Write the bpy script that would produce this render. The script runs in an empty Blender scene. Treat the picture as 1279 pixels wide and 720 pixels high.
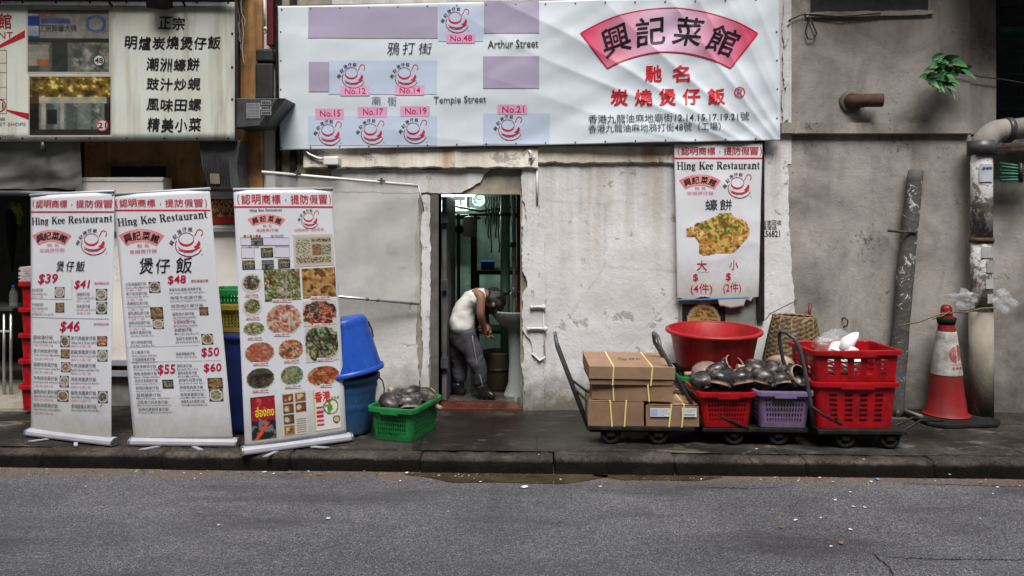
import bpy, bmesh, math, random
from mathutils import Vector, Matrix, noise
R = math.radians
SC = bpy.context.scene
COL = SC.collection
random.seed(7)

# ------------------------------------------------------------------ camera, light, exposure
EYE, FOC, YH, YAW = 1.74, 950.0, 280.0, R(2.0)
cam_d = bpy.data.cameras.new('camera')
cam = bpy.data.objects.new('camera', cam_d)
COL.objects.link(cam)
cam.location = (0, 0, EYE)
cam.rotation_euler = (R(90), 0, YAW)
cam_d.sensor_width = 36.0
cam_d.lens = FOC / 1279.0 * 36.0
cam_d.shift_y = -(360.0 - YH) / 1279.0
cam_d.clip_start = 0.05
cam_d.clip_end = 500
SC.camera = cam

world = bpy.data.worlds.new('World')
SC.world = world
world.use_nodes = True
wn = world.node_tree
wn.nodes.clear()
w_out = wn.nodes.new('ShaderNodeOutputWorld')
w_bg = wn.nodes.new('ShaderNodeBackground')
w_hs = wn.nodes.new('ShaderNodeHueSaturation')
w_sky = wn.nodes.new('ShaderNodeTexSky')
w_sky.sky_type = 'NISHITA'
w_sky.sun_disc = False
w_sky.sun_elevation = R(60)
w_sky.sun_rotation = R(190)
w_sky.air_density = 1.4
w_sky.dust_density = 4.0
w_hs.inputs['Saturation'].default_value = 0.55      # an overcast, nearly grey sky
w_bg.inputs['Strength'].default_value = 0.070
wn.links.new(w_sky.outputs[0], w_hs.inputs['Color'])
wn.links.new(w_hs.outputs[0], w_bg.inputs['Color'])
wn.links.new(w_bg.outputs[0], w_out.inputs['Surface'])

sun_d = bpy.data.lights.new('sun', 'SUN')
sun_d.energy = 2.2
sun_d.angle = R(30)
sun_d.color = (1.0, 0.985, 0.965)
sun = bpy.data.objects.new('sun', sun_d)
COL.objects.link(sun)
sun.rotation_euler = (R(30), 0, R(10))

SC.view_settings.view_transform = 'Standard'
SC.view_settings.look = 'None'
SC.view_settings.gamma = 1.0
SC.view_settings.exposure = 1.18
SC.view_settings.use_curve_mapping = False

# ------------------------------------------------------------------ measuring helpers (pixel of the photo + distance -> metres)
CY, SY = math.cos(YAW), math.sin(YAW)
def at(px, py, Y):
    u = (px - 639.5) / FOC; v = (YH - py) / FOC
    t = Y / (CY + u * SY)
    return Vector((t * (-SY + u * CY), Y, EYE + t * v))
def dp(px, py, D):
    u = (px - 639.5) / FOC; v = (YH - py) / FOC
    return Vector((D * (-SY + u * CY), D * (CY + u * SY), EYE + D * v))
def on_ground(px, py, z=0.0):
    return dp(px, py, (EYE - z) * FOC / (py - YH))
def X(px, Y): return at(px, 0, Y).x
def Z(py, Y, px=640): return at(px, py, Y).z

def lin(c):
    c /= 255.0
    return c / 12.92 if c <= 0.04045 else ((c + 0.055) / 1.055) ** 2.4
def S(r, g, b, k=1.0): return (lin(r) * k, lin(g) * k, lin(b) * k)

# ------------------------------------------------------------------ things and parts
def thing(name, label, cat, loc=(0, 0, 0), rotz=0.0, group=None):
    o = bpy.data.objects.new(name, None)
    COL.objects.link(o)
    o.location = loc
    o.rotation_euler = (0, 0, rotz)
    o.empty_display_size = 0.1
    return tag(o, label, cat, group)
def tag(o, label, cat, group=None):
    o['label'] = label; o['category'] = cat
    if group: o['group'] = group
    return o
def structure(o):
    o['kind'] = 'structure'
    return o
def copy_thing(root, label, group=None):
    c = root.copy(); COL.objects.link(c)
    c['label'] = label
    if group: c['group'] = group
    for ch in root.children:
        k = ch.copy(); COL.objects.link(k); k.parent = c
        for g in ch.children:
            q = g.copy(); COL.objects.link(q); q.parent = k
    return c

class MB:
    """collects vertices and faces, then links them as one mesh object"""
    def __init__(self):
        self.v = []; self.f = []; self.m = []; self.s = []; self.c = []; self.usec = False
    def add(self, vs, fs, m=0, col=None, smooth=False, M=None):
        n = len(self.v)
        for p in vs:
            p = Vector(p)
            self.v.append(M @ p if M else p)
        if col is not None: self.usec = True
        if col is not None and len(col) == len(vs) and hasattr(col[0], '__len__'):
            self.c += [tuple(k) for k in col]
        else:
            self.c += [tuple(col) if col is not None else (0.5, 0.5, 0.5)] * len(vs)
        for q in fs:
            self.f.append([i + n for i in q]); self.m.append(m); self.s.append(smooth)
        return self
    def box(self, x0, x1, y0, y1, z0, z1, m=0, M=None, col=None):
        vs = [(x, y, z) for z in (z0, z1) for y in (y0, y1) for x in (x0, x1)]
        fs = [(0, 2, 3, 1), (4, 5, 7, 6), (0, 1, 5, 4), (1, 3, 7, 5), (3, 2, 6, 7), (2, 0, 4, 6)]
        return self.add(vs, fs, m, col, False, M)
    def tube(self, path, r, n=8, closed=False, m=0, col=None, M=None, flat=1.0):
        P = [Vector(p) for p in path]; k = len(P)
        rs = r if hasattr(r, '__len__') else [r] * k
        vs = []; up = None
        for i in range(k):
            if closed: d = P[(i + 1) % k] - P[i - 1]
            else: d = P[min(i + 1, k - 1)] - P[max(i - 1, 0)]
            if d.length < 1e-9: d = Vector((0, 0, 1))
            d.normalize()
            if up is None:
                up = Vector((0, 0, 1)) if abs(d.z) < 0.9 else Vector((1, 0, 0))
            a = d.cross(up)
            if a.length < 1e-6: a = d.orthogonal()
            a.normalize(); b = a.cross(d).normalized(); up = b
            for j in range(n):
                t = 2 * math.pi * j / n
                vs.append(P[i] + a * (math.cos(t) * rs[i]) + b * (math.sin(t) * rs[i] * flat))
        fs = []
        for i in range(k if closed else k - 1):
            q = (i + 1) % k
            for j in range(n):
                l = (j + 1) % n
                fs.append((i * n + j, i * n + l, q * n + l, q * n + j))
        self.add(vs, fs, m, col, True, M)
        if not closed:
            o = len(self.v) - k * n
            self.f.append([o + j for j in range(n)][::-1]); self.m.append(m); self.s.append(False)
            self.f.append([o + (k - 1) * n + j for j in range(n)]); self.m.append(m); self.s.append(False)
        return self
    def lathe(self, prof, n=24, m=0, M=None, col=None, wob=0.0, capb=False, capt=False, seed=0, sq=0.0):
        vs = []; fs = []
        for i, (r, z) in enumerate(prof):
            for j in range(n):
                t = 2 * math.pi * j / n
                k = 1.0
                if wob: k += wob * noise.noise(Vector((math.cos(t) * 1.3 + seed, math.sin(t) * 1.3, z * 4)))
                if sq:
                    k *= (abs(math.cos(t)) ** (2 + sq * 6) + abs(math.sin(t)) ** (2 + sq * 6)) ** (-1.0 / (2 + sq * 6))
                vs.append((r * k * math.cos(t), r * k * math.sin(t), z))
        for i in range(len(prof) - 1):
            for j in range(n):
                l = (j + 1) % n
                fs.append((i * n + j, i * n + l, (i + 1) * n + l, (i + 1) * n + j))
        if capb: fs.append(list(range(n))[::-1])
        if capt: fs.append([(len(prof) - 1) * n + j for j in range(n)])
        return self.add(vs, fs, m, col, True, M)
    def poly(self, pts, ext, m=0, col=None, smooth=False):
        """flat outline given its own thickness"""
        P = [Vector(p) for p in pts]; ext = Vector(ext); n = len(P)
        vs = P + [p + ext for p in P]
        fs = [list(range(n)), list(range(2 * n - 1, n - 1, -1))]
        for i in range(n):
            j = (i + 1) % n
            fs.append((i, i + n, j + n, j))
        return self.add(vs, fs, m, col, smooth)
    def ball(self, c, r, nu=12, nv=8, m=0, col=None, M=None):
        c = Vector(c); r = Vector(r) if hasattr(r, '__len__') else Vector((r, r, r))
        vs = []; fs = []
        for i in range(nv + 1):
            p = math.pi * i / nv
            for j in range(nu):
                t = 2 * math.pi * j / nu
                vs.append(c + Vector((r.x * math.sin(p) * math.cos(t), r.y * math.sin(p) * math.sin(t), r.z * math.cos(p))))
        for i in range(nv):
            for j in range(nu):
                l = (j + 1) % nu
                fs.append((i * nu + j, (i + 1) * nu + j, (i + 1) * nu + l, i * nu + l))
        return self.add(vs, fs, m, col, True, M)
    def build(self, name, mats, parent=None, world=False, bevel=0, solid=0, subsurf=0, weld=True, loc=None, offset=-1):
        if not isinstance(mats, (list, tuple)): mats = [mats]
        me = bpy.data.meshes.new(name)
        d = parent.location.copy() if (parent is not None and world) else Vector()
        me.from_pydata([p - d for p in self.v], [], self.f)
        for k in mats: me.materials.append(k)
        me.polygons.foreach_set('material_index', self.m)
        me.polygons.foreach_set('use_smooth', self.s)
        if self.usec:
            at_ = me.color_attributes.new('Col', 'FLOAT_COLOR', 'POINT')
            flat = []
            for k in self.c: flat += [k[0], k[1], k[2], 1.0]
            at_.data.foreach_set('color', flat)
        if weld or solid:
            bm = bmesh.new(); bm.from_mesh(me)
            if weld: bmesh.ops.remove_doubles(bm, verts=bm.verts, dist=1e-5)
            bmesh.ops.recalc_face_normals(bm, faces=bm.faces)
            bm.to_mesh(me); bm.free()
        me.update()
        o = bpy.data.objects.new(name, me)
        COL.objects.link(o)
        if parent is not None: o.parent = parent
        if loc is not None: o.location = loc
        if solid:
            q = o.modifiers.new('thickness', 'SOLIDIFY'); q.thickness = solid; q.offset = offset
        if bevel:
            q = o.modifiers.new('edges', 'BEVEL'); q.width = bevel; q.segments = 2; q.limit_method = 'ANGLE'; q.angle_limit = R(35)
        if subsurf:
            q = o.modifiers.new('round', 'SUBSURF'); q.levels = subsurf; q.render_levels = subsurf
        return o

def ragged(pts, step=0.03, amp=0.008, seed=0, skip=()):
    """subdivide an outline (2D pairs) and break its edges"""
    rnd = random.Random(seed); out = []
    n = len(pts)
    for i in range(n):
        a = Vector(pts[i]); b = Vector(pts[(i + 1) % n])
        L = (b - a).length; k = 1 if i in skip else max(1, int(L / step))
        d = (b - a).normalized() if L > 0 else Vector((1, 0)); nrm = Vector((-d.y, d.x))
        for j in range(k):
            p = a + (b - a) * (j / k)
            if j and i not in skip:
                w = noise.noise(Vector((p.x * 9, p.y * 9, seed))) * amp * 1.6 + rnd.uniform(-1, 1) * amp * 0.5
                p = p + nrm * w
            out.append((p.x, p.y))
    return out

# ------------------------------------------------------------------ materials
class NT:
    def __init__(self, name):
        self.mat = bpy.data.materials.new(name); self.mat.use_nodes = True
        self.t = self.mat.node_tree; self.t.nodes.clear()
        self.out = self.t.nodes.new('ShaderNodeOutputMaterial')
        self.b = self.t.nodes.new('ShaderNodeBsdfPrincipled')
        self.t.links.new(self.b.outputs[0], self.out.inputs[0])
        tc = self.t.nodes.new('ShaderNodeTexCoord'); self.obj = tc.outputs['Object']
        oi = self.t.nodes.new('ShaderNodeObjectInfo'); self.rnd = oi.outputs['Random']
        self.vec = self.obj
    def link(self, a, b): self.t.links.new(a, b)
    def shift(self):
        m = self.t.nodes.new('ShaderNodeVectorMath'); m.operation = 'MULTIPLY_ADD'
        c = self.t.nodes.new('ShaderNodeCombineXYZ')
        for i in range(3): self.link(self.rnd, c.inputs[i])
        m.inputs[1].default_value = (17, 23, 31)
        self.link(c.outputs[0], m.inputs[0]); self.link(self.obj, m.inputs[2])
        self.vec = m.outputs[0]
    def mapped(self, sc, vec=None):
        m = self.t.nodes.new('ShaderNodeMapping'); m.inputs['Scale'].default_value = sc
        self.link(vec or self.vec, m.inputs[0]); return m.outputs[0]
    def noise(self, scale, detail=5, rough=0.6, dist=0.0, vec=None):
        n = self.t.nodes.new('ShaderNodeTexNoise')
        n.inputs['Scale'].default_value = scale; n.inputs['Detail'].default_value = detail
        n.inputs['Roughness'].default_value = rough; n.inputs['Distortion'].default_value = dist
        self.link(vec or self.vec, n.inputs['Vector']); return n.outputs['Fac']
    def voro(self, scale, feat='F1', vec=None, out='Distance', rnd=1.0):
        n = self.t.nodes.new('ShaderNodeTexVoronoi'); n.feature = feat
        n.inputs['Scale'].default_value = scale; n.inputs['Randomness'].default_value = rnd
        self.link(vec or self.vec, n.inputs['Vector']); return n.outputs[out]
    def ramp(self, fac, stops, interp='LINEAR'):
        n = self.t.nodes.new('ShaderNodeValToRGB'); n.color_ramp.interpolation = interp
        e = n.color_ramp.elements
        while len(e) < len(stops): e.new(0.5)
        for q, (p, c) in zip(e, stops):
            q.position = p
            if not hasattr(c, '__len__'): c = (c, c, c)
            q.color = (c[0], c[1], c[2], 1)
        self.link(fac, n.inputs[0]); return n.outputs[0]
    def mix(self, fac, a, b, mode='MIX'):
        n = self.t.nodes.new('ShaderNodeMix'); n.data_type = 'RGBA'; n.blend_type = mode
        for k, s in ((fac, n.inputs[0]), (a, n.inputs[6]), (b, n.inputs[7])):
            if hasattr(k, 'is_output') or isinstance(k, bpy.types.NodeSocket): self.link(k, s)
            elif hasattr(k, '__len__'): s.default_value = (k[0], k[1], k[2], 1)
            else: s.default_value = k
        return n.outputs[2]
    def math(self, op, a, b=0.0, clamp=False):
        n = self.t.nodes.new('ShaderNodeMath'); n.operation = op; n.use_clamp = clamp
        for k, s in ((a, n.inputs[0]), (b, n.inputs[1])):
            if isinstance(k, bpy.types.NodeSocket): self.link(k, s)
            else: s.default_value = k
        return n.outputs[0]
    def xyz(self, i, vec=None):
        n = self.t.nodes.new('ShaderNodeSeparateXYZ'); self.link(vec or self.obj, n.inputs[0]); return n.outputs[i]
    def maprange(self, v, a, b, c=0.0, d=1.0):
        n = self.t.nodes.new('ShaderNodeMapRange')
        self.link(v, n.inputs[0])
        for i, k in enumerate((a, b, c, d)): n.inputs[i + 1].default_value = k
        return n.outputs[0]
    def attr(self):
        n = self.t.nodes.new('ShaderNodeAttribute'); n.attribute_name = 'Col'; return n.outputs['Color']
    def bump(self, h, strength, dist=0.01, prev=None):
        n = self.t.nodes.new('ShaderNodeBump'); n.inputs['Strength'].default_value = strength
        n.inputs['Distance'].default_value = dist
        self.link(h, n.inputs['Height'])
        if prev: self.link(prev, n.inputs['Normal'])
        return n.outputs[0]
    def done(self, col=None, rough=None, normal=None, metal=0.0, spec=None):
        b = self.b
        for k, s in ((col, 'Base Color'), (rough, 'Roughness'), (spec, 'Specular IOR Level')):
            if k is None: continue
            if isinstance(k, bpy.types.NodeSocket): self.link(k, b.inputs[s])
            elif hasattr(k, '__len__'): b.inputs[s].default_value = (k[0], k[1], k[2], 1)
            else: b.inputs[s].default_value = k
        b.inputs['Metallic'].default_value = metal
        if normal is not None: self.link(normal, b.inputs['Normal'])
        return self.mat

def surface(name, col, rough=0.6, var=0.18, vs=6, bump=0.15, bs=90, dirt=None, damt=0.45, ds=4, metal=0.0, streak=None, bd=0.004, spec=0.35, vcol=False, scuff=None):
    n = NT(name); n.shift()
    a = n.noise(vs, 6)
    lo = tuple(k * (1 - var) for k in col); hi = tuple(min(1, k * (1 + var)) for k in col)
    c = n.ramp(a, [(0.3, lo), (0.7, hi)])
    if vcol:
        c = n.mix(1.0, n.ramp(a, [(0.3, 1 - var), (0.7, 1.0)]), n.attr(), 'MULTIPLY')
    if streak:
        s = n.noise(1.0, 5, vec=n.mapped((11, 11, 0.9)))
        c = n.mix(n.math('MULTIPLY', n.ramp(s, [(0.48, 0.0), (0.68, 1.0)]), 0.6), c, streak)
    if dirt:
        d = n.noise(ds, 9, 0.68)
        c = n.mix(n.ramp(d, [(1 - damt - 0.12, 0.0), (1 - damt + 0.1, 0.85)]), c, dirt)
    if scuff:
        q = n.noise(1.0, 9, 0.78, vec=n.mapped((26, 26, 9)))
        c = n.mix(n.ramp(q, [(0.56, 0.0), (0.70, 0.55)]), c, scuff)
    rr = n.maprange(n.noise(vs * 2.3, 3), 0.3, 0.7, max(0.03, rough - 0.1), min(1, rough + 0.1))
    return n.done(c, rr, n.bump(n.noise(bs, 4), bump, bd), metal, spec)
# ------------------------------------------------------------------ material palette
def plaster(name, base, grey, top_stain=0.0, bottom=1.0, rust=0.0):
    n = NT(name)
    c = n.ramp(n.noise(1.6, 7, 0.65), [(0.28, grey), (0.46, tuple(0.5 * (a + b) for a, b in zip(base, grey))), (0.62, base)])
    c = n.mix(n.math('MULTIPLY', n.ramp(n.noise(26, 6, 0.7), [(0.55, 0.0), (0.75, 1.0)]), 0.35), c, tuple(k * 0.62 for k in base))
    st = n.noise(1.0, 6, 0.62, vec=n.mapped((7.5, 7.5, 0.45)))
    z = n.xyz(2)
    # rain streaks that run down from the beam
    up = n.maprange(z, 0.9, 2.45)
    f = n.math('MULTIPLY', n.ramp(st, [(0.44, 0.0), (0.62, 1.0)]), up)
    c = n.mix(n.math('MULTIPLY', f, 0.55 + top_stain), c, (0.30, 0.25, 0.18))
    if rust:
        r = n.noise(1.0, 4, vec=n.mapped((3.1, 3.1, 0.22)))
        c = n.mix(n.math('MULTIPLY', n.ramp(r, [(0.58, 0.0), (0.7, rust)]), up), c, (0.33, 0.17, 0.06))
    # splashed dirt above the pavement
    b = n.math('ADD', n.maprange(z, 0.62, 0.0), n.math('MULTIPLY', n.math('SUBTRACT', n.noise(4.5, 8, 0.7), 0.5), 1.5))
    c = n.mix(n.math('MULTIPLY', n.ramp(b, [(0.3, 0.0), (0.95, 0.8)]), bottom), c, (0.10, 0.085, 0.06))
    # chips and specks
    s = n.noise(14, 9, 0.75)
    c = n.mix(n.ramp(s, [(0.665, 0.0), (0.69, 0.7)]), c, (0.17, 0.16, 0.14))
    # paint that has come away in flakes
    pl = n.noise(3.2, 10, 0.72, 0.35)
    fl = n.ramp(pl, [(0.595, 0.0), (0.612, 1.0)])
    c = n.mix(n.math('MULTIPLY', fl, 0.75), c, n.ramp(n.noise(18, 5), [(0.3, (0.20, 0.185, 0.165)), (0.7, (0.36, 0.335, 0.30))]))
    # hairline cracks
    ck = n.math('ADD', n.voro(0.9, 'DISTANCE_TO_EDGE'), n.math('MULTIPLY', n.math('SUBTRACT', n.noise(5, 8, 0.7), 0.5), 0.10))
    ck = n.ramp(n.math('ABSOLUTE', ck), [(0.0, 0.25), (0.006, 0.0)])
    c = n.mix(ck, c, (0.12, 0.11, 0.10))
    h = n.math('ADD', n.noise(3.4, 8, 0.6), n.math('MULTIPLY', n.noise(40, 5, 0.65), 0.22))
    h = n.math('SUBTRACT', h, n.math('MULTIPLY', fl, 0.25))
    nm = n.bump(h, 0.5, 0.03)
    return n.done(c, 0.82, nm, 0, 0.25)

def concrete(name, base, dark, pock=0.5):
    n = NT(name)
    c = n.ramp(n.noise(1.2, 6, 0.6, 0.5), [(0.34, tuple(k * 0.7 for k in dark)), (0.5, tuple(0.45 * a + 0.55 * b for a, b in zip(dark, base))), (0.62, base)])
    st = n.noise(1.0, 7, 0.7, 0.5, vec=n.mapped((4.0, 4.0, 1.1)))
    c = n.mix(n.ramp(st, [(0.5, 0.0), (0.7, 0.5)]), c, tuple(k * 0.5 for k in dark))
    f = n.math('ADD', n.noise(24, 7, 0.78), n.math('MULTIPLY', n.math('SUBTRACT', n.noise(1.1, 4), 0.5), 0.9))
    c = n.mix(n.ramp(f, [(0.64, 0.0), (0.74, pock)]), c, (0.045, 0.038, 0.03))
    g = n.noise(2.3, 5, 0.6)
    c = n.mix(n.ramp(g, [(0.6, 0.0), (0.72, 0.45)]), c, tuple(min(1, k * 1.35) for k in base))
    z = n.xyz(2)
    b = n.math('ADD', n.maprange(z, 0.7, 0.0), n.math('MULTIPLY', n.math('SUBTRACT', n.noise(4.5, 8, 0.7), 0.5), 1.2))
    c = n.mix(n.ramp(b, [(0.35, 0.0), (0.95, 0.75)]), c, (0.05, 0.045, 0.036))
    h = n.math('ADD', n.noise(5, 7, 0.58), n.math('MULTIPLY', n.noise(60, 5, 0.6), 0.25))
    return n.done(c, 0.88, n.bump(h, 0.5, 0.025), 0, 0.2)

def asphalt():
    n = NT('asphalt')
    c = n.ramp(n.noise(0.55, 9, 0.72), [(0.36, (0.108, 0.107, 0.113)), (0.66, (0.198, 0.196, 0.206))])
    g = n.voro(140, out='Color')
    sp = n.t.nodes.new('ShaderNodeSeparateColor'); n.link(g, sp.inputs[0])
    c = n.mix(1.0, c, n.ramp(sp.outputs[0], [(0.0, 0.45), (0.5, 0.92), (0.8, 1.2), (1.0, 1.95)]), 'MULTIPLY')
    c = n.mix(n.ramp(n.noise(120, 3, 0.6), [(0.38, 0.75), (0.55, 0.0)]), c, (0.02, 0.019, 0.018))
    # damp streaks along the street and a dirty gutter
    d = n.noise(1.0, 6, 0.62, vec=n.mapped((0.7, 2.6, 1)))
    c = n.mix(n.ramp(d, [(0.5, 0.0), (0.66, 0.6)]), c, (0.045, 0.044, 0.046))
    y = n.xyz(1)
    gut = n.math('ADD', n.maprange(y, 5.30, 5.62), n.math('MULTIPLY', n.math('SUBTRACT', n.noise(3, 9, 0.75), 0.5), 2.2))
    c = n.mix(n.ramp(gut, [(0.45, 0.0), (1.05, 0.75)]), c, (0.155, 0.108, 0.078))
    grit = n.math('MULTIPLY', n.ramp(n.noise(70, 4, 0.7), [(0.62, 0.0), (0.68, 1.0)]), n.ramp(gut, [(0.3, 0.0), (0.8, 1.0)]))
    c = n.mix(grit, c, (0.24, 0.17, 0.12))
    # the cracks of an old trench patch
    k = n.voro(0.16, 'DISTANCE_TO_EDGE', vec=n.mapped((1.0, 1.6, 1), n.vec))
    wob = n.math('ADD', k, n.math('MULTIPLY', n.math('SUBTRACT', n.noise(6, 6, 0.7), 0.5), 0.06))
    c = n.mix(n.ramp(wob, [(0.0, 0.0), (0.002, 0.0)]), c, (0.015, 0.014, 0.013))
    h = n.math('ADD', n.voro(105), n.math('MULTIPLY', n.noise(40, 4), 0.6))
    wet = n.maprange(d, 0.45, 0.7, 0.72, 0.42)
    return n.done(c, wet, n.bump(h, 0.9, 0.012), 0, 0.25)

def pavement_mat():
    n = NT('pavement_concrete')
    c = n.ramp(n.noise(1.3, 8, 0.65), [(0.3, (0.008, 0.007, 0.007)), (0.47, (0.025, 0.0225, 0.020)), (0.68, (0.085, 0.074, 0.064))])
    c = n.mix(n.ramp(n.noise(22, 8, 0.8), [(0.36, 0.85), (0.52, 0.0)]), c, (0.012, 0.011, 0.010))
    c = n.mix(n.ramp(n.noise(38, 6, 0.8), [(0.60, 0.0), (0.69, 0.55)]), c, (0.15, 0.128, 0.108))
    # scraped pale streaks
    c = n.mix(n.ramp(n.noise(1.0, 6, 0.7, 0.6, vec=n.mapped((2.2, 4.5, 1))), [(0.57, 0.0), (0.66, 0.6)]), c, (0.20, 0.165, 0.13))
    # slab joints
    br = n.t.nodes.new('ShaderNodeTexBrick'); br.offset = 0.4
    br.inputs['Scale'].default_value = 1.0; br.inputs['Mortar Size'].default_value = 0.006
    br.inputs['Brick Width'].default_value = 0.92; br.inputs['Row Height'].default_value = 0.52
    br.inputs['Mortar Smooth'].default_value = 0.4
    wv = n.t.nodes.new('ShaderNodeVectorMath'); wv.operation = 'ADD'
    n.link(n.vec, wv.inputs[0])
    nz = n.t.nodes.new('ShaderNodeTexNoise'); nz.inputs['Scale'].default_value = 5; nz.inputs['Detail'].default_value = 5
    n.link(n.vec, nz.inputs['Vector'])
    sc = n.t.nodes.new('ShaderNodeVectorMath'); sc.operation = 'SCALE'; sc.inputs['Scale'].default_value = 0.035
    n.link(nz.outputs['Color'], sc.inputs[0]); n.link(sc.outputs[0], wv.inputs[1])
    n.link(wv.outputs[0], br.inputs['Vector'])
    c = n.mix(n.math('MULTIPLY', br.outputs['Fac'], 0.75), c, (0.012, 0.011, 0.010))
    # water: spilled from the doorway, thin elsewhere
    x = n.xyz(0); y = n.xyz(1)
    dx = n.math('ABSOLUTE', n.math('ADD', x, 0.25))
    spill = n.maprange(dx, 1.25, 0.25)
    wn_ = n.math('ADD', n.noise(2.1, 7, 0.66), n.math('MULTIPLY', n.math('SUBTRACT', spill, 0.40), 0.50))
    wet = n.ramp(wn_, [(0.46, 0.0), (0.60, 1.0)])
    c = n.mix(wet, c, n.mix(1.0, c, (0.45, 0.45, 0.46), 'MULTIPLY'))
    rough = n.mix(wet, (0.8, 0.8, 0.8), (0.12, 0.12, 0.12))
    sp_ = n.maprange(wet, 0, 1, 0.12, 0.6)
    h = n.math('ADD', n.noise(9, 7, 0.62), n.math('MULTIPLY', n.noise(75, 5, 0.65), 0.5))
    h = n.math('SUBTRACT', h, n.math('MULTIPLY', br.outputs['Fac'], 0.7))
    hs = n.math('MULTIPLY', h, n.maprange(wet, 0, 1, 1.0, 0.9))
    return n.done(c, rough, n.bump(hs, 0.9, 0.022), 0, sp_)

def kerb_mat():
    n = NT('kerb_stone')
    c = n.ramp(n.noise(2.6, 8, 0.66), [(0.3, (0.016, 0.014, 0.012)), (0.5, (0.052, 0.044, 0.038)), (0.68, (0.125, 0.104, 0.087))])
    c = n.mix(n.ramp(n.noise(26, 8, 0.8), [(0.36, 0.85), (0.52, 0.0)]), c, (0.012, 0.010, 0.009))
    c = n.mix(n.ramp(n.noise(60, 5, 0.78), [(0.58, 0.0), (0.66, 0.6)]), c, (0.19, 0.165, 0.14))
    z = n.xyz(2)
    b = n.math('ADD', n.maprange(z, -0.012, -0.045), n.math('MULTIPLY', n.math('SUBTRACT', n.noise(7, 6, 0.7), 0.5), 1.2))
    c = n.mix(n.ramp(b, [(0.1, 0.0), (0.7, 0.93)]), c, (0.006, 0.005, 0.004))
    h = n.math('ADD', n.noise(11, 7, 0.6), n.math('MULTIPLY', n.noise(90, 5, 0.65), 0.5))
    return n.done(c, 0.85, n.bump(h, 0.9, 0.02), 0, 0.08)

M = {}
M['plaster'] = plaster('white_plaster', (0.61, 0.595, 0.60), (0.42, 0.405, 0.40), 0.0, 1.15, 0.28)
M['plaster_grey'] = plaster('grey_plaster', (0.58, 0.56, 0.535), (0.43, 0.41, 0.39), -0.1, 0.8)
M['beam'] = plaster('stained_plaster', (0.78, 0.74, 0.65), (0.42, 0.37, 0.27), -0.15, 0.0, 0.7)
M['old_concrete'] = concrete('broken_concrete', (0.36, 0.32, 0.25), (0.20, 0.175, 0.14), 0.35)
M['crack'] = surface('road_crack', (0.022, 0.021, 0.021), 0.9, 0.3, 20, 0.2, 60, spec=0.1)
M['pillar'] = concrete('dirty_concrete', (0.30, 0.275, 0.250), (0.155, 0.138, 0.125), 0.8)
M['asphalt'] = asphalt()
M['pavement'] = pavement_mat()
M['kerb'] = kerb_mat()
M['ochre'] = surface('ochre_tiles', (0.42, 0.225, 0.085), 0.5, 0.25, 5, 0.2, 40, dirt=(0.06, 0.035, 0.018), damt=0.38, streak=(0.10, 0.05, 0.02))
M['cream'] = surface('cream_panel', (0.62, 0.59, 0.55), 0.5, 0.08, 3, 0.05, 30, dirt=(0.25, 0.22, 0.19), damt=0.3)
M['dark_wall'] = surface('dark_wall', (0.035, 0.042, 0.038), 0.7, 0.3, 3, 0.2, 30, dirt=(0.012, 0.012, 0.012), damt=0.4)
M['green_wall'] = surface('green_wall', (0.24, 0.32, 0.285), 0.55, 0.25, 3, 0.15, 25, dirt=(0.08, 0.10, 0.09), damt=0.4, streak=(0.08, 0.10, 0.09))
M['tile_floor'] = surface('tile_floor', (0.30, 0.27, 0.22), 0.35, 0.2, 4, 0.1, 40, dirt=(0.10, 0.085, 0.065), damt=0.4)
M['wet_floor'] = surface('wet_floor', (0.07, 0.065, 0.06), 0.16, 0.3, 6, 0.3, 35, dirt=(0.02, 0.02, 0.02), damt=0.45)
M['sill'] = surface('red_sill', (0.085, 0.022, 0.013), 0.25, 0.35, 9, 0.3, 50, dirt=(0.03, 0.02, 0.015), damt=0.42)
M['steel'] = surface('steel', (0.42, 0.42, 0.42), 0.38, 0.15, 9, 0.05, 60, metal=0.85, dirt=(0.12, 0.10, 0.08), damt=0.3)
M['grey_steel'] = surface('grey_steel', (0.075, 0.078, 0.082), 0.45, 0.25, 7, 0.08, 60, metal=0.4, dirt=(0.04, 0.035, 0.03), damt=0.4)
M['alu'] = surface('aluminium', (0.36, 0.365, 0.40), 0.5, 0.1, 6, 0.03, 60, metal=0.2, dirt=(0.30, 0.29, 0.28), damt=0.28, ds=9)
M['black_iron'] = surface('black_iron', (0.013, 0.012, 0.011), 0.5, 0.4, 12, 0.25, 90, dirt=(0.045, 0.028, 0.018), damt=0.36, ds=12, spec=0.2)
M['rubber'] = surface('rubber', (0.010, 0.010, 0.010), 0.8, 0.3, 14, 0.2, 90, dirt=(0.03, 0.027, 0.024), damt=0.36, ds=10, spec=0.15)
M['rust'] = surface('rusty_iron', (0.055, 0.028, 0.020), 0.8, 0.4, 14, 0.5, 50, dirt=(0.13, 0.062, 0.03), damt=0.38, ds=10)
M['wood'] = surface('old_wood', (0.20, 0.16, 0.12), 0.7, 0.3, 5, 0.3, 50, dirt=(0.07, 0.05, 0.035), damt=0.42, streak=(0.09, 0.065, 0.045))
M['white_paint'] = surface('white_paint', (0.58, 0.57, 0.55), 0.5, 0.12, 6, 0.25, 60, dirt=(0.26, 0.23, 0.19), damt=0.36)
M['grey_paint'] = surface('grey_paint', (0.24, 0.235, 0.22), 0.55, 0.2, 6, 0.2, 60, dirt=(0.10, 0.085, 0.07), damt=0.42, streak=(0.12, 0.10, 0.085))
M['dark_frame'] = surface('worn_dark_wood', (0.115, 0.105, 0.095), 0.6, 0.25, 6, 0.2, 60, dirt=(0.05, 0.042, 0.035), damt=0.44, streak=(0.06, 0.05, 0.042))
M['dark'] = surface('dark_clutter', (0.020, 0.018, 0.017), 0.7, 0.5, 6, 0.4, 30)
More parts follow.
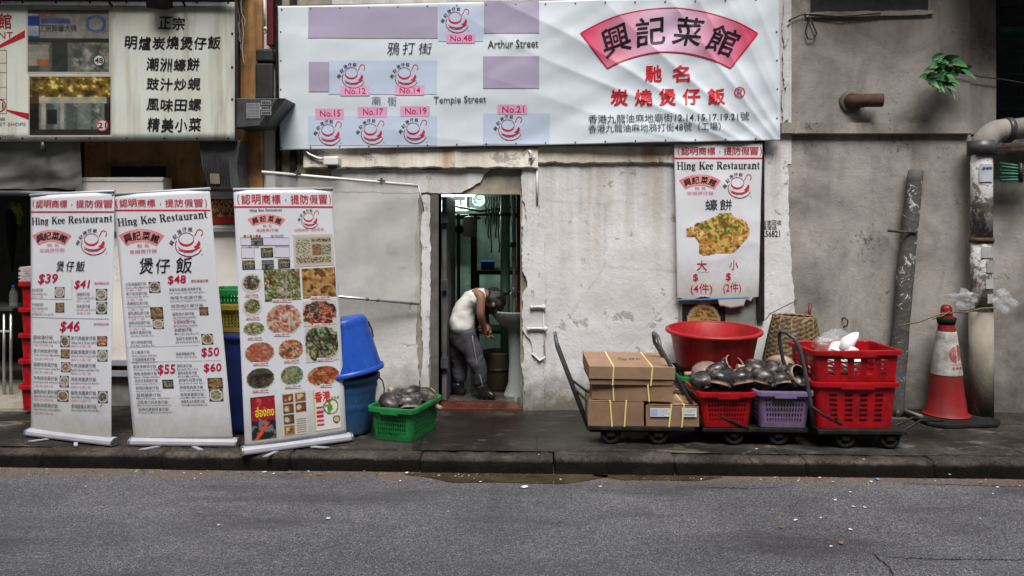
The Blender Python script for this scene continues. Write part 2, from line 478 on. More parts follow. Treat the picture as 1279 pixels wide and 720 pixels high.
M['darkred'] = surface('dark_red_paint', (0.10, 0.010, 0.011), 0.5, 0.3, 5, 0.1, 40, dirt=(0.04, 0.01, 0.01), damt=0.4)
M['red_plastic'] = surface('red_plastic', (0.32, 0.004, 0.008), 0.34, 0.14, 8, 0.08, 60, dirt=(0.11, 0.005, 0.007), damt=0.42, ds=9, bd=0.002, spec=0.28, scuff=(0.40, 0.07, 0.07))
M['basin_red'] = surface('basin_plastic', (0.33, 0.006, 0.009), 0.42, 0.12, 7, 0.06, 60, dirt=(0.11, 0.008, 0.009), damt=0.44, ds=7, bd=0.002, spec=0.3, scuff=(0.40, 0.08, 0.08))
M['purple_plastic'] = surface('purple_plastic', (0.155, 0.110, 0.205), 0.42, 0.12, 8, 0.08, 60, dirt=(0.10, 0.075, 0.10), damt=0.42, ds=9, bd=0.002, scuff=(0.26, 0.21, 0.29))
M['green_plastic'] = surface('green_plastic', (0.012, 0.17, 0.045), 0.38, 0.15, 8, 0.08, 60, dirt=(0.012, 0.08, 0.028), damt=0.42, ds=9, bd=0.002, scuff=(0.10, 0.28, 0.12))
M['yellow_plastic'] = surface('yellow_plastic', (0.28, 0.20, 0.025), 0.42, 0.15, 8, 0.08, 60, dirt=(0.16, 0.12, 0.03), damt=0.36, ds=9, bd=0.002)
M['blue_plastic'] = surface('blue_plastic', (0.010, 0.060, 0.34), 0.36, 0.14, 6, 0.06, 50, dirt=(0.012, 0.05, 0.19), damt=0.40, ds=6, bd=0.002, scuff=(0.08, 0.17, 0.45))
M['blue_worn'] = surface('worn_blue_plastic', (0.015, 0.075, 0.19), 0.45, 0.18, 6, 0.08, 50, dirt=(0.03, 0.055, 0.10), damt=0.47, ds=6, bd=0.002, scuff=(0.13, 0.22, 0.32))
M['navy_plastic'] = surface('navy_plastic', (0.012, 0.030, 0.14), 0.4, 0.18, 6, 0.06, 50, dirt=(0.015, 0.02, 0.05), damt=0.38, ds=6, bd=0.002)
M['cardboard'] = surface('cardboard', (0.215, 0.130, 0.078), 0.85, 0.10, 5, 0.12, 70, dirt=(0.165, 0.095, 0.055), damt=0.40, ds=6)
M['cardboard_top'] = surface('pale_cardboard', (0.255, 0.160, 0.100), 0.85, 0.10, 5, 0.12, 70, dirt=(0.20, 0.12, 0.07), damt=0.36, ds=6)
M['strap'] = surface('yellow_strap', (0.62, 0.54, 0.20), 0.4, 0.08, 20, 0.05, 90)
M['vinyl'] = surface('white_vinyl', (0.52, 0.565, 0.605), 0.42, 0.05, 2.0, 0.03, 40, dirt=(0.42, 0.42, 0.40), damt=0.30, ds=1.6)
def roll_vinyl():
    n = NT('banner_vinyl')
    c = n.ramp(n.noise(1.5, 4), [(0.3, (0.54, 0.55, 0.58)), (0.7, (0.60, 0.61, 0.64))])
    z = n.xyz(2)
    b = n.math('ADD', n.maprange(z, 0.55, 0.03), n.math('MULTIPLY', n.math('SUBTRACT', n.noise(6, 9, 0.75), 0.5), 1.3))
    c = n.mix(n.ramp(b, [(0.2, 0.0), (0.95, 0.7)]), c, (0.27, 0.25, 0.20))
    c = n.mix(n.ramp(n.noise(9, 8, 0.75), [(0.66, 0.0), (0.72, 0.35)]), c, (0.35, 0.32, 0.27))
    return n.done(c, 0.42, n.bump(n.noise(3, 3), 0.1, 0.02), 0, 0.5)
M['roll'] = roll_vinyl()
M['old_sign'] = surface('yellowed_sign', (0.47, 0.49, 0.44), 0.5, 0.08, 2.0, 0.03, 40, dirt=(0.46, 0.44, 0.36), damt=0.40, ds=1.6, streak=(0.25, 0.215, 0.14))
M['ink'] = surface('printed_ink', (0.5, 0.5, 0.5), 0.42, 0.06, 3, 0.0, 40, vcol=True)
M['faded_ink'] = surface('faded_ink', (0.5, 0.5, 0.5), 0.5, 0.25, 9, 0.0, 40, vcol=True)
M['cloth_white'] = surface('white_cotton', (0.60, 0.58, 0.55), 0.9, 0.08, 8, 0.2, 220, dirt=(0.40, 0.37, 0.33), damt=0.33, bd=0.003)
M['trouser'] = surface('grey_trousers', (0.038, 0.037, 0.043), 0.85, 0.2, 9, 0.25, 200, bd=0.003)
M['black_cloth'] = surface('black_cloth', (0.012, 0.012, 0.014), 0.85, 0.3, 9, 0.25, 120, bd=0.003)
M['boot'] = surface('black_boots', (0.012, 0.012, 0.014), 0.28, 0.3, 9, 0.05, 50)
M['skin'] = surface('skin', (0.21, 0.105, 0.065), 0.5, 0.12, 12, 0.08, 150, bd=0.002)
M['hair'] = surface('hair', (0.013, 0.011, 0.010), 0.55, 0.3, 60, 0.5, 130, bd=0.004)
M['glove'] = surface('yellow_glove', (0.17, 0.095, 0.04), 0.5, 0.2, 20, 0.1, 90)
M['porcelain'] = surface('porcelain', (0.28, 0.31, 0.295), 0.2, 0.08, 4, 0.02, 40, dirt=(0.20, 0.20, 0.17), damt=0.35)
M['green_pipe'] = surface('green_pipe', (0.12, 0.24, 0.17), 0.5, 0.2, 6, 0.1, 60, dirt=(0.05, 0.09, 0.065), damt=0.4)
M['leaf'] = surface('leaf', (0.055, 0.15, 0.055), 0.4, 0.35, 15, 0.1, 60)
M['twig'] = surface('twig', (0.065, 0.045, 0.03), 0.8, 0.3, 15, 0.2, 60)
M['cable_white'] = surface('white_cable', (0.50, 0.48, 0.44), 0.5, 0.1, 9, 0.02, 60)
M['cable_black'] = surface('black_cable', (0.015, 0.014, 0.014), 0.5, 0.2, 9, 0.02, 60)
M['rope'] = surface('rope', (0.16, 0.11, 0.05), 0.9, 0.3, 40, 0.5, 200)
M['paper'] = surface('paper', (0.66, 0.65, 0.64), 0.8, 0.08, 12, 0.1, 60)
M['blue_paper'] = surface('blue_paper', (0.12, 0.22, 0.45), 0.7, 0.1, 12, 0.1, 60)
M['brown_trash'] = surface('dry_leaf', (0.20, 0.12, 0.07), 0.8, 0.3, 20, 0.2, 60)
M['green_hose'] = surface('green_bars', (0.012, 0.10, 0.065), 0.45, 0.2, 9, 0.1, 60)
M['cone_red'] = surface('cone_red', (0.20, 0.008, 0.009), 0.5, 0.2, 7, 0.1, 60, dirt=(0.12, 0.02, 0.018), damt=0.42, ds=6)
M['cone_white'] = surface('cone_white', (0.36, 0.345, 0.33), 0.6, 0.12, 8, 0.1, 60, dirt=(0.12, 0.105, 0.09), damt=0.44, ds=9)
M['green_dark'] = surface('green_net', (0.012, 0.045, 0.03), 0.7, 0.3, 6, 0.1, 60)

def glassy(name, col, alpha, rough=0.3):
    n = NT(name)
    tr = n.t.nodes.new('ShaderNodeBsdfTransparent'); mx = n.t.nodes.new('ShaderNodeMixShader')
    mx.inputs[0].default_value = alpha
    n.done(n.ramp(n.noise(4, 6, 0.65), [(0.3, tuple(k * 0.75 for k in col)), (0.7, col)]), rough, n.bump(n.noise(5, 5), 0.5, 0.02))
    n.link(tr.outputs[0], mx.inputs[1]); n.link(n.b.outputs[0], mx.inputs[2]); n.link(mx.outputs[0], n.out.inputs[0])
    return n.mat
M['sheet'] = glassy('plastic_sheet', (0.54, 0.54, 0.52), 0.50, 0.35)
M['tarp'] = glassy('dusty_tarp', (0.20, 0.20, 0.19), 0.85, 0.3)
M['poly_bag'] = glassy('thin_bag', (0.55, 0.56, 0.58), 0.24, 0.2)
M['white_bag'] = surface('white_bag', (0.66, 0.66, 0.67), 0.35, 0.06, 6, 0.2, 30, bd=0.01)

def pot_mat(name, pale):
    n = NT(name); n.shift()
    z = n.xyz(2)
    tan = n.ramp(n.noise(9, 6, 0.65), [(0.3, (0.26, 0.17, 0.115)), (0.7, (0.44, 0.33, 0.25))])
    soot = n.ramp(n.noise(11, 6, 0.7), [(0.36, (0.008, 0.007, 0.007)), (0.50, (0.026, 0.022, 0.021)), (0.59, (0.10, 0.085, 0.078)), (0.69, (0.24, 0.18, 0.145))])
    h = n.math('ADD', n.maprange(z, 0.0, 0.10), n.math('MULTIPLY', n.math('SUBTRACT', n.noise(7, 6, 0.7, 0.5), 0.5), 1.1))
    if pale: f = n.ramp(h, [(0.75, 0.0), (1.15, 0.55)])
    else: f = n.ramp(h, [(0.02, 0.0), (0.25, 1.0)])
    c = n.mix(f, tan, soot)
    rough = n.mix(f, (0.6, 0.6, 0.6), n.ramp(n.noise(13, 5, 0.7), [(0.35, 0.2), (0.65, 0.5)]))
    return n.done(c, rough, n.bump(n.noise(40, 5), 0.25, 0.004), 0, 0.5)
M['pot'] = pot_mat('burnt_clay', False)
M['pot_pale'] = pot_mat('pale_clay', True)

def wicker_mat():
    n = NT('wicker')
    c = n.ramp(n.noise(26, 5, 0.7), [(0.3, (0.085, 0.052, 0.026)), (0.5, (0.22, 0.148, 0.078)), (0.72, (0.40, 0.295, 0.17))])
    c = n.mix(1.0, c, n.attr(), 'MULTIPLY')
    return n.done(c, 0.75, n.bump(n.noise(140, 3), 0.3, 0.003), 0, 0.3)
M['wicker'] = wicker_mat()

def flyposted(name, base, paper, ps=10, pt=0.55):
    n = NT(name)
    c = n.ramp(n.noise(7, 7, 0.7), [(0.3, tuple(k * 0.5 for k in base)), (0.7, base)])
    p = n.noise(ps, 6, 0.68, 0.7)
    z = n.xyz(2)
    m = n.math('ADD', p, n.math('MULTIPLY', n.math('SUBTRACT', n.noise(1.7, 3), 0.5), 0.55))
    c = n.mix(n.ramp(m, [(pt, 0.0), (pt + 0.03, 0.9)], 'LINEAR'), c, paper)
    c = n.mix(n.ramp(n.noise(24, 5, 0.7), [(0.58, 0.0), (0.62, 0.8)]), c, (0.05, 0.038, 0.03))
    h = n.math('ADD', p, n.noise(30, 5))
    return n.done(c, 0.75, n.bump(h, 0.6, 0.012), 0, 0.3)
M['flypost'] = flyposted('flyposted_pipe', (0.20, 0.175, 0.15), (0.46, 0.45, 0.44), 7, 0.49)
M['post'] = flyposted('torn_paper_post', (0.095, 0.088, 0.082), (0.46, 0.45, 0.44), 17, 0.60)
M['pipe_low'] = concrete('pale_pipe', (0.30, 0.27, 0.215), (0.17, 0.15, 0.12), 0.4)

def lamp_mat():
    n = NT('fluorescent'); n.b.inputs['Emission Color'].default_value = (0.80, 1.0, 0.88, 1)
    n.b.inputs['Emission Strength'].default_value = 110.0
    return n.done((0.8, 0.8, 0.8), 0.4)
M['tube_lamp'] = lamp_mat()
def puddle_mat():
    n = NT('puddle_water')
    c = n.ramp(n.noise(5, 6), [(0.3, (0.030, 0.025, 0.015)), (0.7, (0.075, 0.060, 0.036))])
    return n.done(c, 0.04, n.bump(n.noise(7, 4), 0.04, 0.02), 0, 0.6)
M['puddle'] = puddle_mat()
M['grit'] = surface('gutter_grit', (0.5, 0.5, 0.5), 0.85, 0.3, 30, 0.1, 60, vcol=True)
# ------------------------------------------------------------------ lettering
_fc = bpy.data.curves.new('lettering_source', 'FONT')
_fo = bpy.data.objects.new('lettering_source', _fc)
COL.objects.link(_fo)
_tc = {}
def text2d(s, bold=0.0, shear=0.0, space=1.0, res=2):
    """outline of a line of writing, scaled into the unit box"""
    k = (s, bold, shear, space, res)
    if k in _tc: return _tc[k]
    _fc.body = s; _fc.offset = min(bold, 0.0035); _fc.shear = shear; _fc.space_character = space; _fc.resolution_u = res
    bpy.context.view_layer.update()
    me = bpy.data.meshes.new_from_object(_fo.evaluated_get(bpy.context.evaluated_depsgraph_get()))
    vs = [(v.co.x, v.co.y) for v in me.vertices]
    fs = [list(p.vertices) for p in me.polygons]
    bpy.data.meshes.remove(me)
    if not vs: vs = [(0, 0), (1, 1)]
    x0 = min(v[0] for v in vs); x1 = max(v[0] for v in vs); y0 = min(v[1] for v in vs); y1 = max(v[1] for v in vs)
    out = ([((x - x0) / (x1 - x0 + 1e-9), (y - y0) / (y1 - y0 + 1e-9)) for x, y in vs], fs, (x1 - x0) / (y1 - y0 + 1e-9))
    _tc[k] = out
    return out

# a small bold serif alphabet, drawn as strokes (cap height 1, y up)
def _rib(path, w):
    n = len(path); L = []; Rr = []
    ws = w if hasattr(w, '__len__') else [w] * n
    for i in range(n):
        a = Vector(path[max(i - 1, 0)]); b = Vector(path[min(i + 1, n - 1)])
        d = (b - a).normalized(); q = Vector((-d.y, d.x)) * (ws[i] / 2)
        L.append(tuple(Vector(path[i]) + q)); Rr.append(tuple(Vector(path[i]) - q))
    vs = L + Rr
    return vs, [(i, i + 1, n + i + 1, n + i) for i in range(n - 1)]
def _arc(cx, cy, rx, ry, a0, a1, n=10):
    return [(cx + rx * math.cos(R(a0 + (a1 - a0) * i / n)), cy + ry * math.sin(R(a0 + (a1 - a0) * i / n))) for i in range(n + 1)]
def _bar(x0, y0, x1, y1): return [(x0, y0), (x1, y0), (x1, y1), (x0, y1)], [(0, 1, 2, 3)]
def _stem(x, y0, y1, foot=True, head=True, w=0.17, s=0.09):
    o = [_bar(x, y0, x + w, y1)]
    if foot: o.append(_bar(x - s, y0, x + w + s, y0 + 0.055))
    if head: o.append(_bar(x - s, y1 - 0.055, x + w * 0.9, y1))
    return o
def _w(n, lo, hi, a0, a1):
    return [lo + (hi - lo) * abs(math.cos(R(a0 + (a1 - a0) * i / n))) for i in range(n + 1)]
XH = 0.68
SERIF = {
 'H': (0.86, _stem(0.08, 0, 1, True, True) + [_bar(0.0, 0.945, 0.34, 1)] + _stem(0.58, 0, 1) + [_bar(0.5, 0.945, 0.84, 1), _bar(0.25, 0.47, 0.58, 0.54)]),
 'K': (0.86, _stem(0.08, 0, 1) + [_bar(0.0, 0.945, 0.34, 1), _rib([(0.25, 0.42), (0.66, 0.97)], 0.075), _rib([(0.36, 0.58), (0.70, 0.03)], 0.19), _bar(0.52, 0.945, 0.80, 1), _bar(0.50, 0, 0.86, 0.055)]),
 'R': (0.84, _stem(0.08, 0, 1) + [_rib([(0.25, 0.96)] + _arc(0.40, 0.74, 0.19, 0.22, 90, -90) + [(0.25, 0.52)], [0.07] + _w(10, 0.07, 0.17, 90, -90) + [0.07]), _rib([(0.38, 0.5), (0.68, 0.03)], 0.18), _bar(0.55, 0, 0.84, 0.055)]),
 'i': (0.36, _stem(0.09, 0, XH) + [(_arc(0.175, 0.88, 0.1, 0.1, 0, 360, 12), [tuple(range(12))])]),
 'n': (0.66, _stem(0.08, 0, XH) + [_rib([(0.25, 0.52)] + _arc(0.37, 0.48, 0.13, 0.16, 150, 0), [0.08] + _w(10, 0.09, 0.17, 150, 0))] + [_bar(0.415, 0, 0.585, 0.5), _bar(0.36, 0, 0.66, 0.055)]),
 'g': (0.58, [_rib(_arc(0.26, 0.46, 0.15, 0.18, 0, 360, 16), _w(16, 0.07, 0.15, 0, 360)), _rib([(0.18, 0.30), (0.14, 0.2), (0.22, 0.12), (0.40, 0.10)], 0.09), _rib(_arc(0.27, -0.06, 0.2, 0.14, 70, 430, 16), 0.08), _rib([(0.38, 0.58), (0.54, 0.66)], 0.09)]),
 'e': (0.52, [_rib(_arc(0.26, 0.33, 0.17, 0.31, 5, 320, 18), _w(18, 0.07, 0.16, 5, 320)), _bar(0.13, 0.36, 0.49, 0.42)]),
 's': (0.46, [_rib([(0.38, 0.5), (0.33, 0.62), (0.22, 0.64), (0.12, 0.56), (0.13, 0.45), (0.30, 0.31), (0.36, 0.2), (0.31, 0.08), (0.2, 0.03), (0.09, 0.08), (0.06, 0.2)], [0.05, 0.06, 0.08, 0.12, 0.15, 0.16, 0.14, 0.1, 0.08, 0.06, 0.05])]),
 't': (0.40, [_rib([(0.2, 0.88), (0.19, 0.5), (0.19, 0.16), (0.24, 0.06), (0.38, 0.1)], [0.10, 0.16, 0.16, 0.12, 0.05]), _bar(0.02, XH - 0.06, 0.38, XH)]),
 'a': (0.58, [_rib([(0.1, 0.5), (0.16, 0.62), (0.28, 0.64), (0.37, 0.54), (0.37, 0.15), (0.42, 0.06), (0.54, 0.08)], [0.12, 0.08, 0.09, 0.15, 0.16, 0.12, 0.05]), _rib([(0.36, 0.40), (0.2, 0.34), (0.11, 0.2), (0.16, 0.06), (0.26, 0.06), (0.37, 0.16)], [0.06, 0.08, 0.15, 0.13, 0.09, 0.06])]),
 'u': (0.66, [_bar(0.08, 0.2, 0.25, XH), _bar(0.0, XH - 0.055, 0.2, XH), _rib(_arc(0.29, 0.18, 0.12, 0.14, 180, 320), _w(10, 0.09, 0.16, 180, 320)), _bar(0.42, 0, 0.58, XH), _bar(0.35, XH - 0.055, 0.5, XH), _bar(0.42, 0, 0.66, 0.055)]),
 'r': (0.48, _stem(0.08, 0, XH) + [_rib([(0.25, 0.48), (0.33, 0.6), (0.44, 0.6)], [0.08, 0.11, 0.17])]),
 ' ': (0.42, []),
}
def serif2d(s):
    vs = []; fs = []; x = 0
    for ch in s:
        adv, shapes = SERIF[ch]
        for v, f in shapes:
            n = len(vs); vs += [(a + x, b) for a, b in v]; fs += [[i + n for i in q] for q in f]
        x += adv
    x0 = min(v[0] for v in vs); x1 = max(v[0] for v in vs)
    return [((a - x0) / (x1 - x0), b) for a, b in vs], fs

class Sheet:
    """a printed sheet: four corners in space, the same four in the photo, and its own waves"""
    def __init__(self, c3, cp, disp=None):
        self.c3 = [Vector(c) for c in c3]; self.cp = [Vector(c) for c in cp]
        a, b, c, d = self.c3
        self.n = ((b - a) + (c - d)).cross((d - a) + (c - b)).normalized()
        if self.n.y > 0: self.n = -self.n
        self.W = ((b - a).length + (c - d).length) / 2; self.H = ((d - a).length + (c - b).length) / 2
        self.wp = ((self.cp[1] - self.cp[0]).length + (self.cp[2] - self.cp[3]).length) / 2
        self.hp = ((self.cp[3] - self.cp[0]).length + (self.cp[2] - self.cp[1]).length) / 2
        self.disp = disp or (lambda u, v: 0.0)
    def uv(self, px, py):
        a, b, c, d = self.cp; p = Vector((px, py)); u = v = 0.5
        for _ in range(6):
            q = a * (1 - u) * (1 - v) + b * u * (1 - v) + c * u * v + d * (1 - u) * v
            du = (b - a) * (1 - v) + (c - d) * v; dv = (d - a) * (1 - u) + (c - b) * u
            e = p - q; det = du.x * dv.y - du.y * dv.x
            u += (e.x * dv.y - e.y * dv.x) / det; v += (du.x * e.y - du.y * e.x) / det
        return u, v
    def pos(self, u, v, off=0.0):
        a, b, c, d = self.c3
        return a * (1 - u) * (1 - v) + b * u * (1 - v) + c * u * v + d * (1 - u) * v + self.n * (self.disp(u, v) + off)
    def grid(self, mb, nu, nv, u0=0, u1=1, v0=0, v1=1, off=0.0, col=None, m=0, edge=None):
        vs = []; fs = []; cs = []
        for j in range(nv + 1):
            for i in range(nu + 1):
                u = u0 + (u1 - u0) * i / nu; v = v0 + (v1 - v0) * j / nv
                vv = edge(u, v) if edge else v
                vs.append(self.pos(u, vv, off))
                if callable(col): cs.append(col(i / nu, j / nv))
        k = nu + 1
        for j in range(nv):
            for i in range(nu):
                fs.append((j * k + i, (j + 1) * k + i, (j + 1) * k + i + 1, j * k + i + 1))
        mb.add(vs, fs, m, cs if callable(col) else col, True)

class Ink:
    """one printed part on a sheet; boxes are given where the print sits in the photo"""
    def __init__(self, sheet, off=0.003, fine=0.06):
        self.s = sheet; self.mb = MB(); self.off = off; self.fine = fine
    def centre(self, box):
        u, v = self.s.uv((box[0] + box[2]) / 2, (box[1] + box[3]) / 2)
        return u, v, (box[2] - box[0]) / self.s.wp, (box[3] - box[1]) / self.s.hp
    def shape(self, vs, fs, col, lay=0):
        """vs in sheet uv"""
        if self.fine:
            bm = bmesh.new()
            bv = [bm.verts.new((u * self.s.W, v * self.s.H, 0)) for u, v in vs]
            for f in fs:
                try: bm.faces.new([bv[i] for i in f])
                except ValueError: pass
            for ax in (0, 1):
                lo = min(p.co[ax] for p in bm.verts); hi = max(p.co[ax] for p in bm.verts)
                x = math.ceil(lo / self.fine) * self.fine
                while x < hi:
                    no = (1, 0, 0) if ax == 0 else (0, 1, 0)
                    co = (x, 0, 0) if ax == 0 else (0, x, 0)
                    bmesh.ops.bisect_plane(bm, geom=bm.verts[:] + bm.edges[:] + bm.faces[:], dist=1e-6, plane_co=co, plane_no=no)
                    x += self.fine
            bm.verts.index_update()
            vs = [(p.co.x / self.s.W, p.co.y / self.s.H) for p in bm.verts]
            fs = [[p.index for p in f.verts] for f in bm.faces]
            bm.free()
        cc = [col(u, v) for u, v in vs] if callable(col) else [col] * len(vs)
        self.mb.add([self.s.pos(u, v, self.off + lay * 0.0012) for u, v in vs], fs, 0, cc)
        return self
    def rect(self, box, col, lay=0):
        pts = [self.s.uv(*p) for p in ((box[0], box[1]), (box[2], box[1]), (box[2], box[3]), (box[0], box[3]))]
        return self.shape(pts, [(0, 3, 2, 1)], col, lay)
    def poly(self, pp, col, lay=0):
        pts = [self.s.uv(*p) for p in pp]
        return self.shape(pts, [list(range(len(pts)))], col, lay)
    def line(self, path, w, col, lay=0):
        v, f = _rib(path, w)
        return self.shape([self.s.uv(*p) for p in v], f, col, lay)
    def text(self, s, box, col, bold=0.0, shear=0.0, space=1.0, lay=1, serif=False, rot=0.0, res=2):
        asp = 1.0
        if serif: v, f = serif2d(s)
        else: v, f, asp = text2d(s, min(bold, 0.0035), shear, space, res)
        cx, cy, w, h = self.centre(box); cr, sr = math.cos(rot), math.sin(rot)
        # heavier lettering: a few slightly shifted strokes on top of each other
        d = max(0.0, bold - 0.0035) * 1.1
        for q, (sx, sy) in enumerate(((0, 0),) if d < 0.0015 else ((d, 0), (-d, 0), (0, d), (0, -d))):
          out = []
          for a, b in v:
            a = a + sx / max(asp, 0.2); b = b + sy
            x = (a - 0.5) * w * self.s.W; y = (b - 0.5) * h * self.s.H
            x, y = x * cr - y * sr, x * sr + y * cr
            out.append((cx + x / self.s.W, cy - y / self.s.H))
          self.shape(out, f, col, lay + 0.14 * q)
        return self
    def photo(self, box, fn, nu=18, nv=18, keep=None, lay=0):
        """a printed picture: small cells, each vertex with its own printed colour"""
        cx, cy, w, h = self.centre(box); vs = []; cs = []; fs = []
        for j in range(nv + 1):
            for i in range(nu + 1):
                a, b = i / nu, j / nv
                vs.append(self.s.pos(cx + (a - 0.5) * w, cy + (b - 0.5) * h, self.off + lay * 0.0012)); cs.append(fn(a, b))
        k = nu + 1
        for j in range(nv):
            for i in range(nu):
                if keep and not keep((i + 0.5) / nu, (j + 0.5) / nv): continue
                fs.append((j * k + i, (j + 1) * k + i, (j + 1) * k + i + 1, j * k + i + 1))
        self.mb.add(vs, fs, 0, cs)
        return self
    def build(self, name, parent, mat='ink'):
        return self.mb.build(name, M[mat], parent, world=True)

RED = S(186, 22, 50, 0.9); CRIM = S(176, 14, 60, 0.9); BLK = S(28, 26, 32); GREYT = S(78, 78, 86); PINKT = S(200, 110, 130)
def dish(seed, pal, plate=True, bg=(0.66, 0.66, 0.68), rx=0.49, ry=0.49, dens=1.0, inner=0.78):
    pal = [S(*c, 0.85) for c in pal]
    def fn(a, b):
        x = (a - 0.5) / rx; y = (b - 0.5) / ry; r = math.hypot(x, y)
        if r > 1: return bg
        if plate and r > inner + 0.12 * noise.noise(Vector((a * 6, b * 6, seed))): return S(205, 200, 192, 0.8)
        k = noise.noise(Vector((a * 7.3 * dens, b * 7.3 * dens, seed * 3.7))) + 0.5 * noise.noise(Vector((a * 19 * dens, b * 19 * dens, seed)))
        k += 0.35 * noise.noise(Vector((a * 16, b * 16, seed * 1.3)))
        i = max(0.0, min(0.999, k * 0.7 + 0.5)) * (len(pal) - 1); i0 = int(i); tt = i - i0
        tt = tt * tt * (3 - 2 * tt)
        c = tuple(p_ + (q_ - p_) * tt for p_, q_ in zip(pal[i0], pal[min(i0 + 1, len(pal) - 1)]))
        s = 0.5 + 0.75 * abs(noise.noise(Vector((a * 13, b * 13, seed + 9))))
        g_ = (c[0] + c[1] + c[2]) / 3
        return tuple((q_ + (g_ - q_) * 0.18) * s for q_ in c)
    return fn
disc = lambda rx=0.49, ry=0.49: (lambda a, b: ((a - 0.5) / rx) ** 2 + ((b - 0.5) / ry) ** 2 < 1.02)
BROWN = [(70, 38, 20), (150, 92, 40), (196, 150, 80), (120, 66, 30), (224, 196, 140), (80, 110, 40)]
REDS = [(120, 24, 16), (190, 50, 28), (224, 120, 50), (236, 206, 160), (90, 40, 20), (200, 60, 30)]
GREENS = [(40, 80, 26), (96, 130, 50), (180, 170, 110), (214, 206, 170), (120, 84, 46), (60, 100, 34)]
DARKS = [(30, 24, 20), (80, 62, 44), (196, 186, 164), (50, 74, 32), (120, 94, 66), (24, 20, 18)]
WHITES = [(190, 180, 160), (224, 214, 196), (150, 130, 100), (206, 196, 170), (90, 110, 60)]

def pot_logo(ink, x, y, s, lay=0):
    """the round clay pot with its spoon, (x, y) its top left, s its size in the photo"""
    P = lambda pts: [(x + a * s, y + b * s) for a, b in pts]
    red = S(196, 30, 60, 0.9); dk = S(150, 40, 64, 0.9)
    el = lambda cx, cy, rx, ry, a0, a1, n=16: [(cx + rx * math.cos(R(a0 + (a1 - a0) * i / n)), cy + ry * math.sin(R(a0 + (a1 - a0) * i / n))) for i in range(n + 1)]
    w = 0.026 * s
    ink.line(P(el(0.44, 0.40, 0.235, 0.20, 175, 375)), w * 0.7, dk, lay)
    ink.line(P(el(0.44, 0.40, 0.235, 0.20, 10, 178)), [w * (1 + 1.6 * math.sin(math.pi * i / 16)) for i in range(17)], red, lay)
    ink.line(P(el(0.52, 0.60, 0.42, 0.36, 205, 20, 26)), w, dk, lay)
    ink.line(P(el(0.50, 0.52, 0.37, 0.26, 150, 20, 20)), [w * (0.5 + 1.3 * math.sin(math.pi * i / 20)) for i in range(21)], red, lay)
    ink.line(P([(0.20, 0.74), (0.40, 0.83), (0.62, 0.82), (0.88, 0.66)]), w * 0.8, dk, lay)
    ink.line(P([(0.30, 0.90), (0.45, 0.95), (0.62, 0.95), (0.78, 0.88)]), w, dk, lay)
    ink.poly(P([(0.66, 0.66), (0.75, 0.60), (0.83, 0.45), (0.88, 0.50), (0.88, 0.58), (0.82, 0.65), (0.74, 0.68)]), red, lay)
    ink.line(P([(0.70, 0.30), (0.75, 0.20), (0.78, 0.12), (0.86, 0.09), (0.93, 0.13), (0.95, 0.22), (0.90, 0.30)]), w * 1.1, red, lay)
    for ch, (a, b), r in zip('興記煲仔飯', ((-0.02, 0.52), (0.08, 0.32), (0.22, 0.17), (0.38, 0.09), (0.56, 0.09)), (0.9, 0.6, 0.35, 0.1, -0.1)):
        ink.text(ch, (x + (a - 0.065) * s, y + (b - 0.065) * s, x + (a + 0.075) * s, y + (b + 0.075) * s), BLK, 0.006, lay=lay, rot=r)
    ink.text('®', (x + 0.90 * s, y + 0.86 * s, x + 0.97 * s, y + 0.93 * s), PINKT, lay=lay)

def fan(ink, cx, ytop, w, h, lay=0, edge=S(190, 40, 70), mid=S(222, 200, 208), line=True, grad=True):
    """fan-shaped name plate: cx, top of its arc, width and overall height in the photo"""
    r1 = w * 0.94; a = math.asin(0.5 * w / r1); r0 = r1 - h * 0.68; yc = ytop + r1
    n = 26; out = [(cx + r1 * math.sin(-a + 2 * a * i / n), yc - r1 * math.cos(-a + 2 * a * i / n)) for i in range(n + 1)]
    inn = [(cx + r0 * math.sin(-a * 0.94 + 2 * a * 0.94 * i / n), yc - r0 * math.cos(a * 0.94 - 2 * a * 0.94 * i / n)) for i in range(n + 1)]
    ul, _ = ink.s.uv(cx - w / 2, ytop); ur, _ = ink.s.uv(cx + w / 2, ytop)
    def col(u, v):
        t = abs((u - ul) / (ur - ul) * 2 - 1) ** 1.1 if grad else 0.6
        return tuple(m_ + (e - m_) * t for m_, e in zip(mid, edge))
    vs = [ink.s.uv(*p) for p in out + inn]
    ink.shape(vs, [(i, n + 1 + i, n + 2 + i, i + 1) for i in range(n)], col, lay)
    if line:
        ink.line(out, h * 0.018, S(176, 20, 50), lay + 1); ink.line(inn, h * 0.018, S(176, 20, 50), lay + 1)
        ink.line([out[0], inn[0]], h * 0.018, S(176, 20, 50), lay + 1); ink.line([out[-1], inn[-1]], h * 0.018, S(176, 20, 50), lay + 1)
    rm = (r0 + r1) / 2; g = h * 0.44
    for ch, t in zip('興記菜館', (-0.68, -0.23, 0.24, 0.69)):
        px = cx + rm * math.sin(a * t); py = yc - rm * math.cos(a * t)
        ink.text(ch, (px - g * 0.52, py - g / 2, px + g * 0.52, py + g / 2), S(22, 18, 30), 0.012, 0.12, lay=lay + 2, rot=-a * t * 0.95, res=3)
# ------------------------------------------------------------------ ground
W = 7.14                                       # the wall line
KERB = 5.66                                    # front of the pavement
mb = MB()
for i in range(40):
    for j in range(26):
        x0 = -60 + 3 * i; y0 = -72.1 + 3 * j
        mb.add([(x0, y0, -0.118), (x0 + 3, y0, -0.118), (x0 + 3, y0 + 3, -0.118), (x0, y0 + 3, -0.118)], [(0, 1, 2, 3)])
structure(mb.build('road', M['asphalt']))
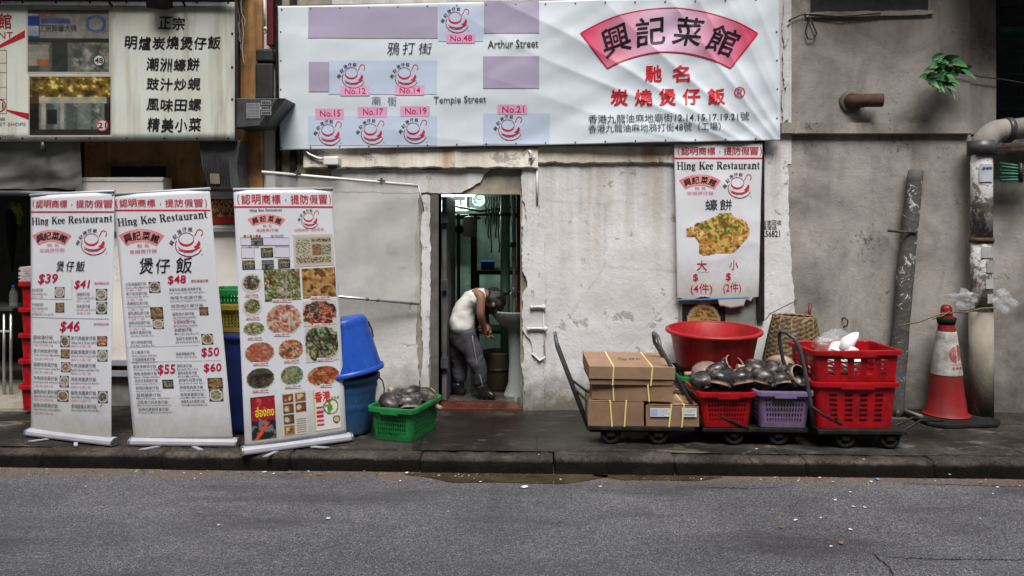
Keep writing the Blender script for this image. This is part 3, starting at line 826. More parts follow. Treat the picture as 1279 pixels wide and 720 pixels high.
# the pavement slab, in one sheet with a slight unevenness
mb = MB(); vs = []; fs = []; nx, ny = 160, 14
for j in range(ny + 1):
    for i in range(nx + 1):
        x = -12 + 24 * i / nx; y = KERB + 0.16 + (W + 0.02 - KERB - 0.16) * j / ny
        vs.append((x, y, 0.006 * noise.noise(Vector((x * 1.3, y * 1.3, 0)))))
for j in range(ny):
    for i in range(nx):
        k = nx + 1; fs.append((j * k + i, j * k + i + 1, (j + 1) * k + i + 1, (j + 1) * k + i))
mb.add(vs, fs, 0, None, True)
structure(mb.build('pavement', M['pavement']))
# kerb stones: worn blocks in one row
mb = MB(); x = -12.0; rnd = random.Random(3)
while x < 12:
    L = rnd.uniform(0.86, 1.02); dz = rnd.uniform(-0.011, 0.007); dy = rnd.uniform(-0.012, 0.012)
    n = 44; prof = [(0.165, -0.3), (0.165, 0.002), (0.10, 0.002), (0.045, 0.0), (0.020, -0.004), (0.007, -0.013), (0.0, -0.030), (-0.003, -0.07), (-0.006, -0.12), (-0.006, -0.3)]
    vs = []; fs = []
    for i in range(n + 1):
        xx = x + 0.006 + (L - 0.012) * i / n
        for (py, pz) in prof:
            w = 0.006 * noise.noise(Vector((xx * 4, py * 9, pz * 9))) + 0.006 * noise.noise(Vector((xx * 17, py * 22, pz * 22))) + 0.004 * noise.noise(Vector((xx * 43, py * 50, pz * 50)))
            if pz <= -0.3: w = 0
            vs.append((xx, KERB + py + dy + w, pz + dz + w))
    k = len(prof)
    for i in range(n):
        for j in range(k - 1): fs.append((i * k + j, i * k + j + 1, (i + 1) * k + j + 1, (i + 1) * k + j))
    fs.append(list(range(k))); fs.append(list(range(n * k + k - 1, n * k - 1, -1)))
    mb.add(vs, fs, 0, None, True); x += L
structure(mb.build('kerb', M['kerb']))
# water standing in the gutter
def puddle(name, px0, px1, y0, y1, seed):
    mb = MB(); n = 46; pts = []
    xa, xb = X(px0, KERB - 0.1), X(px1, KERB - 0.1)
    for i in range(n):
        x = xa + (xb - xa) * i / (n - 1)
        e = min(i, n - 1 - i) / (n / 2)
        pts.append((x, y0 + (1 - min(1, e * 2.2)) * (y1 - y0) * 0.75 + 0.10 * noise.noise(Vector((x * 1.9, seed, 0))) * min(1, e * 4)))
    for i in range(n - 1, -1, -1):
        x = xa + (xb - xa) * i / (n - 1); pts.append((x, y1 + 0.012 * noise.noise(Vector((x * 5, seed + 4, 0)))))
    mb.add([(a, b, -0.114) for a, b in pts], [list(range(len(pts)))])
    return structure(mb.build(name, M['puddle']))
puddle('gutter_water', 505, 760, 5.44, 5.648, 2.0)
puddle('gutter_water', 742, 905, 5.53, 5.648, 7.0)
def crack(pp, w, seed):
    rnd = random.Random(seed); P = []
    for (a, b), (c, d) in zip(pp, pp[1:]):
        n = max(2, int(math.hypot(c - a, d - b) / 3))
        for k in range(n): P.append(on_ground(a + (c - a) * k / n + rnd.uniform(-1, 1) * 0.8, b + (d - b) * k / n + rnd.uniform(-1, 1) * 0.7, -0.118))
    v, f = [], []
    for i, p in enumerate(P):
        q = P[min(i + 1, len(P) - 1)] - P[max(i - 1, 0)]; t = Vector((-q.y, q.x, 0)).normalized() * w * rnd.uniform(0.25, 1.0) * math.sin(math.pi * (i + 0.5) / len(P)) ** 0.4
        v += [(p.x + t.x, p.y + t.y, -0.1155), (p.x - t.x, p.y - t.y, -0.1155)]
    mb = MB(); mb.add(v, [(2 * i, 2 * i + 1, 2 * i + 3, 2 * i + 2) for i in range(len(P) - 1)]); structure(mb.build('road_crack', M['crack']))
crack([(1090, 690), (1098, 700), (1110, 708), (1117, 722)], 0.011, 1)
crack([(1110, 697), (1180, 699), (1290, 700)], 0.006, 2)
crack([(1128, 605), (1190, 606), (1290, 609)], 0.007, 3)
crack([(880, 609), (940, 611), (985, 608)], 0.006, 4)

# grit, leaf crumbs and chips of litter swept against the kerb
mb = MB(); rnd = random.Random(77)
for i in range(2600):
    x = rnd.uniform(-5.4, 5.8); y = KERB - 0.02 - abs(rnd.gauss(0, 0.10)) * (0.6 + 0.9 * (0.5 + noise.noise(Vector((x * 1.3, 0, 5)))))
    if y < 5.2 or noise.noise(Vector((x * 2.1, y * 3, 8))) < -0.25: continue
    s = rnd.choice((0.003, 0.004, 0.004, 0.005, 0.006, 0.010))
    k = rnd.random(); c = rnd.choice(((0.20, 0.13, 0.08), (0.28, 0.19, 0.12), (0.12, 0.08, 0.05), (0.36, 0.30, 0.24), (0.10, 0.09, 0.08)))
    if k > 0.965: c = (0.6, 0.58, 0.56)
    P = [(x + s * rnd.uniform(-1.4, 1.4), y + s * rnd.uniform(-1.2, 1.2), -0.117 + rnd.uniform(0, 0.3) * s) for _ in range(3)] + [(x, y, -0.117 + s * rnd.uniform(0.5, 1.1))]
    mb.add(P, [(0, 1, 3), (1, 2, 3), (2, 0, 3)], 0, c)
o = mb.build('gutter_grit', M['grit'], weld=False); o['kind'] = 'stuff'

# ------------------------------------------------------------------ unseen house added across the street, which keeps low sky light off the scene
opp = thing('facing_building', 'unseen plain grey building added on the opposite side of the street, facing the restaurant wall', 'building', (0, -4.2, 0))
mb = MB(); mb.box(-22, 22, -9, -4.2, -0.118, 13.0); mb.build('wall', M['old_concrete'], opp, world=True)
mb = MB(); mb.box(-22, 22, -4.2 + 0.001, -4.05, 3.6, 3.9); mb.box(-22, 22, -4.199, -4.08, 12.5, 12.9); mb.build('cornice', M['old_concrete'], opp, world=True)
for fl_ in range(3):
    for i in range(9):
        mb = MB(); x0 = -18 + 4.2 * i; mb.box(x0, x0 + 1.8, -4.199, -4.16, 4.8 + 2.9 * fl_, 6.4 + 2.9 * fl_); mb.build('window', M['dark'], opp, world=True)

# ------------------------------------------------------------------ the restaurant's back wall with its doorway
DL, DR = X(548, W), X(650, W)                  # the doorway
DT = Z(243, W)
wall = thing('restaurant_building', 'white plastered street wall with chipped doorway and stained concrete beam', 'building', (0, W, 0))
FP = W - 0.014                                 # face of the plaster
mb = MB()
xl, xr = X(342, W), X(988, W)
mb.box(xl, DL, W, W + 0.2, -0.05, 4.6)
mb.box(DR, xr, W, W + 0.2, -0.05, 4.6)
mb.box(DL, DR, W, W + 0.2, DT, 4.6)
mb.build('concrete_core', M['old_concrete'], wall, world=True)

def plaster_sheet(pp, seed, th=0.014, mat='plaster', name='plaster', Y=W, step=0.025, amp=0.009, front=None, parent=wall, skip=()):
    """a coat of plaster whose edges have broken away: outline in photo pixels on the wall plane"""
    pts = ragged([(at(a, b, Y).x, at(a, b, Y).z) for a, b in pp], step, amp, seed, skip)
    mb = MB(); mb.poly([(a, Y - th, b) for a, b in pts], (0, th - 0.001, 0))
    return mb.build(name, M[mat], parent, world=True)
# right of the doorway, down to the ground
plaster_sheet([(652, 207), (846, 204), (985, 178), (984, 250), (988, 330), (994, 400), (996, 440), (995, 522), (800, 520), (652, 520),
               (655, 470), (653, 430), (656, 385), (662, 360), (658, 345), (652, 335), (652, 300)], 1, 0.014)
plaster_sheet([(652, 207), (668, 206), (671, 240), (670, 252), (674, 256), (672, 282), (680, 300), (682, 392), (678, 440), (682, 522), (653, 522),
               (656, 490), (651, 455), (659, 435), (668, 452), (664, 428), (652, 410), (653, 366), (659, 358), (657, 346), (652, 338), (652, 282), (658, 275), (656, 258), (652, 250)], 2, 0.034, step=0.02, amp=0.011)
# lintel, broken away at its right
plaster_sheet([(415, 212), (612, 212), (604, 220), (600, 228), (590, 234), (577, 241), (560, 242), (549, 242), (527, 241), (415, 240)], 3, 0.020)
# left of the doorway: a coat that has come off along the jamb
plaster_sheet([(346, 240), (524, 240), (523, 262), (519, 300), (521, 350), (518, 372), (522, 380), (520, 420), (524, 470), (522, 512), (346, 512)], 4, 0.016, 'plaster_grey')
plaster_sheet([(528, 244), (537, 244), (538, 330), (536, 505), (525, 508), (526, 470), (529, 440), (526, 390), (528, 330), (526, 290)], 5, 0.022, 'plaster')
# plain upper wall, mostly behind the cloth banner
mb = MB(); mb.box(X(415, W), xr, W - 0.012, W - 0.001, Z(206, W), 4.55)
mb.build('upper_plaster', M['plaster_grey'], wall, world=True)
# the projecting beam
def beam_part(px0, px1, top, bot, out, seed):
    pts = []
    n = 60; rnd = random.Random(seed)
    mb = MB()
    vs = []; fs = []
    for i in range(n + 1):
        px = px0 + (px1 - px0) * i / n
        b = bot + 2.2 * noise.noise(Vector((px * 0.06, seed, 0))) + rnd.uniform(-0.5, 0.5)
        a = at(px, top, W); c = at(px, b, W)
        o = out * (1 + 0.15 * noise.noise(Vector((px * 0.05, seed, 3))))
        vs += [(a.x, W, a.z), (a.x, W - o, a.z), (c.x, W - o, c.z + 0.012), (c.x, W - o * 0.8, c.z), (c.x, W, c.z)]
    for i in range(n):
        for j in range(4): fs.append((i * 5 + j, i * 5 + j + 1, (i + 1) * 5 + j + 1, (i + 1) * 5 + j))
    fs += [(0, 1, 2, 3, 4), tuple(n * 5 + j for j in (4, 3, 2, 1, 0))]
    mb.add(vs, fs, 0, None, False)
    mb.build('beam', M['beam'], wall, world=True)
beam_part(382, 672, 187, 211, 0.075, 2)
beam_part(672, 846, 184, 205, 0.050, 9)
# left door jamb and frame
mb = MB()
mb.box(X(538, W), DL, W - 0.012, W + 0.2, 0.0, DT)
mb.build('door_frame', M['dark_frame'], wall, world=True, bevel=0.006)
mb = MB(); mb.box(DL - 0.02, DR + 0.02, W - 0.06, W + 0.24, -0.05, 0.022)
mb.build('door_sill', M['sill'], wall, world=True, bevel=0.008)
mb = MB()
mb.box(DL + 0.005, DL + 0.05, W + 0.2, W + 0.98, 0.03, DT - 0.02)      # the leaf stands open against the left
dleaf = mb.build('door', M['dark_frame'], wall, world=True, bevel=0.004)
mb = MB()
for zz in (0.35, 1.1, 1.75): mb.box(DL + 0.0, DL + 0.07, W + 0.15, W + 0.20, zz, zz + 0.10)
mb.build('hinge', M['grey_steel'], dleaf, world=False).location = -wall.location
# old pipe brackets plastered over beside the doorway
mb = MB()
for (a, b, c) in ((664, 679, 384), (660, 681, 411)):
    mb = MB()
    p = at(a, c, FP - 0.04); q = at(b, c, FP - 0.04)
    mb.tube([p, (p + q) / 2 + Vector((0, 0, 0.004)), q], 0.013, 8)
    mb.ball(q, (0.024, 0.02, 0.024)); mb.ball(p, (0.017, 0.017, 0.02))
    mb.build('pipe_stub', M['plaster'], wall, world=True)
mb = MB()
p = at(678, 384, FP - 0.025); q = at(681, 450, FP - 0.025)
mb.tube([p, q], 0.005, 6)
mb.tube([at(664, 441, FP - 0.03), at(674, 451, FP - 0.03), at(681, 446, FP - 0.03)], [0.006, 0.014, 0.010], 7)
mb.build('pipe_stub', M['plaster'], wall, world=True)
mb = MB(); mb.tube([at(671, 208, FP - 0.03), at(671, 255, FP - 0.03)], 0.012, 6)
mb.build('wall_conduit', M['white_paint'], wall, world=True)
# broken zigzag of plaster hanging from the beam
mb = MB()
pz = [(661, 188), (664, 193), (661, 198), (667, 196), (663, 203)]
mb.tube([at(a, b, W - 0.085) for a, b in pz], 0.012, 6)
mb.build('loose_plaster', M['white_paint'], wall, world=True)
# inside: dim walls, ceiling, and what stays fixed to them
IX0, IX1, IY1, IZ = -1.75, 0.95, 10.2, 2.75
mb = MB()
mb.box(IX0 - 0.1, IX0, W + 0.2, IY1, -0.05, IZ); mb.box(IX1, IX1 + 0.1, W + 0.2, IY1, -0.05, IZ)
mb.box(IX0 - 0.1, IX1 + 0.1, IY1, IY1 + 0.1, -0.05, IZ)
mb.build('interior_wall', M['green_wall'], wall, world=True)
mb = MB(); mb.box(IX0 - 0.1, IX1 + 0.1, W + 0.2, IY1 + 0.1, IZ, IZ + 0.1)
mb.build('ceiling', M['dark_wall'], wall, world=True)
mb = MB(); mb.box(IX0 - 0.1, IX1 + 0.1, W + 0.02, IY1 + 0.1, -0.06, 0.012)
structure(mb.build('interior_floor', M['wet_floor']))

# unseen overhang slab, added overhead to shade the right wall
mb = MB(); mb.box(X(1005, W), 9.0, 6.35, W - 0.02, 4.75, 5.2)
OVER = mb
# faint pencilled and stencilled writing on the wall
sh = Sheet([at(942, 270, FP), at(990, 270, FP), at(990, 300, FP), at(942, 300, FP)], [(942, 270), (990, 270), (990, 300), (942, 300)])
ik = Ink(sh, 0.002)
ik.text('通油渣回收', (944, 275, 976, 281.5), BLK, 0.004); ik.text('專業電話', (946, 282, 970, 287.5), BLK, 0.004); ik.text('27256821', (944, 288.5, 974, 296), BLK, 0.012)
ik.build('stencil_lettering', wall, 'faded_ink')

# ------------------------------------------------------------------ the dirty concrete pillar at the right
FPil = W - 0.006
pil = thing('concrete_pillar', 'dirty brown-grey concrete wall with ledge and weeping stains, right of white wall', 'wall', (0, W, 0))
mb = MB()
mb.box(X(975, W) + 0.001, X(1212, W), FPil, W + 0.19, -0.05, 4.6)
mb.box(X(1212, W), 5.9, FPil + 0.03, W + 0.19, -0.05, Z(168, W, 1250))
mb.box(X(1212, W), X(1245, W), FPil + 0.012, W + 0.19, Z(168, W, 1250), 4.6)
mb.build('wall', M['pillar'], pil, world=True, bevel=0.006)
mb = MB(); vs = []; fs = []; n = 50
for i in range(n + 1):
    px = 976 + 237 * i / n; j = 0.4 * noise.noise(Vector((px * 0.09, 1, 0)))
    a = at(px, 153.5 + j, W - 0.06); b = at(px, 168 + 0.6 * j, W - 0.06)
    vs += [(a.x, W, a.z), (a.x, W - 0.06 + 0.006 * j, a.z), (b.x, W - 0.062, b.z + 0.01), (b.x, W - 0.05, b.z), (b.x, W, b.z)]
for i in range(n):
    for j in range(4): fs.append((i * 5 + j, i * 5 + j + 1, (i + 1) * 5 + j + 1, (i + 1) * 5 + j))
fs += [(0, 1, 2, 3, 4), tuple(n * 5 + j for j in (4, 3, 2, 1, 0))]
mb.add(vs, fs); mb.build('ledge', M['pillar'], pil, world=True)
# window opening cut off by the top of the picture: dark frame set on the wall, and its sill
mb = MB(); a = at(1012, 18, W); b = at(1158, 18, W)
mb.box(a.x, b.x, FPil - 0.012, FPil + 0.05, a.z, a.z + 0.8); mb.build('window', M['dark'], pil, world=True)
mb = MB(); pts = ragged([(at(p, q, W).x, at(p, q, W).z) for p, q in ((1004, 17), (1164, 14), (1164, 19), (1090, 22), (1006, 23))], 0.03, 0.006, 4)
mb.poly([(x_, FPil - 0.03, z_) for x_, z_ in pts], (0, 0.03, 0)); mb.build('window_sill', M['old_concrete'], pil, world=True)
# flaking plaster where the pillar meets the white wall
for i, pp in enumerate(([(978, 2), (986, 0), (987, 28), (981, 34), (984, 46), (979, 60), (976, 40)], [(977, 66), (985, 70), (984, 100), (979, 118), (976, 90)], [(976, 112), (986, 104), (984, 150), (976, 156)])):
    plaster_sheet(pp, 40 + i, 0.03, 'plaster', 'flaking_plaster', step=0.02, amp=0.008, parent=pil)
OVER.build('shade_overhang', M['pillar'], pil, world=True)
cnp = thing('shade_canopy', 'unseen dark canopy added to shade dirty concrete wall at top right', 'canopy', (X(1200, W), W, 4.0))  # out of view, added to darken the far right end
mb = MB(); mb.box(X(1190, W), 8.0, 6.45, W - 0.02, 4.02, 4.06); mb.build('roof', M['black_iron'], cnp, world=True)
mb = MB(); mb.box(X(1190, W), 8.0, 6.43, 6.45, 3.98, 4.08); mb.build('lip', M['black_iron'], cnp, world=True)
# dark yard at the far right, behind the horizontal pipe
yard = thing('yard_recess', 'black recess hung with dark green netting above horizontal drain pipe at top right', 'alley', (0, W, 0))
mb = MB(); x0, x1 = X(1245, W), 6.2; z0 = Z(168, W, 1250)
mb.box(x0, x1, W + 1.3, W + 1.4, z0, 4.6); mb.box(x0 - 0.02, x0, W + 0.19, W + 1.4, z0, 4.6); mb.box(x0, x1, W + 0.19, W + 1.4, z0 - 0.03, z0)
mb.box(x0, x1, W + 0.05, W + 1.4, 4.6, 4.7)
mb.build('recess_wall', M['dark'], yard, world=True)
mb = MB()
for i in range(14): mb.box(x0, x1, W + 0.9, W + 0.906, z0 + 0.12 * i, z0 + 0.12 * i + 0.012)
for i in range(18): mb.box(x0 + 0.11 * i, x0 + 0.11 * i + 0.008, W + 0.91, W + 0.915, z0, 4.5)
mb.build('net', M['green_dark'], yard, world=True)
mb = MB(); q = at(1250, 37, W + 0.3); mb.box(q.x - 0.02, q.x + 1.2, W + 0.3, W + 0.36, q.z - 0.02, q.z + 0.025); mb.build('rail', M['green_hose'], yard, world=True)

# ------------------------------------------------------------------ shop front at the left
col_ = thing('tiled_column', 'ochre brown tiled column between yellowed shop sign and large white cloth banner', 'column', (X(322, W), W, 0))
mb = MB(); mb.box(X(305, W), X(332, W), W - 0.10, W + 0.3, 0, 4.6); mb.build('shaft', M['ochre'], col_, world=True, bevel=0.01)
mb = MB(); mb.box(X(332, W) + 0.001, X(347, W), W - 0.05, W + 0.3, 0, 4.6); mb.build('edge_strip', M['cream'], col_, world=True, bevel=0.005)
mb = MB(); mb.box(X(347, W) + 0.001, X(352, W), W - 0.07, W, 0, 4.6); mb.box(X(364, W), X(371, W), W - 0.05, W, 0, 4.6); mb.build('black_bar', M['black_iron'], col_, world=True)
mb = MB(); mb.box(X(339, W), X(347, W), W - 0.13, W - 0.052, Z(60, W, 330), 4.6); mb.build('red_board', M['darkred'], col_, world=True)
mb = MB(); mb.box(X(327, W), X(348, W), W - 0.17, W - 0.052, Z(82, W, 330), Z(66, W, 330)); mb.box(X(326, W), X(348, W), W - 0.16, W - 0.102, Z(128, W, 330), Z(83, W, 330)); mb.build('bundle', M['dark'], col_, world=True, bevel=0.02)

shop = thing('shop_building', 'cream panelled shop front with ochre wall behind the roll-up banners', 'building', (0, W, 0))
mb = MB(); mb.box(X(98, W), X(305, W), W + 0.06, W + 0.3, 0.0, 4.6); mb.build('ochre_wall', M['ochre'], shop, world=True)
mb = MB(); mb.box(X(102, W), X(303, W), W - 0.02, W + 0.06, Z(455, W, 200), Z(240, W, 200))
mb.build('panel', M['cream'], shop, world=True, bevel=0.006)
mb = MB()
for a, b, o in ((448, 456, 0.06), (284, 290, 0.05), (462, 470, 0.04), (240, 246, 0.05)): mb.box(X(100, W), X(304, W), W - 0.02 - o, W - 0.021, Z(b, W, 200), Z(a, W, 200))
mb.build('ledge', M['alu'], shop, world=True, bevel=0.006)
mb = MB(); mb.box(X(100, W), X(304, W), W + 0.0, W + 0.06, 0.0, Z(472, W, 200)); mb.build('plinth', M['grey_paint'], shop, world=True)
mb = MB(); a = at(140, 222, W + 0.06); b = at(208, 208, W + 0.06)
mb.box(a.x, b.x, W + 0.045, W + 0.055, a.z, b.z); mb.build('vent_slot', M['dark'], shop, world=True)
mb = MB(); mb.box(a.x - 0.03, b.x + 0.03, W + 0.03, W + 0.058, b.z, b.z + 0.03); mb.build('slot_frame', M['grey_paint'], shop, world=True)
# dim room of the shop to the far left
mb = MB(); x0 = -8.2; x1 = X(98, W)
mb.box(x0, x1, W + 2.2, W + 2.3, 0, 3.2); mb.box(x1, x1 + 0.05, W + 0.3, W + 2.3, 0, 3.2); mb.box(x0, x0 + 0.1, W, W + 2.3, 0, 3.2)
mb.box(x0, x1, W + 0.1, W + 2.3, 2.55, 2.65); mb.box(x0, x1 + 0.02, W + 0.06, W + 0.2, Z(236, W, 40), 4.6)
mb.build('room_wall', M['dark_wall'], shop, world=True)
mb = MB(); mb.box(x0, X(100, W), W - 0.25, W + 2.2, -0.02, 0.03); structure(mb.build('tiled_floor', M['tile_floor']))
ac = thing('panel_cover', 'scuffed pale metal cover box under yellowed shop sign, above the roll-up banners', 'box', (X(150, W), W - 0.15, Z(246, W, 150)))
mb = MB(); mb.box(X(98, W - .2), X(207, W - .2), W - 0.25, W - 0.075, Z(246, W - .2, 150), Z(222, W - .2, 150)); mb.build('casing', M['cream'], ac, world=True, bevel=0.01)
mb = MB(); mb.box(X(98, W - .2), X(207, W - .2), W - 0.258, W - 0.2505, Z(227, W - .2, 150), Z(224.5, W - .2, 150)); mb.build('lip', M['white_paint'], ac, world=True)
# ------------------------------------------------------------------ the large cloth banner over the wall
BW = W - 0.115
bp = [(347, 8), (974, -4), (974, 176), (350, 188)]
bc = [at(347, 8, BW), at(974, -4, BW), at(974, 176, BW), at(350, 188, BW)]
def banner_wave(u, v):
    x = u * 4.6; z = v * 1.35
    amp = 0.35 + 0.9 * max(0.0, min(1.0, (u - 0.25) * 2.2))
    a = x * math.cos(R(-27)) - z * math.sin(R(27)) * -1; b = -x * math.sin(R(-27)) + z * math.cos(R(27))
    d = 0.020 * amp * noise.noise(Vector((a * 0.6, b * 3.3, 1.3)))
    d += 0.006 * amp * noise.noise(Vector((a * 1.1, b * 7.5, 7.7)))
    # drawn folds that fan out toward the lower right corner
    th = math.atan2(1.35 - z + 0.4, 4.9 - x); rr_ = math.hypot(1.75 - z, 4.9 - x)
    r = 1 - abs(noise.noise(Vector((th * 7.0, rr_ * 0.35, 4.1))))
    d += 0.016 * amp * (r ** 3) * min(1.0, rr_ * 0.8)
    d += 0.012 * max(0, 0.25 - u) / 0.25 * noise.noise(Vector((x * 3 + z * 2.0, z * 1.5, 2.2)))
    d += 0.012 * v * noise.noise(Vector((x * 1.1, 3.0, 0)))
    d += 0.006 * noise.noise(Vector((x * 0.8, z * 5.0, 9)))
    return d
cloth = thing('hanging_banner', 'large wrinkled white cloth banner with map squares and pink fan, strung above the doorway', 'banner', at(660, 188, BW))
bs = Sheet(bc, bp, banner_wave)
mb = MB(); bs.grid(mb, 300, 90)
mb.build('cloth', M['vinyl'], cloth, world=True, solid=0.0015, offset=0)
ik = Ink(bs, 0.0038, 0.016)
pb = S(190, 203, 222, 0.82); li = S(178, 168, 192, 0.74)
for b in ((386, 84, 547, 116), (548, 10, 608, 57), (386, 150, 547, 180), (680, -2, 706, 178), (386, 72, 549, 120)): pass
ik.rect((412, 76, 549, 118), pb); ik.rect((551, 8, 607, 52), pb); ik.rect((386, 145, 549, 182), pb); ik.rect((607, 142, 690, 180), pb)
ik.build('pale_blue_print', cloth)
ik = Ink(bs, 0.0046, 0.016)
ik.rect((386, 9, 550, 48), li); ik.rect((608, 2, 677, 42), li); ik.rect((387, 78, 413, 115), li); ik.rect((607, 71, 677, 111), li)
ik.build('lilac_print', cloth)
pk = S(218, 160, 194, 0.85)
for n_, (lx, ly), (tx0, ty0, tx1, ty1), (px0, py0, px1, py1) in (
    ('No.48', (557, 9, ), (566, 44.5, 593, 52), (561, 43, 597, 54)), ('No.12', (426, 78), (433, 110.5, 459, 118), (427, 108, 464, 120)),
    ('No.14', (493, 78), (502, 109.5, 528, 117), (496, 107, 533, 119)), ('No.15', (396, 149), (401, 138, 427, 146), (395, 136, 431, 149)),
    ('No.17', (450, 148), (456, 136, 481, 144), (449, 134, 486, 147)), ('No.19', (504, 147), (509, 135, 536, 143), (503, 133, 540, 146)),
    ('No.21', (623, 143), (631, 133, 658, 141), (625, 131, 662, 143))):
    ik = Ink(bs, 0.0056, 0.02); ik.rect((px0, py0, px1, py1), pk, 0); ik.text(n_, (tx0, ty0, tx1, ty1), S(176, 20, 66, 0.9), 0.008); ik.build('number_plate', cloth)
    ik = Ink(bs, 0.0058, 0.03); pot_logo(ik, lx, ly, 34); ik.build('pot_logo', cloth)
ik = Ink(bs, 0.0056, 0.03)
ik.text('鴉', (486, 53, 502, 69), S(40, 38, 42), 0.0, 0.1, res=3); ik.text('打', (506, 53, 522, 68), S(40, 38, 42), 0.0, 0.1); ik.text('街', (526, 54, 543, 68), S(40, 38, 42), 0.0, 0.1)
ik.build('street_lettering', cloth); ik = Ink(bs, 0.0056, 0.03)
ik.text('Arthur Street', (613, 50.5, 676, 60.5), S(44, 44, 50), 0.006)
ik.build('street_lettering', cloth); ik = Ink(bs, 0.0056, 0.03)
ik.text('廟', (467, 121, 478, 131), S(90, 90, 96)); ik.text('街', (487, 121, 498, 132), S(90, 90, 96))
ik.build('street_lettering', cloth); ik = Ink(bs, 0.0056, 0.03)
ik.text('Tempie Street', (545, 120.5, 611, 131.5), S(50, 50, 56), 0.006)
ik.build('street_lettering', cloth)
ik = Ink(bs, 0.0050, 0.016)
fan(ik, 837.5, 11, 218, 80, 0, S(206, 30, 78, 0.9), S(212, 184, 206, 0.9)); ik.build('fan_emblem', cloth)
ik = Ink(bs, 0.0060, 0.02); rd = S(190, 20, 34, 0.9)
for ch, b in zip('馳名炭燒煲仔飯', ((809, 82, 829, 102), (842, 82, 863, 102), (766, 112, 787, 132), (796, 112, 817, 132), (826, 111, 846, 132), (855, 111, 876, 131), (885, 111, 906, 131))):
    ik.text(ch, b, rd, 0.022, res=3)
    if ch == '名': ik.build('dish_lettering', cloth); ik = Ink(bs, 0.0060, 0.02)
ik.text('®', (917, 109, 931, 123), rd, 0.004)
ik.build('dish_lettering', cloth)
ik = Ink(bs, 0.0060, 0.03)
ik.text('香港九龍油麻地廟街12.14.15.17.19.21號', (738, 142, 936, 153), S(52, 52, 58), 0.002)
ik.build('address_lettering', cloth); ik = Ink(bs, 0.0060, 0.03)
ik.text('香港九龍油麻地鴉打街48號（工場）', (738, 154.5, 901, 165), S(58, 58, 64), 0.002)
ik.build('address_lettering', cloth)
mb = MB()
for px in range(352, 972, 37):
    for py in (12 - (px - 347) * 0.019, 185 - (px - 347) * 0.019):
        u, v = bs.uv(px, py); mb = MB(); mb.ball(bs.pos(u, v, 0.004), (0.008, 0.004, 0.008), 8, 5); mb.build('eyelet', M['grey_steel'], cloth, world=True)
for py in range(40, 180, 36):
    for px in (351, 970):
        u, v = bs.uv(px, py); mb = MB(); mb.ball(bs.pos(u, v, 0.004), (0.008, 0.004, 0.008), 8, 5); mb.build('eyelet', M['grey_steel'], cloth, world=True)
mb = MB(); mb.tube([at(345, 9, BW + 0.03), at(975, -3, BW + 0.03)], 0.014, 8); mb.tube([at(346, 186, BW + 0.04), at(975, 174, BW + 0.04)], 0.012, 8)
mb.build('rail', M['rust'], cloth, world=True)

# ------------------------------------------------------------------ the old shop sign at the left
SW = W - 0.47
sg = thing('shop_sign', 'yellowed shop sign board with two storefront photos and black brushed writing', 'sign', at(140, 177, SW))
sp = [(-150, -4), (293, 0), (293, 176), (-150, 178)]
scn = [at(a, b, SW) for a, b in sp]
ss = Sheet(scn, sp)
mb = MB(); a = at(-150, 178, SW); b = at(293, 0, SW); mb.box(a.x, b.x, SW + 0.001, SW + 0.08, a.z, b.z); mb.build('frame', M['grey_steel'], sg, world=True, bevel=0.004)
mb = MB(); ss.grid(mb, 40, 16); mb.build('board', M['old_sign'], sg, world=True, solid=0.0008, offset=1)
ik = Ink(ss, 0.002)
def row(s, x0, x1, y0, y1):
    n = len(s); w = (x1 - x0) / n
    for i, ch in enumerate(s): ik.text(ch, (x0 + w * (i + 0.04), y0 + 0.6 * ((i * 7) % 3 - 1), x0 + w * (i + 0.93), y1 + 0.6 * ((i * 5) % 3 - 1)), S(22, 21, 22), 0.016, 0.06, rot=0.03 * ((i * 3) % 3 - 1), res=3)
for a_ in (('正宗', 199, 233, 22, 37), ('明爐炭燒煲仔飯', 157, 277, 46, 62), ('潮洲蠔餅', 184, 251, 73, 89), ('豉汁炒蜆', 184, 252, 98, 113), ('風味田螺', 184, 253, 124, 139), ('精美小菜', 185, 253, 148, 165)):
    ik = Ink(ss); row(*a_); ik.build('brush_lettering', sg)
ik = Ink(ss, 0.002); rdd = S(150, 26, 34)
ik.text('興', (-44, 17, -26, 37), rdd, 0.01); ik.text('記', (-24, 17, -8, 37), rdd, 0.01); ik.text('館', (0, 17, 16, 36), rdd, 0.012)
ik.text('RESTAURANT', (-68, 40, 18, 48), rdd, 0.0)
ik.poly([(-12, 64), (33, 38), (33, 47), (-12, 66)], rdd); ik.poly([(10, 137), (38, 142), (38, 150), (10, 139)], rdd)
bx = S(86, 72, 60)
for y in (63, 79, 91, 109, 124, 142): ik.line([(-60, y), (10, y)], 0.5, bx)
ik.line([(10, 63), (10, 142)], 0.6, bx)
c = [(1 + 7.5 * math.cos(t * 0.3), 132 + 7.5 * math.sin(t * 0.3)) for t in range(22)]
ik.line(c, 1.4, rdd); ik.text('21', (-4, 128.5, 6, 136), BLK, 0.01)
ik.text('廟街舖', (-20, 147, 8, 151), GREYT); ik.text('TEMPLE STREET SHOPS', (-44, 153.5, 34, 157.5), GREYT); ik.text('ARTHUR STREET SHOP', (-58, 169, 20, 172.5), GREYT)
ik.build('map_lettering', sg)
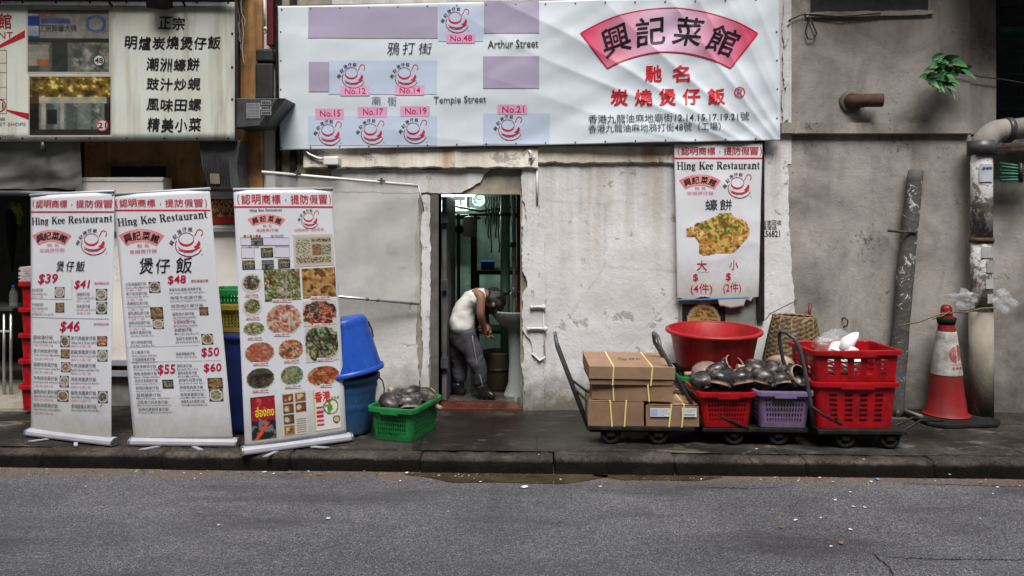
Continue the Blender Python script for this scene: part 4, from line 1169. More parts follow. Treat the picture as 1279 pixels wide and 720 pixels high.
def shopfront(seed, day):
    def fn(a, b):
        q = Vector((a * 9, b * 9, seed)); k = noise.noise(q) + 0.6 * noise.noise(q * 3.1)
        if day:
            if b < 0.06: c = (70, 66, 58)
            elif b < 0.45:
                c = (128, 124, 116)
                if a < 0.14: c = (36, 60, 116)
                if a < 0.13 and (0.03 < b < 0.1 or 0.25 < b < 0.42): c = (150, 150, 156)
                if 0.16 < a < 0.52 and 0.14 < b < 0.22: c = (70, 80, 120)
                if a > 0.7 and abs(math.hypot((a - 0.84) * 1.0, (b - 0.22) * 0.9) - 0.11) < 0.02: c = (72, 84, 130)
            elif b < 0.52: c = (40, 40, 36)
            else:
                c = (92, 96, 84) if math.sin(a * 23 + seed) > 0.1 + k else (66, 70, 62)
                if 0.3 < a < 0.5: c = (44, 48, 42)
                if a < 0.26 and 0.56 < b < 0.9: c = (128, 124, 112)
                if 0.12 < a < 0.26 and 0.8 < b < 0.9: c = (150, 84, 50)
                m_ = max(0.0, min(1.0, k * 1.2 + 0.3)) if a > 0.55 else 0.0; c = tuple(q + (w_ - q) * m_ for q, w_ in zip(c, (140, 136, 126)))
        else:
            c = (62, 50, 28)
            if b < 0.34:
                m_ = max(0.0, min(1.0, k * 0.8 + 0.55)); c = (54 + 96 * m_, 40 + 82 * m_, 20 + 16 * m_)
                if k > 0.42: c = (196, 176, 100)
            elif b < 0.46 and 0.12 < a < 0.95: c = (156, 150, 134)
            elif b > 0.46:
                c = (104, 114, 106) if math.sin(a * 21) > 0.8 * k else (70, 80, 76)
                if 0.22 < a < 0.34 and 0.56 < b < 0.82: c = (24, 26, 26)
                if 0.14 < a < 0.2 or 0.38 < a < 0.42: c = (150, 146, 132)
                if a < 0.12 or a > 0.92: c = (30, 24, 20)
                m_ = max(0.0, min(1.0, k * 1.2 + 0.1)) if 0.55 < a < 0.9 else 0.0; c = tuple(q + (w_ - q) * m_ for q, w_ in zip(c, (140, 140, 128)))
                if b > 0.9: c = (40, 38, 34)
        s = 0.85 + 0.35 * k
        return tuple(max(0.0, v * s) for v in S(*c, 0.85))
    return fn
for (box, day, num, cc, ring) in (((37, 13, 138, 90), True, '48', (126, 76), S(20, 84, 66)), ((39, 96, 140, 169), False, '21', (130, 157), S(170, 60, 84))):
    ik = Ink(ss, 0.002); ik.rect((box[0] - 2, box[1] - 2, box[2] + 2, box[3] + 2), S(176, 172, 160, 0.8)); ik.photo(box, shopfront(3 if day else 8, day), 72, 56, lay=1)
    if day: ik.text('興記', (52, 15, 72, 23), S(120, 60, 60), lay=3); ik.text('正宗鮮蠔大牌', (51, 31, 98, 40), S(40, 40, 60), 0.0, lay=3)
    ik.poly([(cc[0] + 7.5 * math.cos(t * 0.314), cc[1] + 7.5 * math.sin(t * 0.314)) for t in range(20)], ring, 4)
    ik.poly([(cc[0] + 6 * math.cos(t * 0.314), cc[1] + 6 * math.sin(t * 0.314)) for t in range(20)], S(196, 190, 176, 0.8), 5)
    ik.text(num, (cc[0] - 5, cc[1] - 3.4, cc[0] + 5, cc[1] + 3.4), BLK, 0.02, lay=6)
    ik.build('storefront_photo', sg)
mb = MB()
for px in (0, 28, 70, 112, 158, 205, 246, 285):
    for py in (3, 173): mb = MB(); mb.ball(at(px, py, SW - 0.004), (0.010, 0.006, 0.010), 8, 5); mb.build('bolt', M['black_iron'], sg, world=True)
for py in (42, 84, 124): mb = MB(); mb.ball(at(290, py, SW - 0.004), (0.010, 0.006, 0.010), 8, 5); mb.build('bolt', M['black_iron'], sg, world=True)
# awning over the sign: only its dark underside edge shows at the top of the picture
aw = thing('awning', 'dark metal awning edge above yellowed shop sign at top left', 'awning', (X(60, 6), W, at(100, 0, 6.1).z + 0.2))
mb = MB(); q = at(100, 0.5, SW - 0.16); zc = q.z
mb.box(-6.8, X(296, SW), SW - 0.30, W, zc + 0.34, zc + 0.42); mb.build('roof', M['black_iron'], aw, world=True)
mb = MB(); mb.tube([at(-60, -1, SW - 0.06), at(293, 0, SW - 0.06)], 0.02, 8); mb.tube([at(115, -30, SW - 0.3), at(140, 8, SW - 0.05)], 0.012, 6); mb.tube([at(222, -8, SW - 0.2), at(231, 7, SW - 0.03)], 0.012, 6)
mb.build('rod', M['black_iron'], aw, world=True)
fl = thing('floodlight', 'small black floodlight on top edge of yellowed shop sign', 'lamp', at(199, 0, SW - 0.1))
mb = MB(); q = at(199, 4, SW - 0.12); mb.box(-0.10, 0.10, -0.05, 0.05, -0.045, 0.06, M=Matrix.Translation(q) @ Matrix.Rotation(R(6), 4, 'Y') @ Matrix.Rotation(R(25), 4, 'X')); mb.build('housing', M['black_iron'], fl, world=True, bevel=0.012)
mb = MB(); mb.tube([q + Vector((-0.11, 0.0, 0)), q + Vector((-0.11, 0.02, 0.1)), q + Vector((0.11, 0.02, 0.1)), q + Vector((0.11, 0, 0))], 0.008, 6); mb.build('bracket', M['black_iron'], fl, world=True)

# ------------------------------------------------------------------ roll-up banners
def head(ik_t, x0, x1, y0, y1, rule_y, ex0, ex1):
    n = 12; s = '(認明商標，提防假冒)'
    w = (x1 - x0) / 11.0; xs = x0
    for ch, k in zip(s, (0.55, 1.1, 1.1, 1.1, 1.1, 1.05, 1.1, 1.1, 1.1, 1.1, 0.55)):
        k *= w
        if ch in '()': ik_t.text(ch, (xs + k * 0.3, y0 - 0.5, xs + k * 0.75, y1 + 1), RED, 0.0)
        elif ch == '，': ik_t.text(ch, (xs + k * 0.45, (y0 + y1) / 2, xs + k * 0.6, (y0 + y1) / 2 + 3), RED)
        else: ik_t.text(ch, (xs + k * 0.05, y0, xs + k * 0.95, y1), RED, 0.008, res=3)
        xs += k
    ik_t.rect((ex0, rule_y, ex1, rule_y + 1.7), S(196, 24, 52, 0.9), 0)

def small_fan(sheet, parent, cx, top, w, h):
    ik = Ink(sheet, 0.002); fan(ik, cx, top, w, h, 0, S(212, 120, 118, 0.9), S(216, 150, 146, 0.9), line=False); ik.build('fan_emblem', parent)

def rollup(label, cps, dz, waves, seed):
    """a roll-up stand: panel with top rail, aluminium base, folding feet and the pole behind"""
    c3 = [dp(p[0], p[1], d) for p, d in zip(cps, dz)]
    base = (c3[2] + c3[3]) / 2; base.z = 0
    t = thing('banner_stand', label, 'banner stand', base, 0, 'roll-up menu banner stands on the pavement')
    sh = Sheet(c3, cps, lambda u, v: waves * (0.012 * math.sin(u * 3.1) * (1 - 0.3 * v) + 0.008 * noise.noise(Vector((u * 1.6, v * 2.1, seed)))))
    mb = MB(); sh.grid(mb, 24, 60); mb.build('panel', M['roll'], t, world=True, solid=0.0008, offset=0)
    a, b, c, d = c3
    ax = (c - d).normalized(); nn = sh.n.copy(); nn.z = 0; nn.normalize()
    mb = MB(); mb.tube([a - (b - a) * 0.005 + Vector((0, 0, 0.006)), b + (b - a) * 0.005 + Vector((0, 0, 0.006))], 0.012, 8); mb.build('top_rail', M['alu'], t, world=True)
    # base cassette with rounded front
    prof = [(-0.050, 0.0), (0.040, 0.0), (0.044, 0.014), (0.040, 0.036), (0.020, 0.050), (-0.018, 0.056), (-0.045, 0.047), (-0.052, 0.024)]
    d0 = d - ax * 0.012; c0 = c + ax * 0.03
    zb = 0.012
    L = [Vector((d0.x, d0.y, zb)) + nn * p + Vector((0, 0, q)) for p, q in prof]
    Q = [Vector((c0.x, c0.y, zb)) + nn * p + Vector((0, 0, q)) for p, q in prof]
    k = len(prof); mb = MB(); mb.add(L + Q, [(i, (i + 1) % k, k + (i + 1) % k, k + i) for i in range(k)] + [list(range(k))[::-1], list(range(k, 2 * k))])
    mb.build('base', M['alu'], t, world=True, bevel=0.003)
    mb = MB()
    for e, sgn in ((d0, -1), (c0, 1)):
        P = [Vector((e.x, e.y, zb)) + nn * (p * 1.06) + Vector((0, 0, q * 1.06 - 0.002)) + ax * (0.002 * sgn) for p, q in prof]
        Pb = [p + ax * (0.012 * sgn) for p in P]
        mb.add(P + Pb, [(i, (i + 1) % k, k + (i + 1) % k, k + i) for i in range(k)] + [list(range(k))[::-1], list(range(k, 2 * k))])
    mb.build('end_cap', M['steel'], t, world=True)
    for f in (0.28, 0.62):
        m_ = d0 + (c0 - d0) * f; m_.z = 0.007
        mb = MB(); e = ax * 0.09 * (1 if f > .5 else -1)
        mb.poly([m_ + nn * 0.05 - ax * 0.02, m_ + nn * 0.13 + e - ax * 0.02, m_ + nn * 0.13 + e + ax * 0.02, m_ + nn * 0.05 + ax * 0.02], (0, 0, 0.008)); mb.build('foot', M['alu'], t, world=True)
        mb = MB(); mb.poly([m_ - nn * 0.05 - ax * 0.02, m_ - nn * 0.2 + e - ax * 0.02, m_ - nn * 0.2 + e + ax * 0.02, m_ - nn * 0.05 + ax * 0.02], (0, 0, 0.008)); mb.build('foot', M['alu'], t, world=True)
    mb = MB(); mb.tube([(c + d) / 2 - nn * 0.03 + Vector((0, 0, 0)), (a + b) / 2 - nn * 0.03], 0.011, 8); mb.build('pole', M['alu'], t, world=True)
    return t, sh

def entry(ik, x, y, cn, en, jp, w, s=1.0, jpc=PINKT):
    ik.text(cn, (x, y, x + w * (0.9 if len(cn) > 6 else 0.72), y + 4.6 * s), GREYT, 0.0, res=1)
    if en: ik.text(en, (x, y + 5.6 * s, x + w, y + 8.4 * s), S(58, 56, 66), 0.004, res=1)
    if jp: ik.text(jp, (x, y + 9.2 * s, x + w * 0.72, y + 12 * s), jpc, 0.0, res=1)

# first stand, turned a little to the right
t1, s1 = rollup('roll-up banner stand listing rice pots at $39, $41 and $46', [(38.5, 245), (143, 240), (139, 551), (38.5, 546)], (6.22, 5.96, 5.96, 6.24), 1.5, 1)
ik = Ink(s1); head(ik, 40, 147, 250, 259.5, 264, 38.5, 143); ik.build('heading', t1)
ik = Ink(s1); ik.text('Hing Kee Restaurant', (41, 270, 140, 279), BLK, serif=True); ik.build('name_lettering', t1)
small_fan(s1, t1, 66.5, 287, 52, 22)
ik = Ink(s1); ik.text('馳 名', (61, 304, 76, 308), PINKT); ik.text('炭燒煲仔飯', (51, 310, 84, 315), PINKT); ik.build('sub_lettering', t1)
ik = Ink(s1); pot_logo(ik, 101, 285, 35); ik.build('pot_logo', t1)
ik = Ink(s1)
for ch, b in zip('煲仔飯', ((73, 326, 83, 339), (86, 326, 96, 339), (98, 326, 109, 339))): ik.text(ch, b, BLK, 0.006, 0.15, res=3)
ik.build('title', t1)
for p, b in (('$39', (49, 342, 75, 355)), ('$41', (96, 350, 115, 361)), ('$46', (78, 401, 103, 415))):
    ik = Ink(s1); ik.text(p, b, CRIM, 0.016, 0.18); ik.build('price', t1)
ik = Ink(s1)
ik.line([(38.8, 349), (39, 373), (93, 374), (93, 349)], 0.5, S(130, 140, 160)); ik.line([(41, 396), (137, 398.5)], 0.6, S(130, 140, 160))
entry(ik, 41, 360, '肉片煲仔飯', 'Pork with Rice Pot', '豚肉の土鍋', 20); entry(ik, 41, 378, '牛肉煲仔飯', 'Beef with Rice Pot', '牛肉の土鍋', 21)
ik.text('跟蛋煲仔飯 With Egg $41', (41, 391, 70, 394), GREYT, res=1)
entry(ik, 99, 365, '滑雞煲仔飯', 'Chicken with Rice Pot', '鶏の土鍋', 22); entry(ik, 99, 380, '排骨煲仔飯', 'Spare Ribs with Rice Pot', '排骨土鍋', 23)
ik.text('跟例湯送生菜', (120, 352, 137, 355), PINKT, 0.01); ik.text('跟例湯送生菜', (120, 403, 137, 406), PINKT, 0.01)
yy = 420
for i, (l, le, r, re) in enumerate((('臘味煲仔飯', 'Preserved Meats with Rice Pot', '鳳爪滑雞煲仔飯', 'Chicken Feet & Chicken with Rice'),
        ('鳳爪排骨煲仔飯', 'Chicken Feet & Spare Ribs with Rice', '臘腸滑雞煲仔飯', 'Chicken & Chinese Sausage with Rice'),
        ('臘腸排骨煲仔飯', 'Spare Ribs & Chinese Sausage Rice', '牛肉滑雞煲仔飯', 'Beef & Chicken with Rice Pot'),
        ('牛肉排骨煲仔飯', 'Beef & Spare Ribs with Rice Pot', '排骨滑雞煲仔飯', 'Spare Ribs & Chicken with Rice Pot'),
        ('鹹魚肉片煲仔飯', 'Salted Fish & Pork with Rice Pot', '鹹魚滑雞煲仔飯', 'Salted Fish & Chicken with Rice'),
        ('鹹魚排骨煲仔飯', 'Salted Fish & Spare Ribs with Rice', '香辣雞翼尖煲仔飯', 'Spicy Chicken Wing Tips with Rice'))):
    y = 418.5 + i * 17
    entry(ik, 42.5, y, l, le, '土鍋ご飯と排骨の鍋', 37, 1.15); entry(ik, 92.5, y + 1, r, re, '鶏肉の土鍋ご飯' if i < 5 else '', 34, 1.15)
ik.line([(127, 508), (129, 505)], 0.8, CRIM)
ik.build('menu_lettering', t1)
for i, (b, pal, pl) in enumerate((((71, 358.5, 83.5, 371.5), WHITES, True), ((72, 378, 83.5, 390), BROWN, False), ((122, 361, 135, 375), GREENS, True), ((122.5, 377.5, 135, 392), DARKS, True),
        ((79, 419, 91, 433), DARKS, True), ((124, 420, 135.5, 432), REDS, False), ((79.5, 436, 91, 447), BROWN, False), ((124.5, 437, 136, 451), WHITES, True), ((80, 452, 92, 464), REDS, True),
        ((78, 469, 90, 483), WHITES, True), ((75, 487, 89.5, 501), BROWN, True), ((124.5, 488.5, 136, 503), DARKS, True))):
    ik = Ink(s1); ik.photo(b, dish(i + 1, pal, pl, S(44, 40, 42)), 12, 12); ik.build('dish_photo', t1)

# second stand, leaning
t2, s2 = rollup('leaning roll-up banner stand listing rice pots at $48, $50, $55 and $60', [(141, 244), (262, 237), (291, 549), (167, 550)], (5.97, 5.93, 5.94, 5.97), 1.3, 2)
ik = Ink(s2); head(ik, 143, 261, 249, 258.5, 262, 141, 263)
ik.build('heading', t2)
ik = Ink(s2); ik.text('Hing Kee Restaurant', (146, 268, 260, 277.5), BLK, serif=True, rot=0.04); ik.build('name_lettering', t2)
small_fan(s2, t2, 177.5, 286, 59, 24)
ik = Ink(s2); ik.text('馳 名', (172, 304.5, 187, 309), S(180, 70, 80)); ik.text('炭燒煲仔飯', (162, 311.5, 198, 316.5), S(180, 70, 80)); ik.build('sub_lettering', t2)
ik = Ink(s2); pot_logo(ik, 217, 283, 39); ik.build('pot_logo', t2)
ik = Ink(s2)
for ch, b in zip('煲仔飯', ((174, 322, 193, 342), (196, 323, 215, 341), (221, 321, 242, 341))): ik.text(ch, b, BLK, 0.006, 0.15, res=3)
ik.build('title', t2)
for p, b in (('$48', (211, 344, 234, 355)), ('$50', (252, 434, 274, 446)), ('$55', (198, 455, 220, 468)), ('$60', (255, 454, 277, 465))):
    ik = Ink(s2); ik.text(p, b, CRIM, 0.016, 0.12); ik.build('price', t2)
ik = Ink(s2)
ik.text('跟例湯送生菜', (240, 349, 261, 352), CRIM, 0.01)
for i, (cn, en) in enumerate((('北菇滑雞煲仔飯', 'Chicken & Black Mushroom'), ('鳳爪肉排煲仔飯', 'Chicken & Spare Ribs with Rice'), ('黃鱔雞粒煲仔飯', 'Chicken & Dried Chicken with Rice Pot'), ('鹹魚雞粒煲仔飯', 'Salted Fish & Diced Chicken'), ('鹹魚肉餅煲仔飯', 'Minced Pork & Salted Vegetable'), ('咖喱牛筋煲仔飯', 'Curry Beef with Rice Pot'), ('豉汁排骨煲仔飯', 'Pork Ribs with Rice Pot'))):
    entry(ik, 156.5 + i * 1.3, 352.5 + i * 12.1, cn, en, '土鍋ご飯' if i < 5 else '', 30, 0.92)
for i, (cn, en) in enumerate((('窩蛋牛肉/臘腸/排骨煲仔飯', 'Beef, Sausage or Spare Ribs with Egg Rice'), ('時菜牛肉煲仔飯', 'Beef and Fresh Vegetables with Rice Pot'), ('時菜肉片煲仔飯', 'Pork Slices and Fresh Vegetables with Rice'), ('鹹魚肉片煲仔飯', 'Salted Fish & Pork with Rice'), ('豆腐肉餅煲仔飯', 'Minced Pork and Bean Curd with Rice'), ('肉餅煲仔飯', 'Meat Cake with Rice Pot'), ('金菇牛肉煲仔飯', 'Beef and Enoki with Rice Pot'))):
    entry(ik, 213 + i * 1.3, 359 + i * 10.2, cn, en, '土鍋ご飯' if 2 < i < 5 else '', 44 if i < 3 else 30, 0.92)
ik.line([(158, 434), (250, 431)], 0.4, S(160, 166, 180)); ik.line([(160, 452), (276, 450)], 0.4, S(160, 166, 180))
for i, (cn, en) in enumerate((('芝士雞煲仔飯', 'Cheese Chicken with Rice'), ('北菇臘腸雞煲仔飯', 'Black Mushroom and Sausage with Rice Pot'), ('窩蛋滑雞煲仔飯', 'Chicken and Egg'), ('鮑魚滑雞煲仔飯', 'Abalone Chicken with Rice'), ('西班牙香腸煲仔飯', 'Chinese Sausage with Rice Pot'), ('麻辣田雞煲仔飯', 'Spicy Frog with Rice Pot'), ('鴛鴦腸煲仔飯', 'Mixed Sausage with Rice'), ('北菇鳳爪排骨煲仔飯', 'Mushroom Chicken Feet Spare Ribs with Rice Pot'), ('招牌四寶臘味煲仔飯', 'Four Preserved Meats Special with Rice Pot'))):
    entry(ik, 165 + i * 1.1, 437.5 + i * 8.9, cn, en, '', 32 if i < 6 else 42, 0.9)
for i, (cn, en) in enumerate((('鮮蝦滑雞煲仔飯', 'Shrimp and Chicken'), ('鰻魚煲仔飯', 'Eel with Rice Pot'), ('鰻魚肉餅煲仔飯', 'Eel and Minced Pork'), ('麻辣牛肉煲仔飯', 'Spicy Beef with Rice'), ('麻辣豬肉煲仔飯', 'Spicy Pork with Rice Pot'), ('麻辣鴛鴦煲仔飯', 'Spicy Mixed Meat with Rice'), ('咖喱免治牛肉煲仔飯', 'Curried Minced Beef with Rice Pot'))):
    entry(ik, 221 + i * 1.1, 439.5 + (0 if i == 0 else 15) + max(0, i - 1) * 8.9, cn, en, '', 26 if i < 3 else 32, 0.9)
ik.build('menu_lettering', t2)
for i, (b, pal, pl) in enumerate((((187, 352, 201.5, 365.5), DARKS, True), ((189, 383.5, 205, 398), BROWN, False), ((192, 399, 205.5, 410.5), WHITES, True), ((250, 383.5, 261, 393.5), BROWN, False), ((252.5, 417, 266.5, 430), BROWN, True), ((204, 474, 217.5, 485), DARKS, False), ((260, 472, 278.5, 485), BROWN, False), ((262, 486, 279, 501), GREENS, True))):
    ik = Ink(s2); ik.photo(b, dish(i + 21, pal, pl, S(44, 40, 42)), 12, 12); ik.build('dish_photo', t2)

# third stand, turned to the left, full of pictures
t3, s3 = rollup('roll-up banner stand covered with food pictures, beside the blue barrels', [(291.5, 238), (415.5, 237), (433, 541), (306, 559)], (5.76, 6.10, 6.08, 5.72), 1.4, 3)
ik = Ink(s3); head(ik, 294, 415, 243.5, 255, 258, 291.5, 415.5); ik.build('heading', t3)
ik = Ink(s3); ik.text('Hing Kee Restaurant', (310, 261, 350, 264.5), BLK, serif=True); ik.build('name_lettering', t3)
small_fan(s3, t3, 331, 268, 46, 16)
ik = Ink(s3); ik.text('馳 名', (326, 281, 337, 284), S(180, 70, 80)); ik.text('炭燒煲仔飯', (318, 286, 346, 290), S(180, 70, 80)); ik.text('(認明商標，提防假冒)', (365, 285.5, 404, 289.5), S(190, 60, 90)); ik.build('sub_lettering', t3)
ik = Ink(s3); pot_logo(ik, 372, 261, 26); ik.build('pot_logo', t3)
ik = Ink(s3)
for i, cc in enumerate(((180, 40, 40), (220, 200, 60), (40, 140, 60), (220, 190, 60), (180, 30, 40), (170, 40, 90))):
    ik.poly([(305 + i * 3.5 + 1.5 * math.cos(q * 0.6), 295.5 + 1.7 * math.sin(q * 0.6)) for q in range(10)], S(*cc, 0.8))
ik.text('鴉打街48號', (336, 293.5, 352, 297), GREYT, res=1)
lil = S(204, 200, 214, 0.9); ln = S(110, 114, 130)
for b in ((300, 297.5, 359, 307), (301, 310, 316, 323), (341, 309, 359, 322)):
    ik.rect(b, lil, 0); ik.line([(b[0], b[1]), (b[2], b[1]), (b[2], b[3]), (b[0], b[3]), (b[0], b[1])], 0.5, ln, 1)
ik.text('街 廟', (308, 308, 322, 310.5), GREYT, res=1); ik.line([(302, 325), (302, 337), (360, 337), (360, 325)], 0.4, ln)
ik.build('shop_map', t3)
for i, b in enumerate(((312, 298, 327, 307), (324, 310, 339, 322), (302, 326, 317, 337), (325, 325.5, 340, 337), (345, 324, 360, 335.5))):
    ik = Ink(s3, 0.0034); ik.photo(b, shopfront(20 + i, i in (0, 3)), 14, 10); ik.build('shop_photo', t3)
def clipping(a, b):
    c = (196, 186, 176)
    if 0.06 < a < 0.94 and 0.08 < b < 0.96:
        c = (178, 170, 150)
        k = noise.noise(Vector((a * 22, b * 46, 3)))
        if a < 0.42 and 0.15 < b < 0.8: c = (70, 66, 58) if k > 0.12 else (182, 174, 152)
        if a > 0.44 and 0.12 < b < 0.24: c = (80, 66, 50) if k > 0 else (150, 140, 120)
        if a > 0.46 and 0.3 < b < 0.66: c = (70, 76, 56) if k > 0.05 else ((150, 110, 70) if a < 0.7 else (160, 160, 140))
        if 0.72 < b < 0.9: c = (96, 76, 52) if k > 0 else (176, 166, 140)
    return S(*c, 0.85)
ik = Ink(s3); ik.photo((364, 293, 416, 333), clipping, 44, 34); ik.build('newspaper_clipping', t3)
pics = [((300, 342, 326, 366), DARKS + [(190, 40, 40)], 'r'), ((328, 337, 373, 376), BROWN + GREENS + WHITES, 's'), ((375, 335, 419, 372), [(120, 60, 20), (200, 130, 50), (224, 180, 90), (90, 50, 24), (170, 90, 30)], 's'),
        ((302, 372, 326, 395), BROWN + GREENS, 'r'), ((330, 380, 375, 419), [(236, 214, 180), (226, 196, 150), (200, 40, 30), (240, 226, 200), (214, 150, 100)], 'e'), ((376, 376, 420, 407), REDS + DARKS, 's'),
        ((303, 403, 329, 419), GREENS + [(200, 180, 70)], 'e'), ((305, 428, 341, 454), [(226, 206, 170), (190, 120, 70), (206, 60, 40), (220, 196, 150)], 'e'), ((345, 424, 377, 450), REDS + [(50, 110, 40)], 'e'),
        ((379, 408, 422, 452), DARKS + GREENS, 's'), ((307, 460, 341, 486), [(34, 30, 26), (60, 52, 44), (110, 96, 80), (60, 90, 40)], 'e'), ((348, 457, 377, 481), [(220, 210, 180), (60, 130, 40), (190, 176, 140), (50, 100, 30)], 'e'), ((381, 457, 424, 482), [(200, 60, 20), (224, 120, 40), (150, 40, 16), (240, 180, 90)], 'e')]
for i, (b, pal, kd) in enumerate(pics):
    ik = Ink(s3)
    if kd == 's': ik.photo(b, dish(40 + i, pal, i in (5, 9), S(60, 50, 44), 0.72, 0.72, 0.5, 0.72), 26, 24)
    else: ik.photo(b, dish(40 + i, pal, kd == 'r', dens=0.5), 22, 20, disc())
    ik.build('dish_photo', t3)
for (x0, x1, y) in ((305, 322, 367.5), (338, 362, 374), (386, 412, 370.5), (306, 323, 396), (340, 360, 416.5), (389, 413, 404.5), (308, 326, 421), (315, 334, 453), (352, 372, 449.5), (394, 416, 447.5), (314, 334, 486.5), (353, 374, 481.5), (398, 414, 480)):
    ik = Ink(s3, 0.004); ik.rect((x0, y, x1, y + 4), (0.58, 0.58, 0.6), 0); ik.text('招牌小菜炒蜆', (x0 + 1, y + 0.6, x1 - 1, y + 3.4), S(200, 60, 70), 0.004, res=1); ik.build('caption', t3)
def cover(kind):
    def fn(a, b):
        k = noise.noise(Vector((a * 4, b * 6, kind * 5))) + 0.4 * noise.noise(Vector((a * 14, b * 18, kind * 5)))
        if kind == 0:
            c = (150, 30, 46) if k > -0.3 else (196, 70, 80)
            if a < 0.05 or b < 0.04: c = (120, 20, 30)
            if b > 0.55: c = (36, 34, 38) if k > -0.1 else (110, 110, 116)
            if b > 0.6 and abs(a * 0.8 + b - 1.15) < 0.07: c = (210, 80, 40)
        elif kind == 1:
            c = (206, 200, 190)
            ta, tb_ = (a * 2) % 1, (b * 4) % 1; ia, ib = int(a * 2), int(b * 4)
            if 0.08 < ta < 0.94 and 0.1 < tb_ < 0.92 and (ia, ib) not in ((1, 2), (1, 3)):
                c = ((120, 50, 36), (80, 72, 44), (60, 66, 60), (150, 110, 70), (110, 84, 60), (90, 60, 44), (70, 60, 50), (140, 90, 60))[(ia * 4 + ib) % 8]
                if math.hypot(ta - 0.5, tb_ - 0.5) < 0.3: c = (206, 180, 140) if k > 0 else (120, 70, 40)
            elif (ia, ib) in ((1, 2), (1, 3)) and math.sin(b * 120) > 0.3 and 0.1 < ta < 0.85: c = (120, 116, 110)
        else:
            c = (222, 220, 218)
            if a < 0.07: c = (196, 190, 90)
            if 0.1 < a < 0.36 and b > 0.42 and b < 0.92: c = (170, 30, 70) if math.sin(b * 60) > -0.2 else (230, 200, 206)
            r = math.hypot((a - 0.66) / 0.3, (b - 0.45) / 0.2)
            if r < 1: c = (70, 96, 50) if r > 0.82 else ((232, 226, 200) if k < 0.2 else (90, 140, 60))
            r = math.hypot((a - 0.85) / 0.15, (b - 0.78) / 0.1)
            if r < 1: c = (80, 50, 30) if r > 0.7 else (200, 180, 140)
        return S(*c, 0.85)
    return fn
for kind, b in ((0, (313, 496, 342, 548)), (1, (350, 490, 381, 543)), (2, (390, 486, 424, 537))):
    ik = Ink(s3); ik.photo(b, cover(kind), 26, 40)
    if kind == 0: ik.text('ฮ่องกง', (318, 508, 340, 520), S(226, 190, 40), 0.03, lay=2)
    if kind == 2: ik.text('香港', (391, 489, 411, 502), S(206, 24, 36), 0.02, lay=2); ik.text('マカオ', (412, 495, 423, 499), S(40, 40, 60), 0.01, lay=2)
    ik.build('magazine_page', t3)

# ------------------------------------------------------------------ the torn poster on the wall, the older one under it, the black bar
PW = W - 0.10
br_ = thing('steel_bar', 'black upright flat bar on white wall, right edge of the torn oyster cake poster', 'bar', at(950, 400, W - 0.03))
mb = MB(); mb.box(X(945, W - .03), X(954, W - .03), W - 0.055, W - 0.013, Z(401, W - .03, 950), Z(150, W - .03, 950)); mb.build('bar', M['black_iron'], br_, world=True, bevel=0.003)
po = thing('hanging_poster', 'long white hanging poster with oyster cake picture and ragged torn lower edge', 'poster', at(897, 382, PW))
pcp = [(842, 180), (952, 179), (947, 384), (846, 383)]
ps = Sheet([at(842, 180, PW), at(952, 179, PW), at(947, 384, PW + 0.02), at(846, 383, PW + 0.02)], pcp, lambda u, v: 0.010 * noise.noise(Vector((u * 2.2, v * 4, 6))) + 0.008 * (1 - abs(noise.noise(Vector((u * 1.5 + v * 3, v * 2.5 - u, 2))))) ** 3)
def torn(u, v):
    if v < 0.93: return v
    cut = 0.965 + 0.035 * noise.noise(Vector((u * 5, 3.3, 0))) + (-0.035 if u > 0.92 else (0.035 if 0.5 < u < 0.84 else -0.012)) + 0.008 * noise.noise(Vector((u * 40, 1, 0)))
    return 0.93 + (v - 0.93) / 0.07 * (cut - 0.93)
mb = MB(); ps.grid(mb, 44, 70, edge=torn); mb.build('sheet', M['roll'], po, world=True, solid=0.0008, offset=0)
ik = Ink(ps, 0.003); head(ik, 845, 953, 184, 193.5, 197, 842.5, 951.5); ik.build('heading', po)
ik = Ink(ps, 0.003); ik.text('Hing Kee Restaurant', (847, 202, 947, 211.5), BLK, serif=True); ik.build('name_lettering', po)
ik = Ink(ps, 0.003); fan(ik, 874, 218, 52, 20, 0, S(214, 120, 118, 0.9), S(220, 150, 146, 0.9), line=False); ik.build('fan_emblem', po)
ik = Ink(ps, 0.003); ik.text('馳 名', (868, 233, 881, 237), PINKT); ik.text('炭燒煲仔飯', (858, 239, 891, 243.5), PINKT); ik.build('sub_lettering', po)
ik = Ink(ps, 0.003); pot_logo(ik, 906, 215, 34); ik.build('pot_logo', po)
ik = Ink(ps, 0.003); ik.text('蠔', (881, 249, 896, 263), BLK, 0.004, res=3); ik.text('餅', (899, 249, 914, 263), BLK, 0.004, res=3); ik.build('title', po)
def oyster(a, b):
    k = noise.noise(Vector((a * 6, b * 6, 3))) + 0.6 * noise.noise(Vector((a * 15, b * 15, 8)))
    pal = [(60, 38, 18), (120, 80, 36), (170, 126, 60), (206, 170, 96), (140, 96, 44), (226, 200, 130)]
    c = pal[int(max(0, min(0.99, k * 0.6 + 0.5)) * 6)]
    if noise.noise(Vector((a * 22, b * 11, 5))) > 0.12 and math.hypot(a - 0.5, (b - 0.3) * 1.2) < 0.33: c = (60, 110, 40)
    return S(*c, 0.85)
def okeep(a, b):
    r = math.hypot((a - 0.55) / 0.45, (b - 0.48) / 0.5) + 0.28 * noise.noise(Vector((a * 4, b * 4, 2)))
    return r < 0.95 or (a < 0.4 and abs(b - 0.42 + 0.05 * noise.noise(Vector((a * 20, 1, 1)))) < 0.10)
ik = Ink(ps, 0.003); ik.photo((857, 266, 936, 323), oyster, 56, 42, okeep); ik.build('dish_photo', po)
ik = Ink(ps, 0.003)
ik.text('大', (870, 325, 883, 338), CRIM, 0.006); ik.text('小', (911, 325, 922, 337), CRIM, 0.006)
